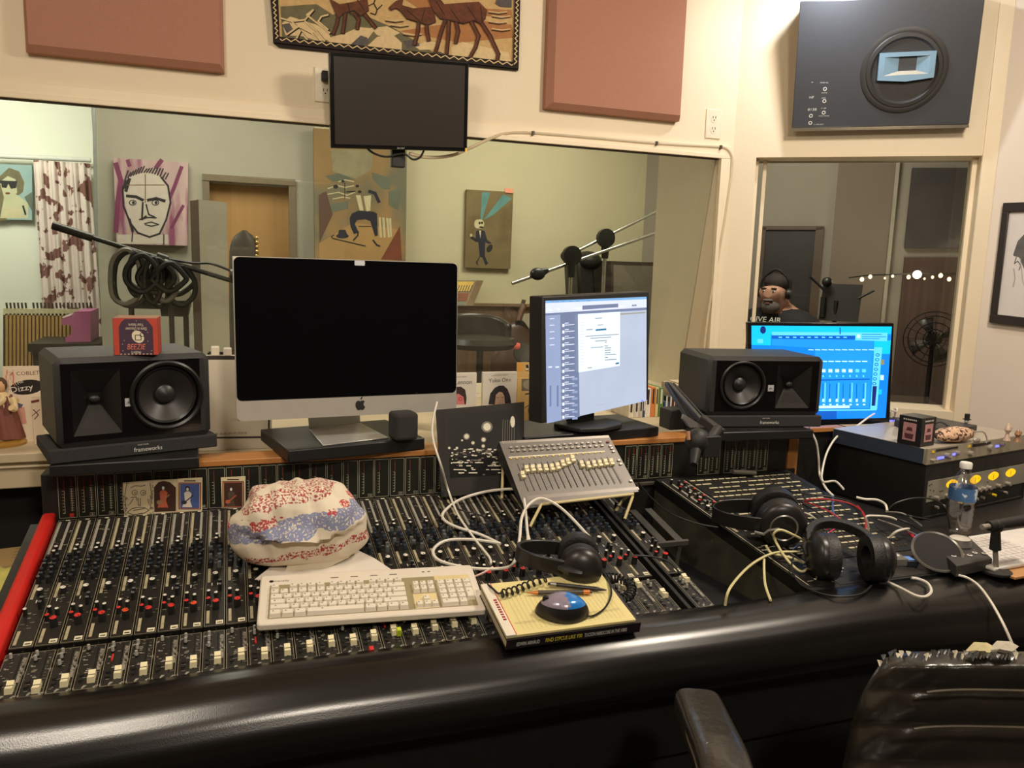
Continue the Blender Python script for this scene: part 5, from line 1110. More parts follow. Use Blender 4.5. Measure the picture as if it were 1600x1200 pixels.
m = M(); fl_ = [con(445, 892, .02), con(508, 886, .02), con(545, 868, .03), con(560, 852, .05), con(480, 862, .05), con(452, 872, .04)]; m.faces(fl_ + [p_ - CN * .006 for p_ in fl_], [tuple(range(6)), tuple(range(11, 5, -1))] + [(i, 6 + i, 6 + (i + 1) % 6, (i + 1) % 6) for i in range(6)], cl); part('loose_corner', m, t, bev=.002)

# ---- paperback, yellow pad, pens, mouse
o = .052; FL, FR, BL = con(792, 1001, o), con(1002, 973, o), con(741, 918, o)
ex = (FR - FL).normalized(); ey = (CN.cross(ex)).normalized(); bw = (FR - FL).length; bd = (BL - FL).dot(ey); sk = (BL - FL).dot(ex)
T = frame(FL - CN * .020, ex, ey, CN); t = thing('paperback_book', 'black paperback with white and yellow spine lettering at the console edge under the yellow pad', 'book', T)
m = M(); BKB = mat('book_black', (34, 28, 30), .35, var=.1)
m.box((bw / 2, bd / 2, .0185), (bw, bd, .003), BKB); m.box((bw / 2, .0012, .010), (bw, .0024, .020), BKB); m.box((bw / 2, bd / 2, .0012), (bw, bd, .0024), BKB); part('cover', m, t, world=False, bev=.0005)
m = M(); m.box((bw / 2, bd / 2 + .001, .0097), (bw - .003, bd - .005, .0145), mat('page_edges', (206, 194, 166), .8, var=.1, vs=200)); part('pages', m, t, world=False)
m = M(); F = lambda x: frame((x, -.0004, .0062), (1, 0, 0), (0, 0, 1), (0, -1, 0)); YEL = mat('print_yellow', (226, 206, 70), .5)
m.text('EDWIN ARNAUD', F(bw * .155), .0075, PRW, width=bw * .165, bold=.0001); m.text('FIND STPCUS LIKE Y00', F(bw * .415), .0080, YEL, width=bw * .27, bold=.0001); m.text('TUCSON HARDCORE IN THE 1980S', F(bw * .73), .0075, PRW, width=bw * .325, bold=.0001); part('spine_lettering', m, t, world=False, norm=False, label='white and yellow spine lettering')
YP = mat('legal_yellow', (222, 208, 146), .7, var=.05, vs=10); YLN = mat('pad_lines', (190, 170, 110), .7)
Tp_ = T @ Matrix.Translation((0, 0, .0203)); t = thing('legal_pad', 'yellow ruled pad with white binding edge lying on the black paperback', 'notepad', Tp_)
def pq(m, x0, y0, x1, y1, zz, mt, th=0): m.face([(x0, y0, zz), (x1, y0, zz), (x1, y1, zz), (x0, y1, zz)], mt)
m = M()
def pg(u, v): x = bw * (.0 + .965 * u); y = bd * (.03 + .965 * v); return (x, y, .0042 + .0012 * math.sin(x * 40 + y * 23) * math.sin(y * 35) + .004 * max(0, u - .85) * math.sin(v * 9))
m.grid(pg, 24, 20, YP); m.box((bw * .482, bd * .51, .0015), (bw * .962, bd * .962, .0028), YP); part('pages', m, t, world=False, norm=False)
m = M(); m.box((bw * .035, bd * .51, .0046), (bw * .07, bd * .965, .0030), mat('binding_white', (226, 218, 200), .6)); m.box((bw * .072, bd * .51, .0063), (bw * .005, bd * .96, .0006), KR)
for k in range(9): m.box((bw * .045, bd * (.30 + .045 * k), .0063), (bw * .022, bd * .028, .0005), mat('print_maroon', (150, 44, 40), .6))
part('binding', m, t, world=False, label='white binding strip with dark red print')
m = M(); rr = random.Random(9)
for k in range(24):
    x = bw * (.14 + .033 * k); pts = [(x + .0004 * math.sin(v * 20), bd * v, pg(x / bw / .965, v)[2] + .0005) for v in np.linspace(.1, .9, 9)]
    for a_, b_ in zip(pts, pts[1:]): m.face([a_, (a_[0] + .0005, a_[1], a_[2]), (b_[0] + .0005, b_[1], b_[2]), b_], YLN)
for y in (.2, .22, .75): m.face([(bw * .1, bd * y, .0062), (bw * .9, bd * (y + .03), .0062), (bw * .9, bd * (y + .033), .0062), (bw * .1, bd * (y + .003), .0062)], mat('pencil_mark', (150, 132, 90), .7))
part('ruling', m, t, world=False, norm=False, flat=True, label='faint rulings and pencil lines')
pt = lambda x, y, o_=0.0: onp(x, y, W[t].translation + CN * (.006 + o_), CN)
def pen(label, a, b, body, tip, end):
    a, b = pt(*a, .005), pt(*b, .005); d = (b - a); t_ = thing('pen', label, 'pen', a)
    m = M(); m.cyl(a + d * .16, a + d * .86, .0042, body, n=12); part('barrel', m, t_)
    m = M(); m.cyl(a, a + d * .16, .0010, tip, r1=.0040, n=12); part('tip', m, t_, label='orange copper tip' if tip is not body else None)
    m = M(); m.cyl(a + d * .86, a + d * .96, .0045, end, n=12); m.cyl(a + d * .96, b, .0028, body, n=12); part('end_cap', m, t_)
PBK = mat('pen_black', (34, 32, 30), .4); PGY = mat('pen_grey', (72, 66, 60), .4); PCO = mat('pen_copper', (214, 130, 70), .35, .5)
pen('dark grey pen with copper tip and band lying behind the mouse', (824, 926), (925, 925), PGY, PCO, PCO)
pen('slim black pen lying on the far edge of the yellow pad', (948, 922), (856, 912), PBK, PBK, mat('pen_silver', (150, 146, 140), .3, .7))
c = pt(878, 958); mx = (pt(918, 955) - pt(842, 950)).normalized(); T = frame(c, mx, CN.cross(mx), CN); t_ = thing('mouse', 'computer mouse with silver and blue top on the yellow pad', 'mouse', T)
def mprof(u, v, lo, hi):
    a = 2 * math.pi * u; k = lo + (hi - lo) * v; 
    ll, ww, hh = .049, .028, .036
    rr_ = math.cos(k * math.pi / 2) ** .55 if k < .999 else 0
    x = ll * math.cos(a) * rr_; y = ww * math.sin(a) * rr_ * (1 - .12 * math.cos(2 * a)); return (x, y, hh * math.sin(k * math.pi / 2) * (1 - .20 * (x / ll) ** 2 + .08 * x / ll))
m = M(); m.grid(lambda u, v: mprof(u, v, 0, .5), 32, 8, mat('mouse_black', (30, 28, 28), .35), closeu=True); part('base', m, t_, world=False, norm=False, ang=80, T=Matrix())
m = M(); MS = mat('mouse_silver', (150, 140, 158), .22, .2, coat=.5); MBU = mat('mouse_blue', (40, 124, 206), .2, .1, coat=.5); G = 40
vs = [mprof(i / G, j / 12, .5, 1) for j in range(13) for i in range(G)]
for j in range(12):
    for i in range(G): m.faces([vs[j * G + i], vs[j * G + (i + 1) % G], vs[(j + 1) * G + (i + 1) % G], vs[(j + 1) * G + i]], [(0, 1, 2, 3)], MBU if vs[j * G + i][0] > .006 else MS)
part('top_shell', m, t_, world=False, norm=False, ang=80, T=Matrix(), label='silver shell with blue rear')
m = M(); m.cyl((-.032, -.003, .027), (-.032, .003, .027), .006, MB, n=14); part('scroll_wheel', m, t_, world=False)
cable('mouse_cable', 'thin black mouse cable curling right of the yellow pad', [pt(908, 956, .006), pt(924, 963, .003), pt(945, 950, .003), pt(955, 928, .004), con(950, 905, .06), con(940, 893, .05)], .0019, BC)

# ---- headphones
EAR = mat('earpad_black', (28, 26, 25), .5, var=.1, vs=60, bump=.3, bs=260); HPB = mat('headphone_black', (32, 30, 29), .35, var=.08); HPS = mat('headphone_silver', (150, 146, 140), .3, .7)
def headphones(label, T, r, sep, H, bw_=.028, th=.006, style=0, pad=.022):
    t = thing('headphones', label, 'headphones', T, 'black headphones left on the console')
    def arc(s):
        a = math.pi * s; return Vector(((sep / 2 + pad * .6) * math.cos(a), H * math.sin(a) ** .8, 0))
    m = M(); n = 36; vs = []; fs = []
    for i in range(n + 1):
        s_ = .06 + .88 * i / n; p_ = arc(s_); d = (arc(s_ + .01) - arc(s_ - .01)).normalized(); nn = Vector((d.y, -d.x, 0)); k = (1.6 if style == 2 and .18 < s_ < .82 else 1)
        for a_, b_ in ((-1, -1), (1, -1), (1, 1), (-1, 1)): vs.append(p_ + nn * a_ * th * k / 2 + Vector((0, 0, b_ * bw_ / 2 * (1 if style != 2 else .85))))
    for i in range(n):
        for j in range(4): fs.append((i * 4 + j, i * 4 + (j + 1) % 4, (i + 1) * 4 + (j + 1) % 4, (i + 1) * 4 + j))
    fs += [(3, 2, 1, 0), tuple(range(n * 4, n * 4 + 4))]
    m.faces(vs, fs, EAR if style == 2 else HPB); part('headband', m, t, world=False, bev=.002, ang=50, T=Matrix())
    for s in (1, -1):
        c = Vector((s * sep / 2, 0, 0)); ax = Vector((s, 0, 0)); m = M()
        m.lathe([(r * .98, -.004), (r, .004), (r * .96, .012), (r * .80, .019), (r * .55, .022 if style == 1 else .026), (.001, .022 if style == 1 else .028)], HPB, 32, c, ax); cup = part('ear_cup', m, t, world=False, ang=50)
        m = M(); m.lathe([(r * .98, -.003), (r * 1.02, -.009), (r * .98, -.003 - pad), (r * .78, -.006 - pad), (r * .52, -.002 - pad), (r * .45, -.004)], EAR, 32, c, ax); part('ear_pad', m, cup, T=(W[cup].inverted() @ W[t]), world=False, ang=60)
        if style == 1:
            m = M(); m.lathe([(r * .50, .0222), (r * .54, .0236), (r * .58, .0222)], HPS, 32, c, ax, cap=False); m.tube([c + ax * .021 + Vector((0, r * 1.15, -r * .25)), c + ax * .026 + Vector((0, r * .8, -r * .28)), c + ax * .026 + Vector((0, r * .62, -r * .1)), c + ax * .026 + Vector((0, r * .2, 0))], .0035, HPS, 8); part('yoke', m, t, world=False, label='silver wire yoke')
        else:
            m = M(); m.tube([c + ax * .012 + Vector((0, r * 1.05, 0)), c + ax * .026 + Vector((0, r * .55, 0)), c + ax * .030 + Vector((0, .0, 0))], [.006, .009, .004], HPB, 8); part('yoke', m, t, world=False)
    return t
c = con(903, 912, .03) + CN * .042; ax = Vector((.34, .94, 0)).normalized(); headphones('black headphones with coiled cord standing behind the yellow pad', frame(c + ax * .03, ax, Vector((-ax.y, ax.x, 0)), (0, 0, 1)) @ Matrix.Rotation(.10, 4, 'X'), .042, .085, .125, .030, .008, 0)
c = wsf(1217, 850, .0) + Vector((0, 0, .057)); ax = Vector((.42, .90, 0)).normalized(); headphones('large black headphones with silver wire yokes on the left of the patch panel', frame(c + ax * .03, ax, Vector((-ax.y, ax.x, 0)), (0, 0, 1)) @ Matrix.Rotation(-.12, 4, 'Y'), .056, .085, .150, .036, .004, 1)
c = wsf(1335, 912, .0) + Vector((0, .02, .052)); ax = Vector((.93, -.37, 0)).normalized(); ey_ = Vector((.30, .90, -.02)); ey_ = (ey_ - ax * ey_.dot(ax)).normalized(); headphones('padded black headphones lying at the front of the patch panel', frame(c, ax, ey_, ax.cross(ey_)) @ Matrix.Rotation(.30, 4, 'X'), .050, .125, .130, .026, .010, 2, .026)
def coil(path, R_, turns, r, mt, name, label):
    sp_ = spline(path, 24); n = turns * 12; out = []
    for i in range(n + 1):
        s_ = i / n * (len(sp_) - 1); a_ = int(min(s_, len(sp_) - 2)); p_ = sp_[a_].lerp(sp_[a_ + 1], s_ - a_); d = (sp_[a_ + 1] - sp_[a_]).normalized(); u_ = CN; v_ = d.cross(u_).normalized(); th_ = 2 * math.pi * i / 12
        out.append(p_ + (u_ * math.cos(th_) + v_ * math.sin(th_)) * R_)
    m = M(); m.tube(out, r, mt, 6); return solo(name, m, label, 'cable')
coil([pt(783, 928, .008), pt(805, 922, .008), pt(830, 912, .009), pt(855, 903, .010)], .007, 9, .0017, BC, 'coiled_cable', 'stretched black coiled cord on the back of the yellow pad')
coil([con(945, 903, .035), con(965, 903, .035), con(985, 913, .03), con(984, 930, .03), con(965, 938, .03)], .0085, 17, .0018, BC, 'coiled_cable', 'tight black coiled cord bunched right of the yellow pad')
cable('black_cable', 'plain black lead running from the coil to the back of the pad', [con(755, 908, .05), pt(768, 918, .004), pt(778, 927, .004), pt(783, 926, .006)], .002, BC)

# ---- white cables over the console
def cc(pts): return [con(x, y, o_) for x, y, o_ in pts]
cable('white_cable', 'white lead dropping from the computer down over the channel strips', [ony(683, 628, 1.80)] + [ony(676, 660, 1.77), ony(677, 688, 1.75), ony(690, 730, 1.73)] + cc([(700, 765, .03), (716, 805, .02), (744, 845, .02), (764, 870, .02), (767, 881, .02)]), .0026, WCB)
cable('white_cable', 'white cable looping beside the small fader unit and ending behind the headphones', cc([(782, 849, .02), (740, 843, .02), (700, 844, .02), (680, 855, .02), (678, 868, .02), (695, 879, .02), (740, 888, .02), (790, 887, .02), (806, 873, .025), (812, 840, .035), (815, 810, .05), (825, 790, .06), (843, 779, .065), (865, 786, .06), (890, 806, .04), (926, 845, .03)]), .0034, WCB)
cable('white_cable', 'white cable curling back under the small fader unit', cc([(782, 850, .016), (750, 835, .018), (710, 822, .018), (692, 810, .018), (696, 797, .018), (720, 780, .02), (760, 768, .03), (800, 764, .05), (815, 769, .06), (820, 788, .05), (824, 830, .03), (826, 845, .02)]), .0034, WCB)
m = M(); a_, b_ = con(825, 838, .03), con(828, 862, .025); m.tube([a_, a_.lerp(b_, .4), b_], [.004, .006, .006], WCB); solo('usb_plug', m, 'white cable plug hanging below the small fader unit', 'plug')
cable('pink_lead', 'short pinkish lead at the right end of the keyboard', cc([(738, 902, .03), (755, 895, .02), (770, 886, .02)]), .0022, mat('pink_cable', (214, 180, 170), .5))
cable('black_cable', 'thin black lead crossing the strips under the small fader unit', cc([(680, 775, .015), (715, 795, .02), (750, 805, .02), (790, 825, .02), (830, 842, .02), (858, 858, .02), (880, 870, .02)]), .0018, BC)
cable('black_cable', 'thin black lead by the cards and the bundled cloth', cc([(330, 800, .012), (345, 795, .012), (362, 797, .012), (372, 808, .012)]), .0018, BC)
cable('black_cable', 'black lead crossing the open bay to the large headphones', [con(998, 755, .02), con(1020, 780, .03), con(1050, 803, .03), con(1090, 818, .03), con(1122, 824, .03)], .002, BC)
cable('black_cable', 'black lead lying over the last strip to the bay', cc([(990, 868, .03), (1020, 870, .03), (1045, 878, .028), (1062, 895, .02)]), .0022, BC)

# ---- small fader control surface on its wire stand
yb_, yt_ = 1.640, 1.775
BLq, BRq, TLq, TRq = ony(820, 795, yb_), ony(998, 768, yb_), ony(780, 690, yt_), ony(950, 680, yt_)
zb_ = (BLq.z + BRq.z) / 2; zt_ = (TLq.z + TRq.z) / 2
q = [BLq, BRq, TRq, TLq]; fn_ = (BRq - BLq).cross(TLq - BLq).normalized(); ex = (BRq - BLq).normalized()
T = frame(BLq, ex, fn_.cross(ex), fn_); t = thing('fader_controller', 'small grey fader controller on a cream wire stand above the console', 'controller', T)
BRf, TRf, TLf = [onp(x, y, BLq, fn_) for x, y in ((998, 768), (951, 680), (780, 690))]; q = [BLq, BRf, TRf, TLf]
CG = mat('controller_grey', (112, 106, 100), .45, .2, var=.08, vs=40); CD_ = mat('controller_dark', (40, 38, 38), .5); CS = mat('controller_silver', (164, 156, 146), .4, .3)
m = M(); dn = Vector((0, 0, -1)); m.faces(q + [q[0] - fn_ * .012, q[1] - fn_ * .012, q[2] - fn_ * .055, q[3] - fn_ * .055], [(7, 6, 5, 4), (0, 4, 5, 1), (1, 5, 6, 2), (2, 6, 7, 3), (3, 7, 4, 0)], CD_); m.face(q, CG); part('case', m, t)
A = Art(BLq, fn_); A.l = 1; c5 = lambda pts: [(780 + x / 6.957, 680 + y / 6.957) for x, y in pts]
A.poly(c5([(22, 66), (1185, 0), (1200, 26), (38, 92)]), CS); A.poly(c5([(318, 700), (1525, 590), (1510, 560), (300, 660)]), mat('controller_lip', (128, 120, 112), .4, .2)); A.poly(c5([(105, 235), (1150, 168), (1152, 178), (108, 246)]), LABW); A.words('MACKIE CONTROL', *c5([(50, 88)])[0], *c5([(200, 78)])[0], 2, INK)
for k in range(16):
    u = k / 15; x0, y0 = 195 + u * 975, 312 - u * 76; x1, y1 = 318 + u * 1010, 612 - u * 92
    A.poly(c5([(x0 - 3, y0), (x0 + 4, y0), (x1 + 4, y1), (x1 - 4, y1)]), BLK, up=k == 0)
    for j in range(9): s_ = .25 + j * .08; xx, yy_ = x0 + (x1 - x0) * s_ + 22, y0 + (y1 - y0) * s_; A.poly(c5([(xx, yy_), (xx + 14, yy_ - 1), (xx + 15, yy_ + 3), (xx + 1, yy_ + 4)]), LEG, up=False)
part('panel_print', A, t, norm=False, flat=True, label='fader slots, scale marks and pale line')
gl = glow('green_led', (84, 240, 30), 1.0)
for k in range(16):
    u = k / 15; p_ = onp(*c5([(130 + u * 980, 258 - u * 72)])[0], BLq + fn_ * .0008, fn_); m = M(frame(p_, ex, fn_.cross(ex), fn_)); m.box((0, 0, 0), (.0040, .0026, .0024), gl); part('status_light', m, t)
    for rx, ry in ((112, 140), (130, 178)):
        p_ = onp(*c5([(rx + u * (970 if ry == 140 else 975), ry - u * 58)])[0], BLq, fn_); m = M(frame(p_, ex, fn_.cross(ex), fn_)); m.box((.003, 0, .002), (.0068, .0042, .004), CS); part('button', m, t)
for x, y, mt in ((1180, 78, mat('button_red', (130, 50, 46), .5)), (1205, 122, CS), (1220, 148, CS), (1240, 182, CS), (1298, 278, CS), (1318, 318, CS), (1428, 502, CS)): p_ = onp(*c5([(x, y)])[0], BLq, fn_); m = M(frame(p_, ex, fn_.cross(ex), fn_)); m.box((0, 0, .002), (.0065, .0045, .004), mt); part('button', m, t)
for x, y in ((250, 435), (293, 372), (360, 365), (430, 362), (500, 360), (568, 355), (630, 342), (685, 310), (740, 290), (792, 260), (890, 318), (962, 328), (1025, 315), (1088, 310), (1150, 300), (1212, 295)):
    p_ = onp(*c5([(x + 4, y + 8)])[0], BLq, fn_); o = link('fader_cap', FM); o.parent = t; L = W[t].inverted() @ frame(p_, ex, fn_.cross(ex), fn_) @ Matrix.Scale(.92, 4); o.matrix_local = L; W[o] = W[t] @ L
m = M(); CRW = mat('wire_cream', (206, 190, 140), .4); y_ = Vector((0, -.004, 0))
f0, f1 = con(828, 823, .016), con(976, 811, .016); a0, a1 = ony(846, 788, yb_ - .004), ony(990, 772, yb_ - .004); b0_, b1_ = ony(786, 728, 1.79), ony(973, 782, 1.76)
m.tube([f0, f0.lerp(a0, .9), a0, a1, a1.lerp(f1, .1), f1], .0036, CRW); m.tube([con(784, 779, .016), b0_], .0036, CRW); m.tube([con(972, 806, .016) + Vector((0, .03, .006)), b1_], .0036, CRW); m.tube([b0_, a0 + Vector((-.02, .02, 0))], .0036, CRW); m.tube([b1_, a1 + Vector((.0, .01, 0))], .0036, CRW)
part('wire_stand', m, t, label='cream bent wire stand')

# ================================================================== right hand desk
ZD = .797
DB = mat('desk_black', (28, 26, 25), .5, var=.15, vs=20)
m = M(); m.box((2.12, 1.60, ZD - .012), (1.13, .60, .024), DB); m.box((2.62, 1.6, .39), (.03, .56, .76), DB); m.box((1.70, 1.66, .39), (.03, .4, .76), DB); solo('side_desk', m, 'black side desk right of the patch section carrying the rack', 'desk', bev=.003)
rx = Vector((.515, .098, 0)).normalized(); T = fr_xz((1.735, 1.562, ZD + .0005), rx); RH = .155
t = thing('rack_case', 'black equipment rack with yellow lit meters on the side desk', 'rack', T)
m = M()
for c, s in (((.006, .18, RH / 2), (.012, .36, RH)), ((.504, .18, RH / 2), (.012, .36, RH)), ((.255, .18, RH - .004), (.51, .36, .008)), ((.255, .18, .004), (.51, .36, .008)), ((.255, .356, RH / 2), (.51, .008, RH))): m.box(c, s, DKP)
part('case', m, t, world=False, bev=.002)
m = M(); m.box((.255, .004, .128), (.486, .006, .038), mat('blank_panel_black', (30, 28, 28), .45)); part('blank_panel', m, t, world=False)
RG = mat('rack_grey_face', (150, 146, 132), .45, .1, var=.04); m = M(); m.box((.255, .003, .078), (.486, .008, .058), RG); cmp_ = part('compressor_unit', m, t, world=False, label='grey face with yellow meters')
def rsub(name, m, parent=cmp_): return part(name, m, parent, world=False, T=W[parent].inverted() @ W[t])
ym = glow('meter_yellow', (255, 186, 14), .95)
for x in (.122, .235, .326, .416):
    m = M(); m.face([(x + .028 * math.cos(a) * abs(math.cos(a)) ** .4, -.0014, .088 + .013 * math.sin(a)) for a in [2 * math.pi * i / 14 for i in range(14)]], ym); m.box((x, -.0018, .086), (.0008, .0006, .016), INK); rsub('vu_meter', m)
for x in (.05, .10, .15, .175, .20, .23, .25, .275, .30, .35, .40): m = M(); m.cyl((x, -.001, .058), (x, -.014, .058), .0058, CS, n=12); rsub('knob', m)
m = M()
for x, z in ((.018, .095), (.026, .098), (.024, .082), (.040, .078), (.024, .064), (.03, .064), (.07, .073), (.08, .073), (.115, .073), (.172, .073), (.218, .073), (.30, .073)): m.box((x, -.0014, z), (.006, .0006, .0022), INK)
rsub('panel_print', m)
m = M(); m.box((.255, .005, .028), (.486, .006, .040), mat('lower_unit_black', (26, 27, 24), .4)); low = part('lower_unit', m, t, world=False)
for x, mt in ((.06, CS), (.09, CS), (.17, gl), (.195, CS), (.22, gl), (.25, CS), (.28, CS), (.34, gl), (.40, CS)): m = M(); m.cyl((x, .003, .030), (x, -.008, .030), .004, mt, n=10); rsub('knob', m, low)
m = M(); m.box((.25, -.0014, .090), (.004, .001, .004), gl); rsub('green_light', m)
# silver interface on top
T2 = T @ Matrix.Translation((-.012, -.004, RH + .0006)); IH = .043
t = thing('audio_interface', 'silver topped audio interface with blue lit knobs on the rack', 'audio interface', T2)
SLV = mat('interface_silver', (190, 180, 164), .4, .4, var=.05); m = M(); m.box((.24, .15, IH / 2), (.48, .29, IH), SLV); part('housing', m, t, world=False, bev=.002)
m = M(); m.box((-.0012, .15, IH / 2), (.002, .28, IH * .94), mat('interface_side_shade', (62, 72, 88), .45, .3)); part('side_shade_plate', m, t, world=False, label='side coloured blue-black as shade')  # shade of this side is put into a blue-black colour
m = M(); m.box((.24, .002, IH / 2), (.482, .006, IH), mat('interface_face', (168, 160, 140), .4, .3)); fc = part('face_plate', m, t, world=False)
def isub(name, m): return part(name, m, fc, world=False, T=W[fc].inverted() @ W[t])
bl = glow('blue_lamp', (96, 96, 255), 2.2)
for x, z, w, mt in ((.022, .034, .010, gl), (.19, .034, .012, gl), (.060, .014, .028, bl), (.120, .018, .012, bl), (.33, .022, .016, bl)): m = M(); m.box((x, -.0016, z), (w, .002, .006), mt); isub('lamp', m)
for x, z, r in ((.018, .012, .004), (.030, .012, .003), (.083, .020, .006), (.095, .013, .004), (.132, .022, .005), (.195, .014, .007), (.29, .022, .009), (.35, .026, .005)): m = M(); m.cyl((x, 0, z), (x, -.012, z), r, CS, n=12); isub('knob', m)
m = M(); m.box((.085, -.0014, .036), (.10, .001, .006), INK); m.box((.25, -.0014, .034), (.09, .001, .008), INK); isub('slot', m)
zi = W[t].translation.z + IH + .0005
# things on the interface
m = M(); c = onz(1437, 699, zi); R45 = math.radians(12); T = Matrix.Translation(c) @ Matrix.Rotation(R45, 4, 'Z'); t = thing('photo_cube', 'small black cube box with faded portraits on the interface', 'box', T); s = .066; h = .078
m.box((s / 2, s / 2, h / 2), (s, s, h), mat('cube_black', (28, 26, 26), .4)); part('box', m, t, world=False, bev=.0015)
PK = mat('portrait_pink', (190, 140, 140), .5, var=.15, vs=80); PK2 = mat('portrait_dark', (92, 50, 56), .5); m = M()
def por(f): 
    m.face([f(.22, .16), f(.78, .16), f(.78, .78), f(.22, .78)], PK)
    m.face([f(.34, .22, 1), f(.66, .22, 1), f(.70, .40, 1), f(.30, .40, 1)], PK2); m.face([f(.36, .50, 1), f(.64, .50, 1), f(.60, .62, 1), f(.40, .62, 1)], PK2)
    for k in range(7): m.face([f(.2 + .085 * k, .86), f(.26 + .085 * k, .86), f(.26 + .085 * k, .91), f(.2 + .085 * k, .91)], PRW)
por(lambda a, b, k=0: (a * s, -.0006 - .0003 * k, b * h)); por(lambda a, b, k=0: (-.0006 - .0003 * k, (1 - a) * s, b * h)); part('portraits', m, t, world=False, norm=False, flat=True, label='pink faded portraits')
LEO = mat('leopard_cloth', (206, 170, 140), .9, var=.2, vs=40, mix=(74, 50, 42), mixlo=.52, mixhi=.56, mixs=120, bump=.5)
c = onz(1504, 694, zi); t_ = thing('leopard_pouch', 'leopard print cloth pouch lying on the interface', 'pouch', Matrix.Translation(c + Vector((0, .03, 0))) @ Matrix.Rotation(.05, 4, 'Z'))
m = M(); m.ball((0, 0, .021), (.074, .030, .021), LEO, 24, 14, lambda d: 1 + .06 * math.sin(d.x * 9) * math.cos(d.y * 7 + d.z * 5)); part('pouch', m, t_, world=False, ang=80)
m = M(); m.tube(spline([(.05, -.02, .03), (.075, -.03, .03), (.085, -.035, .012), (.083, -.036, -.0)], 5), .0022, CS); m.ball((.052, -.03, .008), (.014, .006, .008), CS, 12, 8); part('clasp_cord', m, t_, world=False)
T = fr_xz(onz(1500, 689, zi), rx); m = M(T); m.box((.09, .13, .012), (.16, .16, .022), mat('black_case', (52, 50, 52), .4)); solo('flat_case', m, 'flat dark grey case on the interface behind the leopard pouch', 'case', bev=.003)
c = onz(1556, 684, zi) + Vector((.0, .10, 0)); t_ = thing('figurine', 'tiny black and white figurine with a top hat behind the rack', 'figurine', (c.x, c.y, zi)); h_ = ony(1556, 644, c.y).z - zi; k = h_ / .08
BLF = mat('figurine_black', (34, 32, 34), .4); WHF = mat('figurine_white', (214, 208, 200), .45)
m = M(); m.lathe([(.012 * k, 0), (.014 * k, .004 * k), (.010 * k, .012 * k), (.012 * k, .030 * k), (.007 * k, .036 * k)], BLF, 14, c); part('coat', m, t_)
m = M(); m.lathe([(.004 * k, .012 * k), (.006 * k, .030 * k), (.002 * k, .036 * k)], WHF, 10, c + Vector((0, -.008 * k, 0))); part('shirt', m, t_)
m = M(); m.ball(c + Vector((0, 0, .044 * k)), .0105 * k, WHF, 14, 10); part('head', m, t_)
m = M(); m.lathe([(.017 * k, .052 * k), (.017 * k, .055 * k), (.011 * k, .056 * k), (.011 * k, .078 * k), (.001, .079 * k)], BLF, 16, c); part('top_hat', m, t_)
for lab, x, y, col, hh in (('small pinkish glass ornament right of the top hat figurine', 1573, 688, (196, 170, 150), .05), ('tiny brown winged ornament at the far right of the rack', 1589, 690, (150, 110, 80), .035)):
    c = onz(x, y, zi); mt = mat('ornament_%d' % x, col, .25, var=.2, vs=80); m = M(); m.lathe([(.010, 0), (.008, .006), (.004, hh * .4), (.009, hh * .6), (.006, hh * .85), (.001, hh)], mt, 12, c); m.ball(c + Vector((.006, 0, hh * .7)), (.010, .004, .006), mt, 8, 6); solo('ornament', m, lab, 'ornament')
c = onz(1388, 668, .957); c = Vector((1.79, c.y, ZC)) if 0 else c
# usb hub behind the rack
hb = ony(1388, 657, 1.965); t_ = thing('usb_hub', 'blue lit hub with white plugs behind the rack', 'hub', hb - Vector((0, 0, .012)))
m = M(); m.box(hb, (.085, .04, .02), mat('hub_dark', (40, 40, 60), .4)); part('housing', m, t_, bev=.002)
for k in range(4):
    m = M(); m.box(hb + Vector((-.029 + k * .019, -.021, .0)), (.014, .003, .012), bl); part('port_light', m, t_, label='blue port light')
for k, x in enumerate((1378, 1386, 1393, 1400)): p_ = hb + Vector((-.029 + k * .019, 0, .010)); m = M(); m.box(p_ + Vector((0, 0, .015)), (.008, .007, .030), WCB); solo('usb_plug', m, 'white plug standing in the blue hub, number %s from the left' % ('one', 'two', 'three', 'four')[k], 'plug', 'plugs in the blue hub', bev=.001)
cable('white_cable', 'white cable arching from the blue hub down the wooden post to the patch section', [hb + Vector((.03, 0, .04)), ony(1400, 643, 1.94), ony(1382, 639, 1.92), ony(1360, 650, 1.90), ony(1335, 668, 1.86), ony(1310, 680, 1.83), ony(1293, 705, 1.80), ony(1285, 735, 1.77), wsf(1286, 752, .02), wsf(1305, 752, .03), wsf(1318, 764, .04)], .0030, WCB)
cable('white_cable', 'white cable hanging down the face of the wooden end post', [ony(1264, 668, 1.78), ony(1275, 690, 1.77), ony(1279, 715, 1.77), ony(1281, 742, 1.765), wsf(1290, 762, .02), wsf(1302, 775, .01)], .0030, WCB)
cable('white_cable', 'thin white lead arching over the plugs of the blue hub', [hb + Vector((-.03, 0, .04)), ony(1382, 644, 1.93), ony(1392, 642, 1.93), hb + Vector((.01, 0, .04))], .0024, WCB)
cable('black_cable', 'black lead arching from the small cube to the flat case', [onz(1455, 664, zi + .02), onz(1470, 660, zi + .03), onz(1486, 668, zi + .02), onz(1498, 672, zi + .015)], .0022, BC)
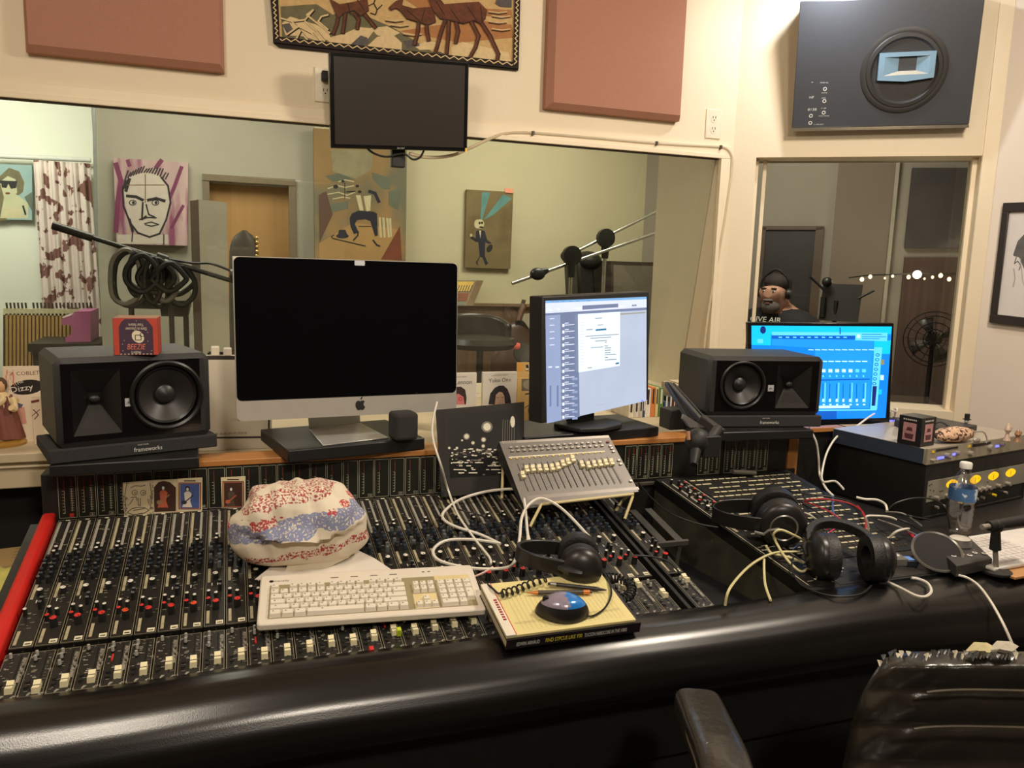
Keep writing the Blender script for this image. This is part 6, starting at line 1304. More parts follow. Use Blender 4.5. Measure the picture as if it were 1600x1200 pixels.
# water bottle
c = onz(1497, 833, ZD + .0005); t_ = thing('water_bottle', 'clear plastic water bottle with white cap in front of the rack', 'bottle', c); GLS = glass('bottle_plastic', (.97, .97, .97), 1.3, .08, False, .16); 
pr = [(.026, 0), (.031, .006)] + [(.0315 - .0022 * (k % 2), .012 + .0075 * k) for k in range(10)] + [(.032, .090), (.032, .122), (.029, .130), (.026, .140), (.017, .158), (.0125, .164), (.0125, .172)]
m = M(); m.lathe(pr, GLS, 28, c); part('bottle', m, t_, ang=60)
m = M(); m.lathe([(.0325, .090), (.0328, .106), (.0325, .124)], mat('label_blue', (74, 112, 160), .35, var=.2, vs=40, mix=(210, 220, 230), mixlo=.56, mixhi=.6, mixs=40), 28, c, cap=False); part('label', m, t_, label='blue and white label')
m = M(); m.lathe([(.0145, .172), (.0148, .184), (.013, .187), (.0005, .1875)], mat('cap_white', (226, 222, 214), .45), 20, c); part('cap', m, t_, label='white cap')
# monitor controller with dial
z0 = ZD + .028; Q = [onz(1495, 884, z0), onz(1551, 873, z0 - .002), onz(1510, 835, z0 + .004), onz(1447, 840, z0 + .004)]
t_ = thing('monitor_controller', 'grey desktop volume controller with large pale dial', 'controller', Vector((Q[0].x, Q[0].y, ZD)))
m = M(); lo = [Vector((p_.x, p_.y, ZD + .001)) for p_ in Q]; m.faces(Q + lo, [(0, 1, 2, 3), (7, 6, 5, 4), (0, 4, 5, 1), (1, 5, 6, 2), (2, 6, 7, 3), (3, 7, 4, 0)], mat('controller_charcoal', (62, 58, 56), .5)); part('case', m, t_, bev=.002)
c = onz(1499, 851, z0 + .004); m = M(); m.lathe([(.026, 0), (.024, .010), (.022, .016)], CG, 28, c); m.lathe([(.022, .016), (.020, .0175), (.001, .0175)], mat('dial_pale', (204, 196, 184), .35), 28, c); part('volume_dial', m, t_, label='pale round dial')
for x, y in ((1490, 869), (1502, 866), (1515, 868), (1523, 864), (1538, 865)): c = onz(x, y, z0 + .001); m = M(); m.lathe([(.003, .001), (.0045, .0022), (.006, .001)], PRW, 14, c, cap=False); m.cyl(c, c + Vector((0, 0, .0022)), .003, MB, n=10); part('button', m, t_)
c = onz(1472, 856, z0 + .004); m = M(); m.box(c, (.02, .014, .001), mat('display_grey', (96, 92, 94), .3)); part('small_display', m, t_)
# white slim keyboard on a wooden board
a_, b_ = onz(1562, 886, ZD + .014), onz(1700, 878, ZD + .014); T = fr_xz(a_, rx + Vector((0, -.12, 0))); bk_ = (onz(1513, 838, ZD + .014) - a_).dot(T.col[1].to_3d())
t_ = thing('slim_keyboard', 'white keyboard on a wooden board at the right edge of the desk', 'keyboard', T)
T_ = T
m = M(); m.box((.2, bk_ / 2, -.0045), (.44, bk_ + .004, .009), mat('slim_white', (226, 222, 216), .4)); part('body', m, t_, world=False, bev=.003)
for r_ in range(5):
    for k in range(9): m = M(); m.box((.020 + k * .019 + (r_ % 2) * .004, bk_ * (.16 + r_ * .17), .0012), (.016, bk_ * .13, .0025), mat('slim_key', (216, 210, 206), .45)); part('key', m, t_, world=False)
m = M(T_ @ Matrix.Translation((0, 0, -.0125))); m.box((.25, bk_ / 2 - .012, -.0005), (.50, bk_ + .05, .006), mat('board_pine', (190, 140, 88), .5, var=.12, vs=5, stretch=(1, 8, 8))); solo('wooden_board', m, 'pale wooden board under the white keyboard at the desk edge', 'board', bev=.001)
# desk microphone
c = onz(1553, 893, ZD); c.y -= .005; t_ = thing('desk_microphone', 'small black microphone on a short stand in front of the white keyboard', 'microphone', c)
m = M(); m.lathe([(.032, 0), (.032, .005), (.010, .009), (.006, .012)], MB, 24, c); part('stand_base', m, t_)
p1 = ony(1555, 858, c.y); p2 = ony(1556, 826, c.y); m = M(); m.cyl(c + Vector((0, 0, .008)), p1, .0055, CS, n=12); m.cyl(p1, p2, .012, MB, r1=.009, n=14); part('stand_post', m, t_)
m = M(); pa_, pb_ = ony(1545, 822, c.y), ony(1612, 812, c.y); m.cyl(pa_, pb_, .011, MB, r1=.014, n=16); m.cyl(pa_ + (pa_ - pb_) * .16, pa_, .006, CS, n=12); m.ball(ony(1558, 822, c.y), (.017, .014, .015), MB, 12, 8); part('microphone_body', m, t_)
# round dark mesh screen
c = onz(1462, 884, ZD) + Vector((0, 0, .034)); nn = Vector((-.30, -.52, .80)).normalized(); t_ = thing('pop_screen', 'round black mesh screen with silver rim leaning by the controller', 'pop screen', Vector((c.x, c.y, ZD)))
R_ = .052; m = M(); m.lathe([(R_, -.003), (R_ + .003, 0), (R_, .003), (R_ - .003, .001)], HPS, 40, c, nn, cap=False); part('rim', m, t_, label='silver rim')
m = M(); m.lathe([(R_ - .001, -.002), (R_ - .001, .0005), (R_ * .5, .003), (.0005, .004)], mat('black_mesh', (34, 31, 31), .7, var=.2, vs=500, bump=.5, bs=1500), 40, c, nn); part('mesh', m, t_)
m = M(); m.cyl(c + nn * -.004, Vector((c.x + .01, c.y + .03, ZD + .002)), .006, MB); part('foot', m, t_)
# small devices between
for lab, x, y, s, col, e in (('small grey meter box between the padded headphones and the round screen', 1408, 884, (.030, .045, .016), (110, 106, 100), None), ('small black phone-like device with a blue lit face beside the round screen', 1426, 886, (.026, .042, .012), (40, 44, 52), (110, 150, 200))):
    c = wsf(x, y, .001); c.z = max(c.z, ZD + .0) ; m = M(Matrix.Translation(c) @ Matrix.Rotation(-.25, 4, 'Z')); m.box((0, .02, s[2] / 2), s, mat('device_%d' % x, col, .4))
    if e: m.box((0, .02, s[2] + .0004), (s[0] * .7, s[1] * .55, .0008), glow('device_blue', e, .7))
    else: m.cyl((0, .02, s[2]), (0, .02, s[2] + .002), .006, PRW)
    solo('small_device', m, lab, 'device', bev=.001)
# ---- patch cords and loose leads
RC_ = mat('cord_red', (168, 44, 50), .45); PKC = mat('cord_pink', (196, 50, 90), .45); BLC = mat('cord_blue', (70, 96, 150), .45); YLC = mat('cord_yellow_white', (212, 202, 150), .45); GYC = mat('cord_grey', (120, 116, 110), .5)
def cord(label, pts, mt, r=.0019): return cable('patch_cord', label, [wsf(x, y, o_) for x, y, o_ in pts], r, mt, 7, 'cable', 'cords on the patch panel')
for k, (nm, mt, r, pts) in enumerate((
    ('red cord, the uppermost of the red arcs on the patch panel', RC_, .0022, [(1255, 786, .004), (1262, 781, .02), (1290, 780, .03), (1325, 786, .03), (1345, 797, .02), (1352, 808, .004)]),
    ('red cord running down from the middle jacks to the blue cord', RC_, .0022, [(1258, 785, .004), (1275, 790, .025), (1300, 802, .025), (1318, 815, .015), (1330, 828, .004)]),
    ('red cord bowed at the right end of the jack rows', RC_, .0022, [(1340, 790, .01), (1350, 805, .02), (1353, 820, .015), (1350, 838, .004)]),
    ('pink cord curving above the padded headphones', PKC, .0022, [(1292, 828, .006), (1300, 821, .02), (1318, 819, .025), (1340, 828, .015), (1350, 838, .004)]),
    ('pink red cord low over the padded headphones, nearer the camera', PKC, .002, [(1296, 832, .004), (1310, 824, .015), (1330, 825, .015), (1345, 834, .004)]),
    ('blue cord hanging over the middle of the jack rows', BLC, .0026, [(1302, 775, .01), (1301, 790, .02), (1303, 803, .01), (1312, 812, .006), (1340, 820, .004)]),
    ('blue cord curl between the two right headphones', BLC, .0022, [(1238, 858, .004), (1247, 853, .012), (1258, 854, .012), (1264, 860, .004)]),
    ('blue cord loop beside the large headphones yoke', BLC, .0026, [(1176, 790, .006), (1180, 781, .03), (1190, 778, .03), (1198, 784, .01)]),
    ('black cord arching highest over the jack rows', BC, .0018, [(1190, 772, .004), (1205, 757, .03), (1222, 753, .04), (1245, 762, .03), (1262, 785, .004)]),
    ('black cord sweeping across the right side of the jack rows', BC, .0018, [(1225, 765, .004), (1250, 770, .025), (1290, 775, .03), (1330, 785, .02), (1345, 800, .004)]),
    ('black cord diagonal through the jack rows', BC, .0018, [(1235, 775, .004), (1260, 790, .02), (1290, 810, .02), (1310, 830, .004)]),
    ('black cord lying low below the jack rows', BC, .0018, [(1240, 800, .004), (1270, 815, .02), (1290, 830, .015), (1300, 842, .004)]),
    ('white cord stub above the large headphones', WCB, .0022, [(1250, 800, .006), (1263, 803, .02), (1275, 811, .004)]),
    ('white cord stub beside the pink cord', WCB, .002, [(1280, 815, .004), (1284, 820, .012), (1288, 826, .004)]),
    ('dark red lead wrapped at the wing edge near the bottle', RC_, .0042, [(1420, 832, .01), (1428, 840, .012), (1436, 850, .01)]))): cord(nm, pts, mt, r)
cable('white_cable', 'thick cream cable from the patch panel over the bay to the padded front', [onz(1133, 946, .80), onz(1140, 920, .83), wsf(1165, 890, .03), wsf(1190, 872, .02), wsf(1215, 863, .02), wsf(1250, 862, .015)], .0028, YLC)
cable('white_cable', 'cream cable end hanging straight down into the bay', [wsf(1194, 874, .015), wsf(1194, 892, .012), onz(1196, 915, .80), onz(1204, 938, .795)], .0028, YLC)
cable('white_cable', 'cream cable with a tall bend between the two right headphones', [wsf(1262, 848, .02), wsf(1240, 836, .05), wsf(1220, 828, .06), wsf(1209, 834, .05), wsf(1212, 846, .03), wsf(1225, 868, .02), wsf(1240, 885, .01), wsf(1254, 893, .006), wsf(1266, 884, .006)], .0028, YLC)
cable('white_cable', 'yellowish twisted leads on the near left of the patch panel', [wsf(1197, 853, .012), wsf(1205, 864, .015), wsf(1222, 868, .015), wsf(1240, 873, .012), wsf(1256, 880, .006)], .0028, YLC)
cable('white_cable', 'white cable bent upright left of the bottle', [wsf(1357, 832, .004), wsf(1356, 818, .03), wsf(1354, 807, .05), wsf(1372, 806, .05), wsf(1390, 808, .04), wsf(1400, 812, .03)], .0028, WCB)
cable('white_cable', 'white plug lead bent above the rack foot', [wsf(1338, 777, .05), wsf(1352, 780, .05), wsf(1370, 781, .05), wsf(1383, 788, .04), wsf(1386, 798, .03)], .0030, WCB)
cable('white_cable', 'short white lead curving behind the padded headphones', [wsf(1390, 840, .006), wsf(1400, 831, .025), wsf(1412, 827, .03), wsf(1420, 826, .02)], .0030, WCB)
cable('white_cable', 'white cable loop lying on the padded front below the headphones', [wsf(1368, 898, .004), onz(1385, 908, .797), onz(1408, 919, .798), onz(1430, 930, .799), onz(1446, 932, .799), onz(1455, 924, .799), onz(1450, 912, .798), onz(1436, 905, .798), onz(1424, 903, .800)], .0030, WCB)
cable('white_cable', 'long white cable running over the padded front down to the chair', [onz(1494, 898, .802), onz(1512, 903, .798), onz(1530, 916, .795), ony(1548, 940, 1.145), ony(1565, 970, 1.085), ony(1578, 998, 1.06), ony(1586, 1018, 1.05)], .0028, WCB)
cable('black_cable', 'black headphone lead looping along the front of the patch section', [wsf(1240, 870, .02), wsf(1237, 890, .01), wsf(1250, 912, .004), onz(1275, 925, .797), onz(1310, 932, .798), onz(1345, 928, .798), onz(1362, 915, .798)], .0022, BC)
for k, (a_, b_) in enumerate((((1384, 800), (1440, 822)), ((1380, 806), (1448, 834)), ((1372, 812), (1436, 838)), ((1400, 800), (1452, 812)))):
    cable('black_cable', 'black lead fanned from the rack foot, %s' % ('upper strand', 'second strand', 'lowest strand', 'strand nearest the rack')[k], [wsf(*a_, .02), wsf((a_[0] + b_[0]) / 2, (a_[1] + b_[1]) / 2 - 8 + 3 * k, .03), wsf(*b_, .006)], .0024, BC if k % 2 else GYC)
cable('black_cable', 'black lead arching across the grey rack face', [wsf(1385, 800, .02), ony(1400, 786, 1.50), ony(1432, 778, 1.49), ony(1462, 782, 1.49), ony(1478, 798, 1.49), onz(1484, 826, .80)], .0022, BC)
m = M(); T = frame(ony(1145, 737, 1.80), (1, 0, 0), (0, 1, 0), (0, 0, 1)); a_, b_ = ony(1145, 737, 1.795), ony(1180, 739, 1.795); m.cyl(a_, b_, .006, mat('grey_rod', (96, 92, 84), .5), r1=.007); solo('marker_pen', m, 'grey marker lying on the ledge below the right meters', 'pen')

# ================================================================== left of the console
c = onz(6, 694, ZC + .0005); t = thing('statuette', 'small robed statuette with reddish brown cloak on the counter at the left edge', 'statuette', c); CRM = mat('statue_cream', (214, 190, 146), .6, var=.15, vs=60); RBR = mat('statue_robe_brown', (112, 60, 48), .65, var=.15, vs=30); GLD = mat('statue_gold', (170, 130, 60), .4, .3)
m = M(); m.lathe([(.050, 0), (.052, .006), (.044, .012), (.046, .016)], GLD, 24, c); part('base', m, t)
m = M(); m.lathe([(.040, .016), (.036, .04), (.030, .075), (.026, .105), (.022, .125), (.010, .135)], CRM, 24, c); part('gown', m, t)
m = M()
def robe(u, v):
    a = -1.2 + 3.6 * u; z = .014 + .112 * v; r = .047 - .024 * v + .0028 * math.sin(a * 9 + v * 3); return c + Vector((math.cos(a - .7) * r, math.sin(a - .7) * r, z + .02 * (1 - v) * abs(u - .5)))
m.grid(robe, 28, 14, RBR); part('cloak', m, t, ang=80, norm=False)
m = M(); m.ball(c + Vector((0, 0, .150)), (.013, .014, .018), mat('statue_skin', (206, 160, 120), .6), 14, 10); part('head', m, t)
m = M(); m.ball(c + Vector((0, .004, .153)), (.0155, .0155, .019), mat('statue_hair', (80, 56, 34), .7), 14, 10); part('hair', m, t)
m = M(); m.tube(spline([c + Vector((-.024, -.005, .120)), c + Vector((-.012, -.032, .105)), c + Vector((.010, -.035, .118)), c + Vector((.008, -.026, .125))], 4), [.009] * 13, CRM, 8); m.tube(spline([c + Vector((.026, -.002, .118)), c + Vector((.034, -.022, .095)), c + Vector((.030, -.036, .10))], 4), .008, CRM, 8); part('arms', m, t)
OVB = mat('card_black', (38, 32, 30), .5); CBG = mat('card_blush', (222, 204, 178), .6, var=.06, vs=20); CRD = mat('card_dark_red', (120, 50, 56), .6)
def f(A):
    A.words('A COBLET', 16, 587, 62, 585, 6, CRD); A.oval(42, 605, 27, 11.5, OVB, 20, -.12); A.words('THE', 24, 603, 37, 597, 5, BW); A.words('Dizzy', 17, 614, 52, 608, 9, BW)
    A.oval(27, 626, 3.4, 4, mat('card_skin', (206, 170, 110), .6)); A.poly([(19, 632), (27, 629), (36, 632), (33, 639), (20, 639)], mat('card_slate', (84, 92, 112), .6)); A.poly([(20, 640), (38, 636), (42, 662), (20, 664)], mat('card_pinkish', (206, 150, 130), .6))
    for k in range(14): x = 8 + rr.random() * 14; A.line([(x, 575 + rr.random() * 30), (x + rr.random() * 5 - 2, 580 + rr.random() * 30)], .8, COR, up=k == 0)
rr = random.Random(4)
standing('greeting_card', 'cream cartoon card with a black oval title left of the left studio monitor', 'card', 3, 62, 571, 2.30, .003, CBG, 573, art=('card', f, 'card_print'))
def f(A): A.line([(50, 628), (60, 626)], 4, CRD); A.line([(52, 640), (60, 648), (54, 655)], 1.5, CRD); A.line([(50, 650), (62, 640)], 1.2, CRD)
standing('greeting_card', 'small sketch card tucked beside the black oval title card', 'card', 49, 66, 619, 2.26, .003, CBG, 619, art=('card', f, 'card_print'))
m = M(); c = onz(56, 690, ZC + .0005); c.y += .05; m.lathe([(.045, 0), (.046, .09), (.042, .13), (.030, .155), (.012, .168), (.008, .172), (.010, .180), (.001, .186)], glass('bell_glass', (.95, .95, .92), 1.25, .03), 28, c); solo('glass_dome', m, 'small clear glass dome between the title card and the left studio monitor', 'glass dome')
m = M(); T = Matrix.Translation(onz(32, 680, ZC + .0005)) @ Matrix.Rotation(.2, 4, 'Z'); m.T = T; m.hexa([(-.024, 0, 0), (.024, 0, 0), (.022, .016, .075), (-.022, .016, .075)], (0, .001, 0), mat('leaflet_pale', (216, 190, 168), .6, var=.1, vs=30, mix=(190, 130, 112), mixlo=.55, mixhi=.62, mixs=40)); solo('leaflet', m, 'pale pink printed leaflet leaning in front of the black oval title card', 'leaflet')
# low side table with envelope and yellow cloth
zt = .70; m = M(); m.box((-.70, 1.42, zt - .012), (.50, .72, .024), DB)
for x in (-.93, -.47):
    for y in (1.1, 1.74): m.box((x, y, (zt - .024) / 2), (.03, .03, zt - .024), DB)
solo('side_table', m, 'low black side table left of the red console cheek', 'table')
ENV = mat('kraft_envelope', (186, 156, 104), .75, var=.06, vs=12)
T = frame(onz(-30, 893, zt + .001), (1, 0, 0), (0, 1, 0), (0, 0, 1)); m = M(T @ Matrix.Rotation(.14, 4, 'Z')); m.box((.03, .05, .006), (.15, .13, .012), ENV); 
for k in range(4): m.box((.075, .035 + k * .022, .0123), (.03, .002, .0004), mat('envelope_print', (110, 84, 54), .7))
solo('envelope', m, 'tan paper envelope with small print beside the red console cheek', 'envelope', bev=.002)
T = frame(onz(-20, 850, zt + .001), (1, 0, 0), (0, 1, 0), (0, 0, 1)); m = M(T @ Matrix.Rotation(-.1, 4, 'Z')); m.box((0, .10, .03), (.10, .06, .06), mat('kraft_bag', (120, 98, 66), .8)); solo('paper_bag', m, 'brown paper bag behind the tan envelope', 'bag', bev=.004)
c = onz(-14, 972, zt + .001); YC = mat('yellow_towel', (206, 196, 106), .9, var=.12, vs=30, bump=.6, bs=300); m = M(Matrix.Translation(c + Vector((.0, .03, 0))))
m.ball((0, 0, .045), (.075, .105, .045), YC, 36, 20, lambda d: 1 + .10 * math.sin(d.x * 8 + d.z * 5) + .06 * math.sin(d.y * 13 + d.x * 4) + .03 * math.sin(d.z * 22)); solo('yellow_cloth', m, 'crumpled yellow towel beside the red console cheek', 'cloth', ang=80)

# ================================================================== leather chair in front
LEA = mat('black_leather', (46, 42, 36), .32, var=.2, vs=10, bump=.35, bs=60, coat=.2); SEAM = mat('leather_piping', (84, 76, 62), .45); TORN = mat('peeling_backing', (186, 178, 158), .8, var=.3, vs=90)
tc0 = atd(1560, 1160, 1.14); t = thing('office_chair', 'worn black leather office chair with peeling top edge in front of the console', 'chair', Vector((tc0.x, tc0.y, 0)))
def edge(y): return np.interp(y, [1018, 1024, 1034, 1050, 1080, 1110, 1150, 1200, 1280, 1400], [1420, 1392, 1378, 1366, 1348, 1336, 1326, 1316, 1306, 1300])
def chair_back(u, v):
    y = 1018 + (1400 - 1018) * v ** 1.25; xl = edge(y); xr = 1900 - .0 * y; a = 2 * math.pi * u; xc, hw = (xl + xr) / 2, (xr - xl) / 2
    x = xc + hw * sq(math.cos(a), .55); s_ = sq(math.sin(a), .55)
    th_ = .065 * min(1, (y - 1016) / 26) ** .5
    roll = .012 * abs(math.sin((y - 1022) / 56 * math.pi)) ** .6 if y > 1022 else 0
    wr = .004 * math.sin(x * .09 + y * .03) * math.sin(y * .11 + x * .015)
    Z = 1.20 - s_ * (th_ + (roll + wr if s_ > 0 else 0)) + (y - 1018) * .0003
    return atd(x, y, Z)
m = M(); m.grid(chair_back, 72, 60, LEA, closeu=True); part('backrest', m, t, ang=80)
for k, y0 in enumerate((1074, 1131)):
    m = M(); m.tube(spline([atd(1448 - 20 * k + d, y0 + 8 * math.exp(-d / 40) + d * .035, 1.118 - .004 * k) for d in (0, 20, 60, 120, 200, 300)], 4), .0020, SEAM, 6); part('piping', m, t)
m = M(); rr = random.Random(12); pts = []
for k in range(40):
    x = 1372 + k * 5.6; y = 1022 + max(0, (1392 - x)) * .5 + rr.uniform(-4, 6) - k * .06; b = rr.uniform(6, 16); Z = 1.135
    p0, p1, p2 = atd(x, y, Z), atd(x + 7, y + rr.uniform(-3, 3), Z - .006), atd(x + 3, y + b * .7, Z - .012); m.faces([p0, p1, p2, p0 + Vector((0, .002, .001)), p1 + Vector((0, .002, .001)), p2 + Vector((0, .002, .001))], [(0, 1, 2), (5, 4, 3), (0, 3, 4, 1), (1, 4, 5, 2), (2, 5, 3, 0)], TORN if rr.random() < .25 else LEA)
part('peeling_edge', m, t, label='peeling leather flakes along the top', norm=False)
ap_ = spline([atd(1088, 1100, 1.26), atd(1094, 1112, 1.22), atd(1110, 1150, 1.13), atd(1130, 1200, 1.04), atd(1154, 1300, .93)], 8)
def arm_(u, v):
    k = min(int(v * (len(ap_) - 1)), len(ap_) - 2); p_ = ap_[k].lerp(ap_[k + 1], v * (len(ap_) - 1) - k); d = (ap_[k + 1] - ap_[k]).normalized(); s_ = d.cross(Vector((0, 0, 1))).normalized(); n_ = s_.cross(d); a = 2 * math.pi * u; g_ = min(1, v * 9 + .12) ** .5
    return p_ + s_ * .036 * g_ * sq(math.cos(a), .5) + n_ * .026 * g_ * sq(math.sin(a), .6)
m = M(); m.grid(arm_, 32, 40, LEA, closeu=True); m.face([arm_(i / 32, 0) for i in range(32)], LEA); part('armrest', m, t, ang=80)
for s in (-1, 1): m = M(); m.tube(spline([atd(1094 + 27 * s, 1108 + 6 * s, 1.215), atd(1110 + 36 * s, 1150, 1.118), atd(1130 + 40 * s, 1200, 1.028), atd(1154 + 44 * s, 1300, .918)], 6), .002, SEAM, 6); part('armrest_piping', m, t)
m = M(); m.tube([atd(1064, 1092, 1.25), atd(1069, 1096, 1.245), atd(1067, 1104, 1.24), atd(1072, 1112, 1.235)], .0018, TORN, 6); part('loose_thread', m, t, label='pale loose thread')
c = tc0; m = M(); m.box((c.x - .25, c.y - .10, .46), (.50, .48, .10), LEA); part('seat', m, t, bev=.03, seg=3)
m = M(); m.cyl((c.x - .25, c.y - .1, .08), (c.x - .25, c.y - .1, .41), .03, MB)
for k in range(5): a = k * 2 * math.pi / 5; m.cyl((c.x - .25, c.y - .1, .09), (c.x - .25 + .28 * math.cos(a), c.y - .1 + .28 * math.sin(a), .05), .02, MB, r1=.015); m.ball((c.x - .25 + .28 * math.cos(a), c.y - .1 + .28 * math.sin(a), .026), .025, MB, 10, 8)
part('swivel_base', m, t)
m = M(); m.hexa([(c.x - .06, c.y - .02, .42), (c.x + .06, c.y - .02, .42), (c.x + .06, c.y + .02, .62), (c.x - .06, c.y + .02, .62)], (0, .03, 0), MB); part('back_support', m, t)
for k, (lab, x, y, col) in enumerate((('crumpled yellowish paper scrap on top of the leather chair', 1530, 1008, (190, 178, 136)), ('crumpled pale paper scrap at the right of the chair top', 1566, 1006, (186, 178, 160)))):
    p_ = [atd(x + dx, y + dy, 1.15 + dz) for dx, dy, dz in ((-22, 10, 0), (-8, -5, .02), (12, -4, .03), (26, 4, .01), (16, 12, -.01), (-4, 8, -.015))]; m = M(); cc_ = sum(p_, Vector()) / 6 + Vector((0, -.004, .006)); mt = mat('paper_scrap_%d' % k, col, .8, var=.15, vs=80)
    for i in range(6): m.face([p_[i], p_[(i + 1) % 6], cc_], mt)
    bk = [q_ + Vector((0, .004, -.006)) for q_ in p_]; m.face(bk[::-1], mt)
    for i in range(6): m.face([p_[i], bk[i], bk[(i + 1) % 6], p_[(i + 1) % 6]], mt)
    solo('paper_scrap', m, lab, 'paper', norm=False, flat=True)

# ================================================================== live room beyond the large window
def canvas(name, label, q, Y, th, base_, fn, nm='canvas'):
    P = [ony(x, y, Y) for x, y in q]; t = thing(name, label, 'painting', (P[0] + P[1]) / 2); m = M(); m.hexa(P, (0, th, 0), base_); part(nm, m, t)
    A = Art((0, Y, 0), (0, -1, 0)); A.l = 2; fn(A); part('paint', A, t, norm=False, flat=True); return t
PMV = mat('paint_mauve', (184, 158, 156), .7, var=.2, vs=3, mix=(138, 74, 104), mixlo=.52, mixhi=.66, mixs=5, stretch=(3, 1, .5)); PGR = mat('paint_face_grey', (196, 186, 174), .7, var=.06); PBL = mat('paint_black', (40, 36, 36), .7); PBR = mat('paint_brown', (120, 88, 54), .7); PMG = mat('paint_magenta', (118, 54, 86), .7, var=.2, vs=10)
c5_ = lambda pts: [(x * .2625, 230 + y * .2625) for x, y in pts]
def f(A):
    for pts, w in (([(690, 100), (720, 200), (700, 330), (690, 500)], 8), ([(760, 80), (770, 110)], 6), ([(1080, 120), (1040, 230), (1000, 330)], 6), ([(960, 80), (930, 120)], 7), ([(1090, 350), (1020, 480)], 5)): A.line(c5_(pts), w, PMG)
    A.poly(c5_([(735, 250), (760, 180), (850, 150), (940, 160), (1000, 230), (1010, 330), (990, 450), (940, 520), (880, 535), (820, 500), (770, 440), (745, 340)]), PGR); A.rect(*c5_([(700, 520)])[0], *c5_([(1000, 575)])[0], PGR)
    A.line(c5_([(745, 195), (730, 260), (735, 350), (775, 450), (820, 510), (890, 535), (950, 515), (990, 430), (1015, 330), (1000, 230), (960, 180)]), 3, PBL)
    for k in range(16): x = 745 + k * 16; A.line(c5_([(x, 190 - 40 * math.sin(k / 15 * math.pi)), (x + 18, 140 - 30 * math.sin(k / 15 * math.pi) + (k * 37 % 20))]), 2.2, PBL, up=False)
    A.line(c5_([(735, 240), (770, 190), (750, 260)]), 5, PBL); A.line(c5_([(865, 160), (865, 330)]), 1.4, PBR); A.line(c5_([(755, 225), (980, 225)]), 1.2, PBR)
    A.line(c5_([(755, 290), (810, 295), (850, 315)]), 4.5, PBL); A.line(c5_([(880, 315), (930, 305), (980, 320)]), 4.5, PBL)
    for x in (790, 925): A.oval(*c5_([(x, 330)])[0], 6, 4.5, PBL); A.oval(*c5_([(x, 330)])[0], 4.5, 3.2, PGR); A.oval(*c5_([(x + 4, 330)])[0], 2.4, 2.6, PBL)
    A.line(c5_([(850, 330), (845, 430), (870, 410)]), 3, PBL); A.line(c5_([(870, 340), (885, 400), (920, 415)]), 2.2, PBL); A.line(c5_([(830, 430), (880, 418), (930, 420)]), 2.2, PBL); A.line(c5_([(860, 455), (900, 445), (945, 460), (900, 470), (865, 460)]), 1.6, PBL)
    A.line(c5_([(790, 500), (785, 560)]), 1.8, PBL); A.line(c5_([(975, 520), (975, 580)]), 1.8, PBL); A.line(c5_([(770, 430), (790, 500)]), 4, PBL)
canvas('face_painting', 'mauve and grey painting of a staring face on the grey live room wall', [(182, 381), (293, 384), (294, 254), (177, 246)], 5.44, .05, PMV, f)
POC = mat('paint_ochre', (150, 122, 80), .7, var=.25, vs=2.5, mix=(116, 112, 92), mixlo=.5, mixhi=.6, mixs=2); PRU = mat('paint_rust', (122, 66, 44), .7, var=.2, vs=8); PTN = mat('paint_tan', (178, 142, 90), .7, var=.15, vs=5); PSG = mat('paint_sage', (104, 110, 94), .7, var=.15, vs=5); PIV = mat('paint_ivory', (206, 196, 156), .7); PNV = mat('paint_navy', (36, 38, 52), .7); PUM = mat('paint_umber', (96, 70, 58), .7, var=.2, vs=6)
c9 = lambda pts: [(490 + x * .15, 230 + y * .15) for x, y in pts]
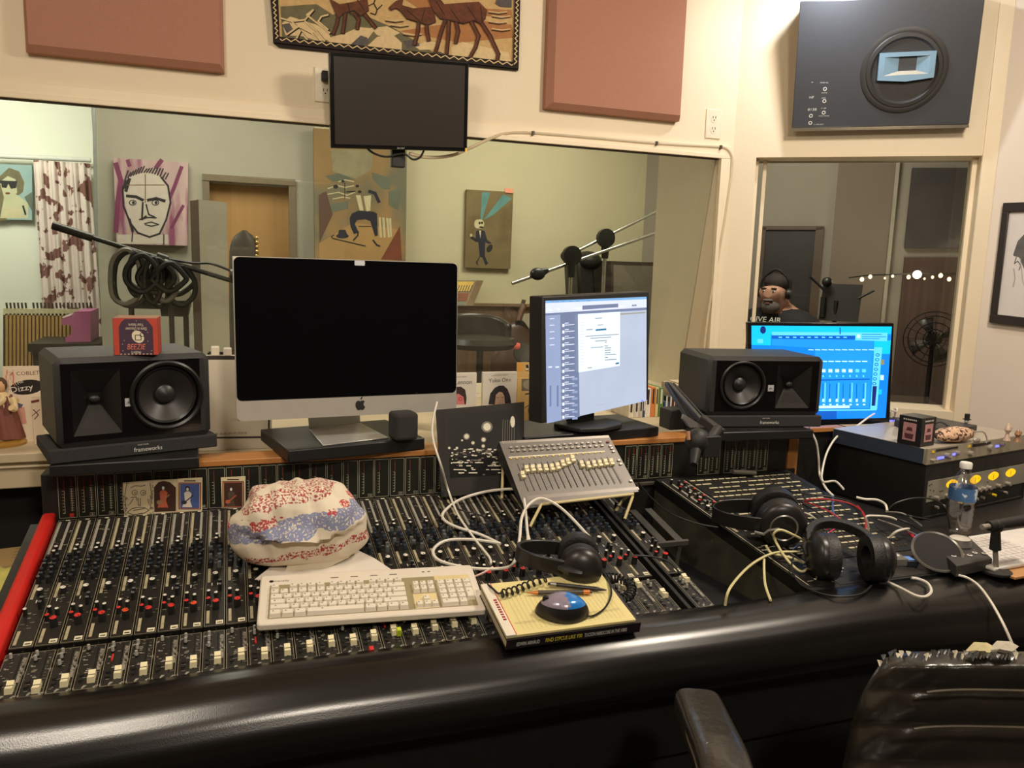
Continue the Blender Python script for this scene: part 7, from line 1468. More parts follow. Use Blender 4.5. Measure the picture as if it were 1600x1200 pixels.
def f(A):
    A.poly(c9([(50, 500), (130, 460), (200, 700), (60, 1000)]), PUM); A.poly(c9([(60, 1000), (420, 780), (900, 860), (920, 1180), (60, 1180)]), PTN); A.poly(c9([(700, 1170), (900, 820), (920, 1180)]), PRU); A.poly(c9([(120, 300), (400, 240), (430, 330), (200, 360)]), PSG); A.poly(c9([(600, 260), (800, 320), (800, 440), (720, 440), (620, 340)]), PSG); A.poly(c9([(180, 590), (360, 560), (360, 640), (190, 680)]), PSG); A.poly(c9([(780, 460), (920, 430), (880, 660), (780, 600)]), PSG)
    A.poly(c9([(180, 20), (620, 30), (600, 240), (430, 330), (200, 250)]), mat('paint_pale_olive', (150, 142, 112), .7, var=.25, vs=8))
    for pts in ([(440, 500), (480, 660), (520, 660), (490, 500)], [(520, 510), (550, 670), (590, 660), (600, 500)], [(680, 730), (690, 940), (712, 940), (700, 730)], [(715, 730), (730, 940), (752, 940), (738, 735)], [(755, 735), (775, 940), (795, 940), (778, 740)], [(785, 740), (800, 935), (815, 935), (808, 740)]): A.poly(c9(pts), PIV)
    for pts in ([(150, 430), (250, 400), (330, 420), (420, 400)], [(150, 490), (260, 470), (350, 500), (430, 470)], [(200, 540), (300, 520), (380, 530)], [(260, 360), (330, 340), (420, 360)]): A.line(c9(pts), 1.6, PIV)
    A.line(c9([(325, 370), (325, 540)]), 1, PBL); A.line(c9([(340, 465), (430, 460)]), 2, PBL)
    for x, y, r in ((230, 410, 4), (305, 355, 2.6), (455, 405, 2.8), (480, 465, 3)): A.oval(*c9([(x, y)])[0], r, r * .8, PBL)
    A.poly(c9([(375, 740), (400, 690), (470, 660), (620, 670), (660, 690), (670, 920), (640, 930), (590, 770), (540, 750), (450, 760), (430, 800), (470, 890), (420, 905), (385, 830)]), PNV)
    A.line(c9([(580, 460), (640, 480), (680, 570)]), 5, PNV); A.line(c9([(470, 825), (600, 825)]), 1.2, PBL); A.oval(*c9([(300, 925)])[0], 10, 3.8, PNV); A.poly(c9([(250, 930), (265, 860), (330, 858), (355, 925)]), PNV); A.line(c9([(215, 915), (185, 930), (200, 950), (540, 1030)]), 1.6, PBL); A.line(c9([(415, 970), (460, 920), (465, 880)]), 2.2, PBL); A.line(c9([(620, 970), (660, 1020), (690, 1030)]), 2.6, PBL)
canvas('figure_painting', 'tall ochre painting with dark trousers, hat and bones, right of the oak door', [(494, 560), (632, 566), (636, 212), (490, 200)], 5.42, .05, POC, f)
PKH = mat('paint_khaki', (124, 108, 72), .7, var=.2, vs=4, mix=(104, 84, 52), mixlo=.5, mixhi=.6, mixs=3); PTL = mat('paint_teal', (96, 148, 146), .7, var=.2, vs=9)
c10 = lambda pts: [(720 + x * .125, 280 + y * .125) for x, y in pts]
def f(A):
    A.poly(c10([(265, 165), (370, 165), (290, 430), (270, 520), (245, 500)]), PTL); A.poly(c10([(530, 190), (640, 240), (400, 450), (280, 510), (330, 450)]), PTL)
    A.line(c10([(135, 730), (200, 770)]), 4.5, PBL); A.oval(*c10([(130, 700)])[0], 2, 2.4, PIV)
    A.poly(c10([(190, 650), (240, 630), (300, 650), (330, 760), (390, 800), (350, 810), (305, 790), (300, 960), (330, 1030), (345, 1050), (310, 1080), (270, 980), (240, 970), (210, 1040), (220, 1085), (185, 1045), (235, 960), (220, 790), (185, 770)]), PNV)
    A.poly(c10([(228, 640), (255, 640), (245, 740)]), PIV); A.oval(*c10([(360, 865)])[0], 4.2, 6.8, PBL, rot=.5); A.oval(*c10([(205, 560)])[0], 4.6, 7, PIV); A.oval(*c10([(240, 560)])[0], 6.6, 7.4, PIV); A.oval(*c10([(235, 548)])[0], 1.7, 2.2, PBL); A.oval(*c10([(265, 545)])[0], 1.7, 2.2, PBL); A.oval(*c10([(255, 600)])[0], 3.4, 1.4, PBL)
canvas('skull_painting', 'small khaki painting of a suited skull figure with two teal beams', [(726.5, 418), (797.5, 420.5), (802, 300), (729.5, 296)], 5.46, .03, PKH, f)
m = M(); m.hexa([ony(789, 301, 5.45), ony(801.5, 302, 5.45), ony(801.5, 295, 5.45), ony(789, 294, 5.45)], (0, .006, 0), mat('sticky_note_pink', (244, 160, 130), .6)); solo('sticky_note', m, 'pink sticky note on the corner of the khaki skull painting', 'note')
# alcove: portrait, rail, curtain, wooden bars, toy piano
PSK = mat('paint_skin_green', (198, 196, 160), .7, var=.12, vs=8); PSKY = mat('paint_sky', (150, 178, 176), .7, var=.1, vs=5); PHR = mat('paint_hair_olive', (116, 108, 76), .7, var=.2, vs=14)
def f(A):
    A.poly([(-20, 345), (-20, 300), (0, 275), (14, 262), (30, 268), (38, 285), (36, 300), (20, 312), (10, 345)], PHR); A.poly([(0, 284), (12, 275), (24, 280), (27, 300), (20, 312), (6, 308)], PSK); A.poly([(8, 300), (28, 305), (44, 318), (44, 341), (0, 341)], PSK); A.line([(-4, 285), (4, 284)], 4, PBL); A.poly([(1, 282), (27, 283), (25, 294), (17, 295), (13, 287), (10, 294), (3, 293)], PBL); A.oval(12, 302, 4, 1.8, PRU); A.poly([(6, 322), (30, 325), (36, 341), (2, 341)], PIV); A.poly([(38, 308), (50, 300), (50, 330)], PSG); A.line([(36, 322), (40, 335)], 3, PBL)
canvas('portrait_painting', 'painting of a person in dark glasses on the white wall at the far left', [(-40, 342), (50, 344), (50, 258), (-40, 255)], 6.84, .04, PSKY, f)
m = M(); m.cyl(ony(-60, 241, 6.80), ony(142, 250, 6.80), .018, mat('curtain_rail_white', (214, 214, 206), .4)); solo('curtain_rail', m, 'white curtain rail on the far left wall', 'rail')
CUR = mat('floral_curtain', (224, 208, 200), .85, var=.05, vs=8, mix=(128, 88, 80), mixlo=.54, mixhi=.555, mixs=10)
ct0, ct1 = ony(52, 250, 6.75), ony(140, 252, 6.75); cb0 = ony(51, 482, 6.75); zc0 = ct0.z; xc0, xc1 = ct0.x, ct1.x
m = M(); m.grid(lambda u, v: (xc0 + (xc1 - xc0) * u + .03 * v * u, 6.75 + .016 * math.sin(u * 34 + .4 * math.sin(v * 4)) + .007 * math.sin(u * 83), zc0 + (cb0.z - .35 - zc0) * v), 90, 14, CUR); o = solo('curtain', m, 'pale curtain with brown leaf pattern hanging at the far left', 'curtain', norm=False, ang=80); mo = o.modifiers.new('thickness', 'SOLIDIFY'); mo.thickness = .004
t = thing('wooden_bar_instrument', 'row of upright wooden bars with black tips in front of the curtain', 'instrument', ony(80, 590, 6.2)); WB = mat('bar_wood', (176, 140, 84), .5, var=.25, vs=9); BRL = mat('bar_rail_cream', (196, 188, 150), .5, var=.2, vs=40)
m = M(); m.hexa([ony(5, 492, 6.2), ony(146, 494, 6.2), ony(146, 484, 6.2), ony(5, 482, 6.2)], (0, .04, 0), BRL); part('rail', m, t)
m = M(); m.hexa([ony(5, 620, 6.3), ony(146, 620, 6.3), ony(146, 490, 6.3), ony(5, 488, 6.3)], (0, .03, 0), mat('bar_shadow_wood', (62, 44, 30), .7)); part('gap_shade_board', m, t)  # dark sheet behind the bars, shade of the gaps in its colour
for k in range(23):
    x = 8 + k * 6.0; m = M(); m.hexa([ony(x + .5, 620, 6.2), ony(x + 4.2, 620, 6.2), ony(x + 4.2, 490, 6.2), ony(x + .5, 490, 6.2)], (0, .03, 0), WB); part('bar', m, t)
    if k != 6: m = M(); m.hexa([ony(x + 1.5, 482, 6.2), ony(x + 3.6, 482, 6.2), ony(x + 2.4, 473, 6.2), ony(x + .3, 473, 6.2)], (0, .02, 0), OVB); part('tip', m, t)
PNK = mat('toy_pink', (176, 96, 140), .45, var=.04); c11 = lambda pts: [(x / 7.5, 420 + y / 7.5) for x, y in pts]; yt = 5.75
sid = c11([(720, 590), (840, 560), (872, 502), (1060, 497), (1064, 856), (770, 862), (762, 812), (840, 762), (852, 705), (810, 655), (725, 662)]); P = [ony(x, y, yt) for x, y in sid]; n = len(P)
t = thing('toy_piano', 'pink toy piano standing before the wooden bars', 'toy piano', (P[4] + P[5]) / 2); m = M(); m.faces(P + [p_ + Vector((.0, .34, 0)) for p_ in P], [tuple(range(n)), tuple(range(2 * n - 1, n - 1, -1))] + [(i, n + i, n + (i + 1) % n, (i + 1) % n) for i in range(n)], PNK); part('case', m, t, flat=True)
m = M(); a_, b_ = P[0], P[1]; m.hexa([a_ + Vector((.0, .03, .004)), b_ + Vector((-.01, .03, .004)), b_ + Vector((-.01, .31, .004)), a_ + Vector((0, .31, .004))], (0, 0, .01), mat('toy_keys', (230, 220, 214), .4)); part('keys', m, t)
m = M(); zs_ = P[4].z; m.box((ony(120, 540, 5.9).x - .04, 5.93, zs_ - .03), (.40, .5, .05), DB); m.box((ony(120, 540, 5.9).x - .04, 5.93, (zs_ - .055) / 2), (.36, .44, zs_ - .055), DB); solo('stand_cabinet', m, 'low dark cabinet under the pink toy piano', 'cabinet')
# boom stand with hung cables
STK = mat('stand_black', (30, 29, 28), .4); CHR = mat('chrome', (190, 188, 180), .2, .9); yb = 4.0
def pole(m, a, b, r, Y0, Y1=None, mt=STK): m.cyl(ony(*a, Y0), ony(*b, Y1 or Y0), r, mt, n=10)
t = thing('microphone_stand', 'long black boom stand carrying a hank of cables, left of the oak door', 'microphone stand', (ony(265, 540, yb).x, yb, 0))
m = M(); pole(m, (82, 352), (145, 372), .018, yb); pole(m, (140, 370), (366, 440), .011, yb); pole(m, (245, 400), (262, 406), .02, yb); part('boom_pole', m, t)
m = M(); p_ = ony(265, 408, yb); m.cyl(p_, (p_.x, yb, .05), .012, STK, n=10); m.cyl((p_.x, yb, 0), (p_.x, yb, .05), .14, STK, r1=.03); part('upright', m, t)
m = M(); pole(m, (362, 430), (372, 428), .03, yb); m.ball(ony(368, 432, yb), .03, STK, 10, 8); part('clamp', m, t)
rr = random.Random(21)
for k in range(12):
    x = 198 + k * 7.6 + rr.uniform(-3, 3); yb2 = 468 + rr.uniform(-14, 16); w = 11 + rr.random() * 15; y0 = 390 + (x - 196) * .30; Y = yb - .03 + rr.uniform(-.06, .06)
    m = M(); P = [ony(x, y0, Y), ony(x - w, y0 + 20, Y), ony(x - w, yb2 - 15, Y), ony(x, yb2, Y), ony(x + w, yb2 - 15, Y), ony(x + w, y0 + 20, Y)]; m.tube(spline(P, 6, True), .012, mat('cable_jet_black', (14, 14, 14), .6) if k % 8 else mat('cable_grey', (110, 106, 98), .5), 6, closed=True)
    solo('hanging_cable', m, 'coiled cable hung on the long black boom, %s from the left' % ('first', 'second', 'third', 'fourth', 'fifth', 'sixth', 'seventh', 'eighth', 'ninth', 'tenth', 'eleventh', 'twelfth')[k], 'cable', 'cables hung on the boom stand')
cable('hanging_cable', 'thin black lead from the long boom towards the high backed chair', [ony(250, 402, yb), ony(300, 411, yb), ony(330, 412, yb), ony(365, 425, yb)], .006, BC)
t = thing('keyboard_stand', 'dark keyboard with white front edge on a stand under the face painting', 'keyboard', (ony(250, 540, 4.7).x, 4.7, 0)); m = M(); m.hexa([ony(205, 470, 4.7), ony(297, 470, 4.7), ony(297, 455, 4.7), ony(215, 452, 4.7)], (0, .1, 0), mat('keys_pale', (176, 170, 156), .5)); part('keys', m, t)
m = M(); m.hexa([ony(200, 482, 4.72), ony(295, 484, 4.72), ony(297, 470, 4.72), ony(200, 469, 4.72)], (0, .25, 0), STK); m.hexa([ony(252, 494, 4.74), ony(293, 495, 4.74), ony(295, 484, 4.74), ony(250, 482, 4.74)], (0, .2, 0), STK); part('case', m, t)
m = M(); a_, b_ = ony(205, 480, 4.8), ony(290, 480, 4.8)
for p_ in (a_, b_): m.cyl((p_.x, 4.8, 0), (p_.x, 4.8, p_.z), .015, STK)
part('legs', m, t)
m = M(); yq = 4.55; a_, b_, c_ = ony(296, 313, yq), ony(310, 316, yq - .12), ony(354, 322, yq); zt_ = a_.z
m.faces([(a_.x, yq + .05, 0), (b_.x, yq - .1, 0), (b_.x, yq - .1, zt_), (a_.x, yq + .05, zt_)], [(0, 1, 2, 3)], mat('panel_brown_side', (84, 58, 40), .6))
m.faces([(b_.x, yq - .1, 0), (c_.x, yq, 0), (c_.x, yq, zt_), (b_.x, yq - .1, zt_), (c_.x - .08, yq + .2, 0), (a_.x, yq + .05, 0), (c_.x - .08, yq + .2, zt_), (a_.x, yq + .05, zt_)], [(0, 1, 2, 3), (1, 4, 6, 2), (4, 5, 7, 6), (3, 2, 6, 7)], mat('panel_grey_white', (184, 178, 160), .6, var=.05, vs=3)); solo('sound_screen', m, 'tall free standing grey white panel with brown side before the oak door', 'panel', norm=False, flat=True)
yc = 5.05; t = thing('high_back_chair', 'dark high backed chair with studded edge before the oak door', 'chair', (ony(382, 540, yc).x, yc, 0)); HBL = mat('chair_dark_leather', (74, 66, 58), .5, var=.15, vs=10)
def hb_(u, v):
    a = math.pi * u; y = 560 - 200 * v; hw = 23 if v < .8 else 23 * max(.02, 1 - ((v - .8) / .2) ** 2.2) ** .5; p_ = ony(381 + hw * math.cos(a * 2), y, yc); return p_ + Vector((0, .06 * math.sin(a * 2), 0))
m = M(); m.grid(hb_, 24, 24, HBL, closeu=True); part('backrest', m, t, ang=80)
m = M()
for k in range(14): p_ = ony(401 + .5 * math.sin(k), 372 + k * 7, yc) + Vector((0, -.03, 0)); m.ball(p_, .012, mat('stud_brass', (206, 176, 110), .3, .7), 8, 6)
part('studs', m, t, label='brass studs')['kind'] = 'stuff'
m = M(); p_ = ony(381, 560, yc); m.box((p_.x, yc - .2, .45), (.44, .46, .1), HBL); 
for dx in (-.2, .2):
    for dy in (-.4, .0): m.box((p_.x + dx, yc + dy, .2), (.04, .04, .4), STK)
part('seat_and_legs', m, t)
# right side of the live room
t = thing('synthesizer', 'small slanted orange and black keyboard on the wainscot ledge', 'keyboard', ony(730, 478, 5.3)); P = [ony(702, 478, 5.3), ony(728, 478, 5.3), ony(745, 438, 5.42), ony(702, 438, 5.42)]; m = M(); m.hexa(P, (.06, .03, -.0), mat('synth_wood', (132, 112, 84), .6)); part('case', m, t, flat=True)
A = Art(P[0], (P[1] - P[0]).cross(P[3] - P[0])); A.n = A.n if A.n.y < 0 else -A.n; A.l = 60; A.poly([(703, 455), (734, 455), (741, 440), (703, 440)], mat('synth_yellow', (206, 170, 70), .5)); A.poly([(703, 470), (729, 470), (733, 458), (703, 458)], PRU); A.poly([(703, 477), (727, 477), (728, 471), (703, 471)], PSG)
for k in range(6): A.line([(714 + k * 4, 456), (718 + k * 4, 446)], 1.3, OVB)
part('panel', A, t, norm=False, flat=True)
t = thing('drum_stool', 'round black padded stool with low back behind the white books', 'stool', (ony(750, 560, 4.4).x, 4.4, 0)); BST = mat('stool_black', (34, 34, 32), .35); p_ = ony(750, 538, 4.4)
m = M(); m.lathe([(.05, -.03), (.19, -.02), (.215, .01), (.20, .04), (.10, .05), (.001, .05)], BST, 30, p_); part('seat', m, t)
m = M(); m.grid(lambda u, v: p_ + Vector((.20 * math.cos(math.pi * u), .19 * math.sin(math.pi * u) + .02, .03 + v * .14 * (math.sin(math.pi * (u * .8 + .1)) ** .5))), 24, 6, BST); o = part('backrest', m, t, norm=False, ang=80); mo = o.modifiers.new('thickness', 'SOLIDIFY'); mo.thickness = .035
m = M(); m.cyl((p_.x, 4.4, .1), p_, .02, STK); 
for k in range(3): a = k * 2.1 + .4; m.cyl((p_.x, 4.4, .3), (p_.x + .25 * math.cos(a), 4.4 + .25 * math.sin(a), .01), .012, STK)
part('tripod', m, t)
t = thing('guitar', 'upright guitar whose neck shows beside the lit program screen', 'guitar', (ony(812, 600, 5.2).x, 5.2, 0)); m = M(); pole(m, (806, 515), (818, 476), .022, 5.25, 5.3, mat('guitar_neck', (96, 66, 44), .5)); m.hexa([ony(815, 478, 5.3), ony(819, 479, 5.3), ony(822, 469, 5.32), ony(818, 468, 5.32)], (0, .03, 0), STK); part('neck', m, t)
m = M(); p_ = ony(803, 545, 5.2); m.ball((p_.x, 5.2, p_.z - .12), (.17, .05, .2), mat('guitar_body', (70, 48, 40), .35), 20, 12); m.ball((p_.x + .02, 5.22, p_.z + .05), (.13, .05, .14), mat('guitar_body'), 20, 12); part('body', m, t)
for k in range(3):
    m = M(); x = 812 + k * 3; m.tube(spline([ony(x - 4, 502, 5.2), ony(x + 6, 515, 5.2), ony(x + 7, 545, 5.2), ony(x, 556, 5.2), ony(x - 6, 540, 5.2), ony(x - 6, 515, 5.2)], 6, True), .009, BC, 6, closed=True); solo('hanging_cable', m, 'black cable loop hanging by the guitar neck, %s of three' % ('left', 'middle', 'right')[k], 'cable', 'cable loops by the guitar')
m = M(); q_ = ony(818, 552, 4.6); m.cyl((q_.x, 4.62, 0), (q_.x, 4.62, q_.z), .012, STK, n=8); m.cyl((q_.x, 4.62, 0), (q_.x, 4.62, .02), .12, STK, n=20); m.lathe([(.001, -.02), (.06, -.015), (.065, 0), (.06, .015), (.001, .02)], STK, 24, q_, (-.3, -.9, .3)); solo('round_screen', m, 'round dark disc on a stand above the orange cartoon card', 'screen')
m = M(); m.ball(ony(809, 543, 4.62), (.028, .02, .03), mat('coral_foam', (220, 92, 84), .8), 12, 8); solo('foam_windscreen', m, 'coral red foam ball beside the round dark disc', 'windscreen')
m = M(); m.hexa([ony(812, 580, 5.40), ony(840, 580, 5.40), ony(840, 489, 5.40), ony(812, 492, 5.40)], (0, .04, 0), mat('pale_board', (178, 172, 150), .7)); solo('pale_board', m, 'pale board leaning on the wainscot behind the guitar', 'board')
def boom(label, pts, stand, Y, ball):
    t = thing('microphone_stand', label, 'microphone stand', (ony(*stand, Y).x, Y, 0)); m = M(); pole(m, pts[0], pts[-1], .009, Y, Y + .1, CHR); part('boom_pole', m, t)
    m = M(); c_ = ony(*ball, Y); m.ball(c_, (.045, .035, .035), STK, 12, 8); m.cyl(c_, ony(ball[0] + 16, ball[1] - 6, Y), .03, STK, r1=.014); part('counterweight', m, t)
    m = M(); s_ = ony(*stand, Y); m.cyl((s_.x, Y, .02), s_, .011, CHR, n=10); m.cyl((s_.x, Y, 0), (s_.x, Y, .04), .13, STK, r1=.03); part('upright', m, t)
    m = M(); m.cyl(s_ + Vector((0, 0, -.09)), s_, .02, STK, r1=.026); m.lathe([(.022, -.02), (.055, -.016), (.055, .016), (.022, .02)], STK, 18, s_ + Vector((0, 0, .03)), (0, 1, 0)); part('clutch', m, t)
boom('chrome boom stand, the lower and nearer of the two above the lit program screen', [(800, 443), (1028, 363)], (893, 408), 4.1, (840, 428))
boom('chrome boom stand, the upper and taller of the two above the lit program screen', [(882, 402), (1029, 329)], (946, 380), 4.3, (887, 400))
m = M(); m.hexa([ony(905, 470, 5.0), ony(932, 470, 5.0), ony(928, 405, 5.0), ony(902, 408, 5.0)], (0, .25, 0), STK); m.ball(ony(918, 408, 5.05), (.10, .10, .07), STK, 14, 8); solo('dark_speaker', m, 'dark rounded loudspeaker behind the two boom stands', 'speaker', bev=.02)
t = thing('guitar_amplifier', 'large grey fronted amplifier with dark frame at the right of the live room', 'amplifier', ony(990, 560, 4.9)); P = [ony(955, 600, 4.9), ony(1027, 600, 4.9), ony(1027, 410, 4.9), ony(955, 408, 4.9)]; m = M(); m.hexa(P, (0, .35, 0), mat('amp_frame', (62, 50, 42), .6)); part('cabinet', m, t); m = M(); m.hexa(rectq(P, .05, .03, .95, .97, -.001), (0, -.006, 0), mat('amp_cloth', (112, 104, 90), .8, var=.1, vs=60)); part('grille', m, t)

# ================================================================== booth behind the small window
def skin(name, V, E, R_, mt, parent=None, T=None, sub=2):
    me = bpy.data.meshes.new(name); me.from_pydata(V, E, []); me.materials.append(mt); o = link(name, me); md = o.modifiers.new('skin', 'SKIN'); md.use_smooth_shade = True
    for i, r in enumerate(R_): me.skin_vertices[0].data[i].radius = (r, r) if not isinstance(r, tuple) else r
    me.skin_vertices[0].data[0].use_root = True; s_ = o.modifiers.new('sub', 'SUBSURF'); s_.levels = s_.render_levels = sub
    o.parent = parent; o.matrix_local = T or Matrix(); W[o] = W[parent] @ o.matrix_local; return o
H = atd(1211, 457, 5.0); fw = Vector((CAM[0] - H.x, CAM[1] - H.y, 0)).normalized(); fw = (Matrix.Rotation(math.radians(-22), 3, 'Z') @ fw); rt = Vector((-fw.y, fw.x, 0))
T = frame((H.x, H.y, 0), rt, -fw, (0, 0, 1)); t = thing('person', 'seated person with a grey beard and dark lettered T-shirt behind the small window', 'person', T); hz_ = H.z; SKN = mat('skin', (188, 142, 118), .55, var=.05)
V = [(0, .10, hz_ - .68), (0, .11, hz_ - .48), (0, .10, hz_ - .29), (0, .08, hz_ - .15), (0, .04, hz_ - .09), (0, -.01, hz_ - .02), (0, -.005, hz_ + .05)]; E = [(i, i + 1) for i in range(6)]; R_ = [.14, .125, .135, .10, .062, .104, .100]
V += [(0, -.065, hz_ - .075), (0, -.108, hz_ - .015)]; E += [(5, 7), (5, 8)]; R_ += [.05, .018]
for s in (-1, 1):
    b = len(V); V += [(s * .18, .09, hz_ - .18), (s * .24, .02, hz_ - .46), (s * .15, -.24, hz_ - .56), (s * .13, -.30, hz_ - .56), (s * .11, -.12 + .02, hz_ - .78), (s * .13, -.46, hz_ - .74), (s * .13, -.44, hz_ - 1.12), (s * .13, -.52, .06)]
    E += [(3, b), (b, b + 1), (b + 1, b + 2), (b + 2, b + 3), (0, b + 4), (b + 4, b + 5), (b + 5, b + 6), (b + 6, b + 7)]; R_ += [.066, .046, .032, .034, .095, .075, .052, .04]
    for k in range(4): q0 = len(V); dx = s * (.105 + .018 * k); V += [(dx, -.355, hz_ - .558), (dx, -.385 - .006 * (k in (1, 2)), hz_ - .572)]; E += [(b + 3, q0), (q0, q0 + 1)]; R_ += [.009, .007]
    q0 = len(V); V += [(s * .095, -.325, hz_ - .55), (s * .085, -.345, hz_ - .56)]; E += [(b + 3, q0), (q0, q0 + 1)]; R_ += [.010, .008]
skin('body', V, E, R_, SKN, t)
TSH = mat('tshirt_black', (30, 30, 34), .8)
V2 = [(0, .10, hz_ - .72), (0, .11, hz_ - .48), (0, .10, hz_ - .29), (0, .07, hz_ - .14), (-.185, .085, hz_ - .165), (-.245, .02, hz_ - .42), (.185, .085, hz_ - .165), (.245, .02, hz_ - .42)]; skin('tshirt', V2, [(0, 1), (1, 2), (2, 3), (3, 4), (4, 5), (3, 6), (6, 7)], [.165, .155, .180, .150, .125, .095, .125, .095], TSH, t)
m = M(); m.text('GIVE AIR', frame((0, -.125, hz_ - .182), (1, 0, 0), (0, .30, .954), (0, -.954, .30)), .034, PRW, width=.20); part('shirt_lettering', m, t, world=False, norm=False)
m = M(); m.ball((0, .036, hz_ + .066), (.088, .084, .062), mat('hair_dark', (46, 40, 38), .8), 20, 12); part('hair', m, t, world=False)
m = M(); m.ball((0, -.058, hz_ - .085), (.060, .052, .050), mat('beard_grey', (106, 98, 92), .9, var=.3, vs=60), 16, 10); m.ball((0, -.104, hz_ - .048), (.034, .014, .010), mat('beard_grey'), 12, 8); part('beard', m, t, world=False)
m = M()
for s in (-1, 1): m.ball((s * .032, -.102, hz_ + .008), (.012, .008, .007), mat('eye_white', (220, 214, 206), .3), 10, 8); m.ball((s * .032, -.110, hz_ + .008), (.005, .004, .005), INK, 8, 6); m.ball((s * .033, -.104, hz_ + .026), (.020, .010, .005), mat('hair_dark'), 8, 6)
m.ball((0, -.112, hz_ - .066), (.018, .005, .004), mat('lip', (150, 90, 84), .5), 8, 6); part('face_features', m, t, world=False)
m = M(); m.tube(spline([(-.095, .0, hz_), (-.085, .0, hz_ + .08), (0, .0, hz_ + .145), (.085, .0, hz_ + .08), (.095, .0, hz_)], 6), .009, STK, 8)
for s in (-1, 1): m.lathe([(.03, -.012), (.036, 0), (.028, .018), (.001, .02)], STK, 16, (s * .088, -.0, hz_ - .005), (s, 0, 0))
h = solo('headphones', M(), None, None) if 0 else None
part('headset', m, t, world=False)
bx_ = Vector((H.x, H.y, 0)) - fw * .03; m = M(frame(bx_, rt, -fw, (0, 0, 1))); m.box((0, -.02, hz_ - .90), (.44, .42, .05), STK); m.box((0, .32, hz_ - .62), (.42, .04, .56), STK)
for a in (-1, 1):
    for b in (-1, 1): m.cyl((a * .18, -.02 + b * .18, 0), (a * .18, -.02 + b * .18, hz_ - .92), .014, STK)
solo('booth_chair', m, 'black chair under the seated person in the booth', 'chair')
t = thing('dark_painting', 'large dark unframed painting high on the booth wall at right', 'painting', onbb(1470, 388, .05)); m = M(); vq(m, 1426, 1514, 262, 388, .06, mat('dark_canvas', (70, 66, 64), .8, var=.3, vs=3, mix=(112, 104, 98), mixlo=.58, mixhi=.68, mixs=3), .05); part('canvas', m, t)
m = M(); vq(m, 1414, 1500, 402, 640, .05, mat('dark_drape', (84, 66, 58), .85, var=.2, vs=6, stretch=(8, 8, .4)), .05, 0); solo('dark_drape', m, 'brown drape hanging on the booth wall behind the added reflection bulbs', 'drape')
t = thing('reflection_bulbs', 'added row of small warm bulbs standing in for lights reflected in the small window', 'lights', onbb(1420, 430, .3)); P = [onbb(x, y, .35) for x, y in ((1326, 434), (1360, 430), (1395, 429), (1433, 427), (1470, 428), (1508, 427))]; sp_ = spline(P, 6); m = M(); m.tube(sp_, .004, STK, 6); part('wire', m, t); BUL = glow('reflection_warm', (255, 226, 170), 2.2); BUB = glow('reflection_bright', (255, 240, 210), 6)  # added bulbs on a wire, in place of lights reflected in the pane
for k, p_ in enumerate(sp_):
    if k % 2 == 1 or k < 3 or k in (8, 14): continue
    m = M(); rs_ = (.6, 1.1, .8, .5, 1.2)[k % 5]; m.ball(p_ + Vector((0, 0, -.010 - .012 * (k % 3))), (.011 * rs_, .011 * rs_, .013 * rs_), BUL, 10, 8); part('small_glint', m, t)
m = M(); p_ = onbb(1433, 429, .42); m.ball(p_, .026, BUB, 16, 10); part('large_glint', m, t, label='one larger bulb in place of the brightest reflected spot'); l = bpy.data.lights.new('reflection_bulbs_glow', 'POINT'); l.energy = 3; l.color = (1, .85, .62); l.shadow_soft_size = .05; lo = bpy.data.objects.new('reflection_bulbs_glow', l); COL.objects.link(lo); lo.location = p_ + BBN * .10  # point lamp added along with the reflection bulbs
c = onbb(1304, 500, 1.0); t = thing('music_stand', 'dark music stand with clipped microphones in the booth', 'music stand', (c.x, c.y, 0)); F_ = frame((c.x, c.y, 0), BBX, -BBN, (0, 0, 1)); hq = onbb(1304, 470, 1.0).z
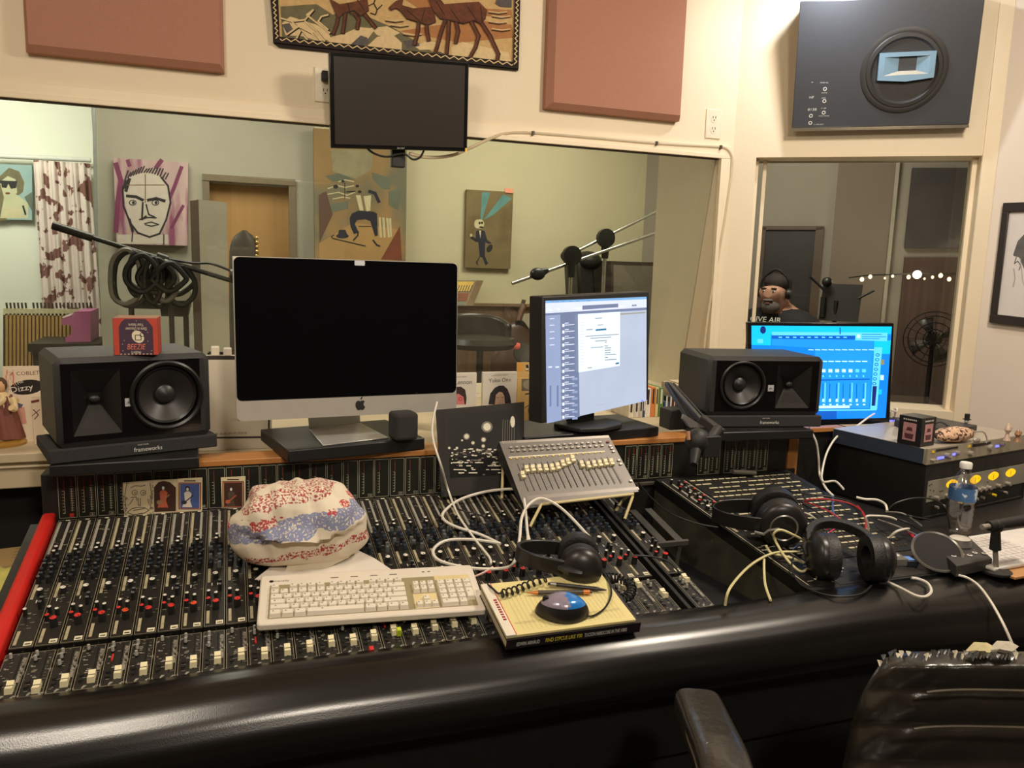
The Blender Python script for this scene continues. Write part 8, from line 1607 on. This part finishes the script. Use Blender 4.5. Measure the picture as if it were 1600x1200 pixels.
m = M(F_); m.hexa([(-.09, 0, hq - .12), (.13, 0, hq - .12), (.14, .05, hq + .10), (-.08, .05, hq + .10)], (0, .02, 0), STK); part('desk', m, t)
m = M(F_); m.cyl((0, .02, .02), (0, .02, hq), .012, STK); m.cyl((0, .02, 0), (0, .02, .03), .14, STK, r1=.03); part('pole', m, t)
m = M(F_); m.cyl((-.16, -.02, hq + .14), (-.06, 0, hq + .05), .007, STK); m.ball((-.06, 0, hq + .11), .03, STK, 10, 8); m.cyl((-.07, -.01, hq + .02), (-.07, -.01, hq - .10), .018, STK); m.cyl((.12, 0, hq + .02), (.20, 0, hq + .07), .007, STK); part('clip_arms', m, t)
c = onbb(1456, 560, .8); t = thing('pedestal_fan', 'dark round headed pedestal fan in the booth below the added reflection bulbs', 'fan', (c.x, c.y, 0)); fz = onbb(1458, 530, .8).z; F_ = frame((c.x, c.y, 0), BBX, -BBN, (0, 0, 1))
m = M(F_); 
for r in (.06, .10, .14, .165): m.tube([(r * math.cos(a), -.03 + .04 * (r / .165) ** 2, fz + r * math.sin(a)) for a in [2 * math.pi * i / 28 for i in range(28)]], .003, STK, 6, closed=True)
for k in range(16): a = k * math.pi / 8; m.cyl((.02 * math.cos(a), -.03, fz + .02 * math.sin(a)), (.165 * math.cos(a), .01, fz + .165 * math.sin(a)), .002, STK, n=6)
part('guard', m, t)
for k in range(4): m = M(F_); a = k * math.pi / 2 + .4; m.faces([(.02 * math.cos(a), .0, fz + .02 * math.sin(a)), (.14 * math.cos(a - .3), .012, fz + .14 * math.sin(a - .3)), (.14 * math.cos(a + .35), -.008, fz + .14 * math.sin(a + .35)), (.02 * math.cos(a + .5), .004, fz + .02 * math.sin(a + .5))], [(0, 1, 2, 3)], mat('fan_blade', (74, 70, 66), .4)); o = part('blade', m, t, norm=False); mo = o.modifiers.new('thickness', 'SOLIDIFY'); mo.thickness = .003
m = M(F_); m.cyl((0, .0, fz), (0, .12, fz), .045, STK); m.cyl((0, .05, .02), (0, .05, fz), .014, STK); m.cyl((0, .05, 0), (0, .05, .03), .17, STK, r1=.15); part('pedestal', m, t)
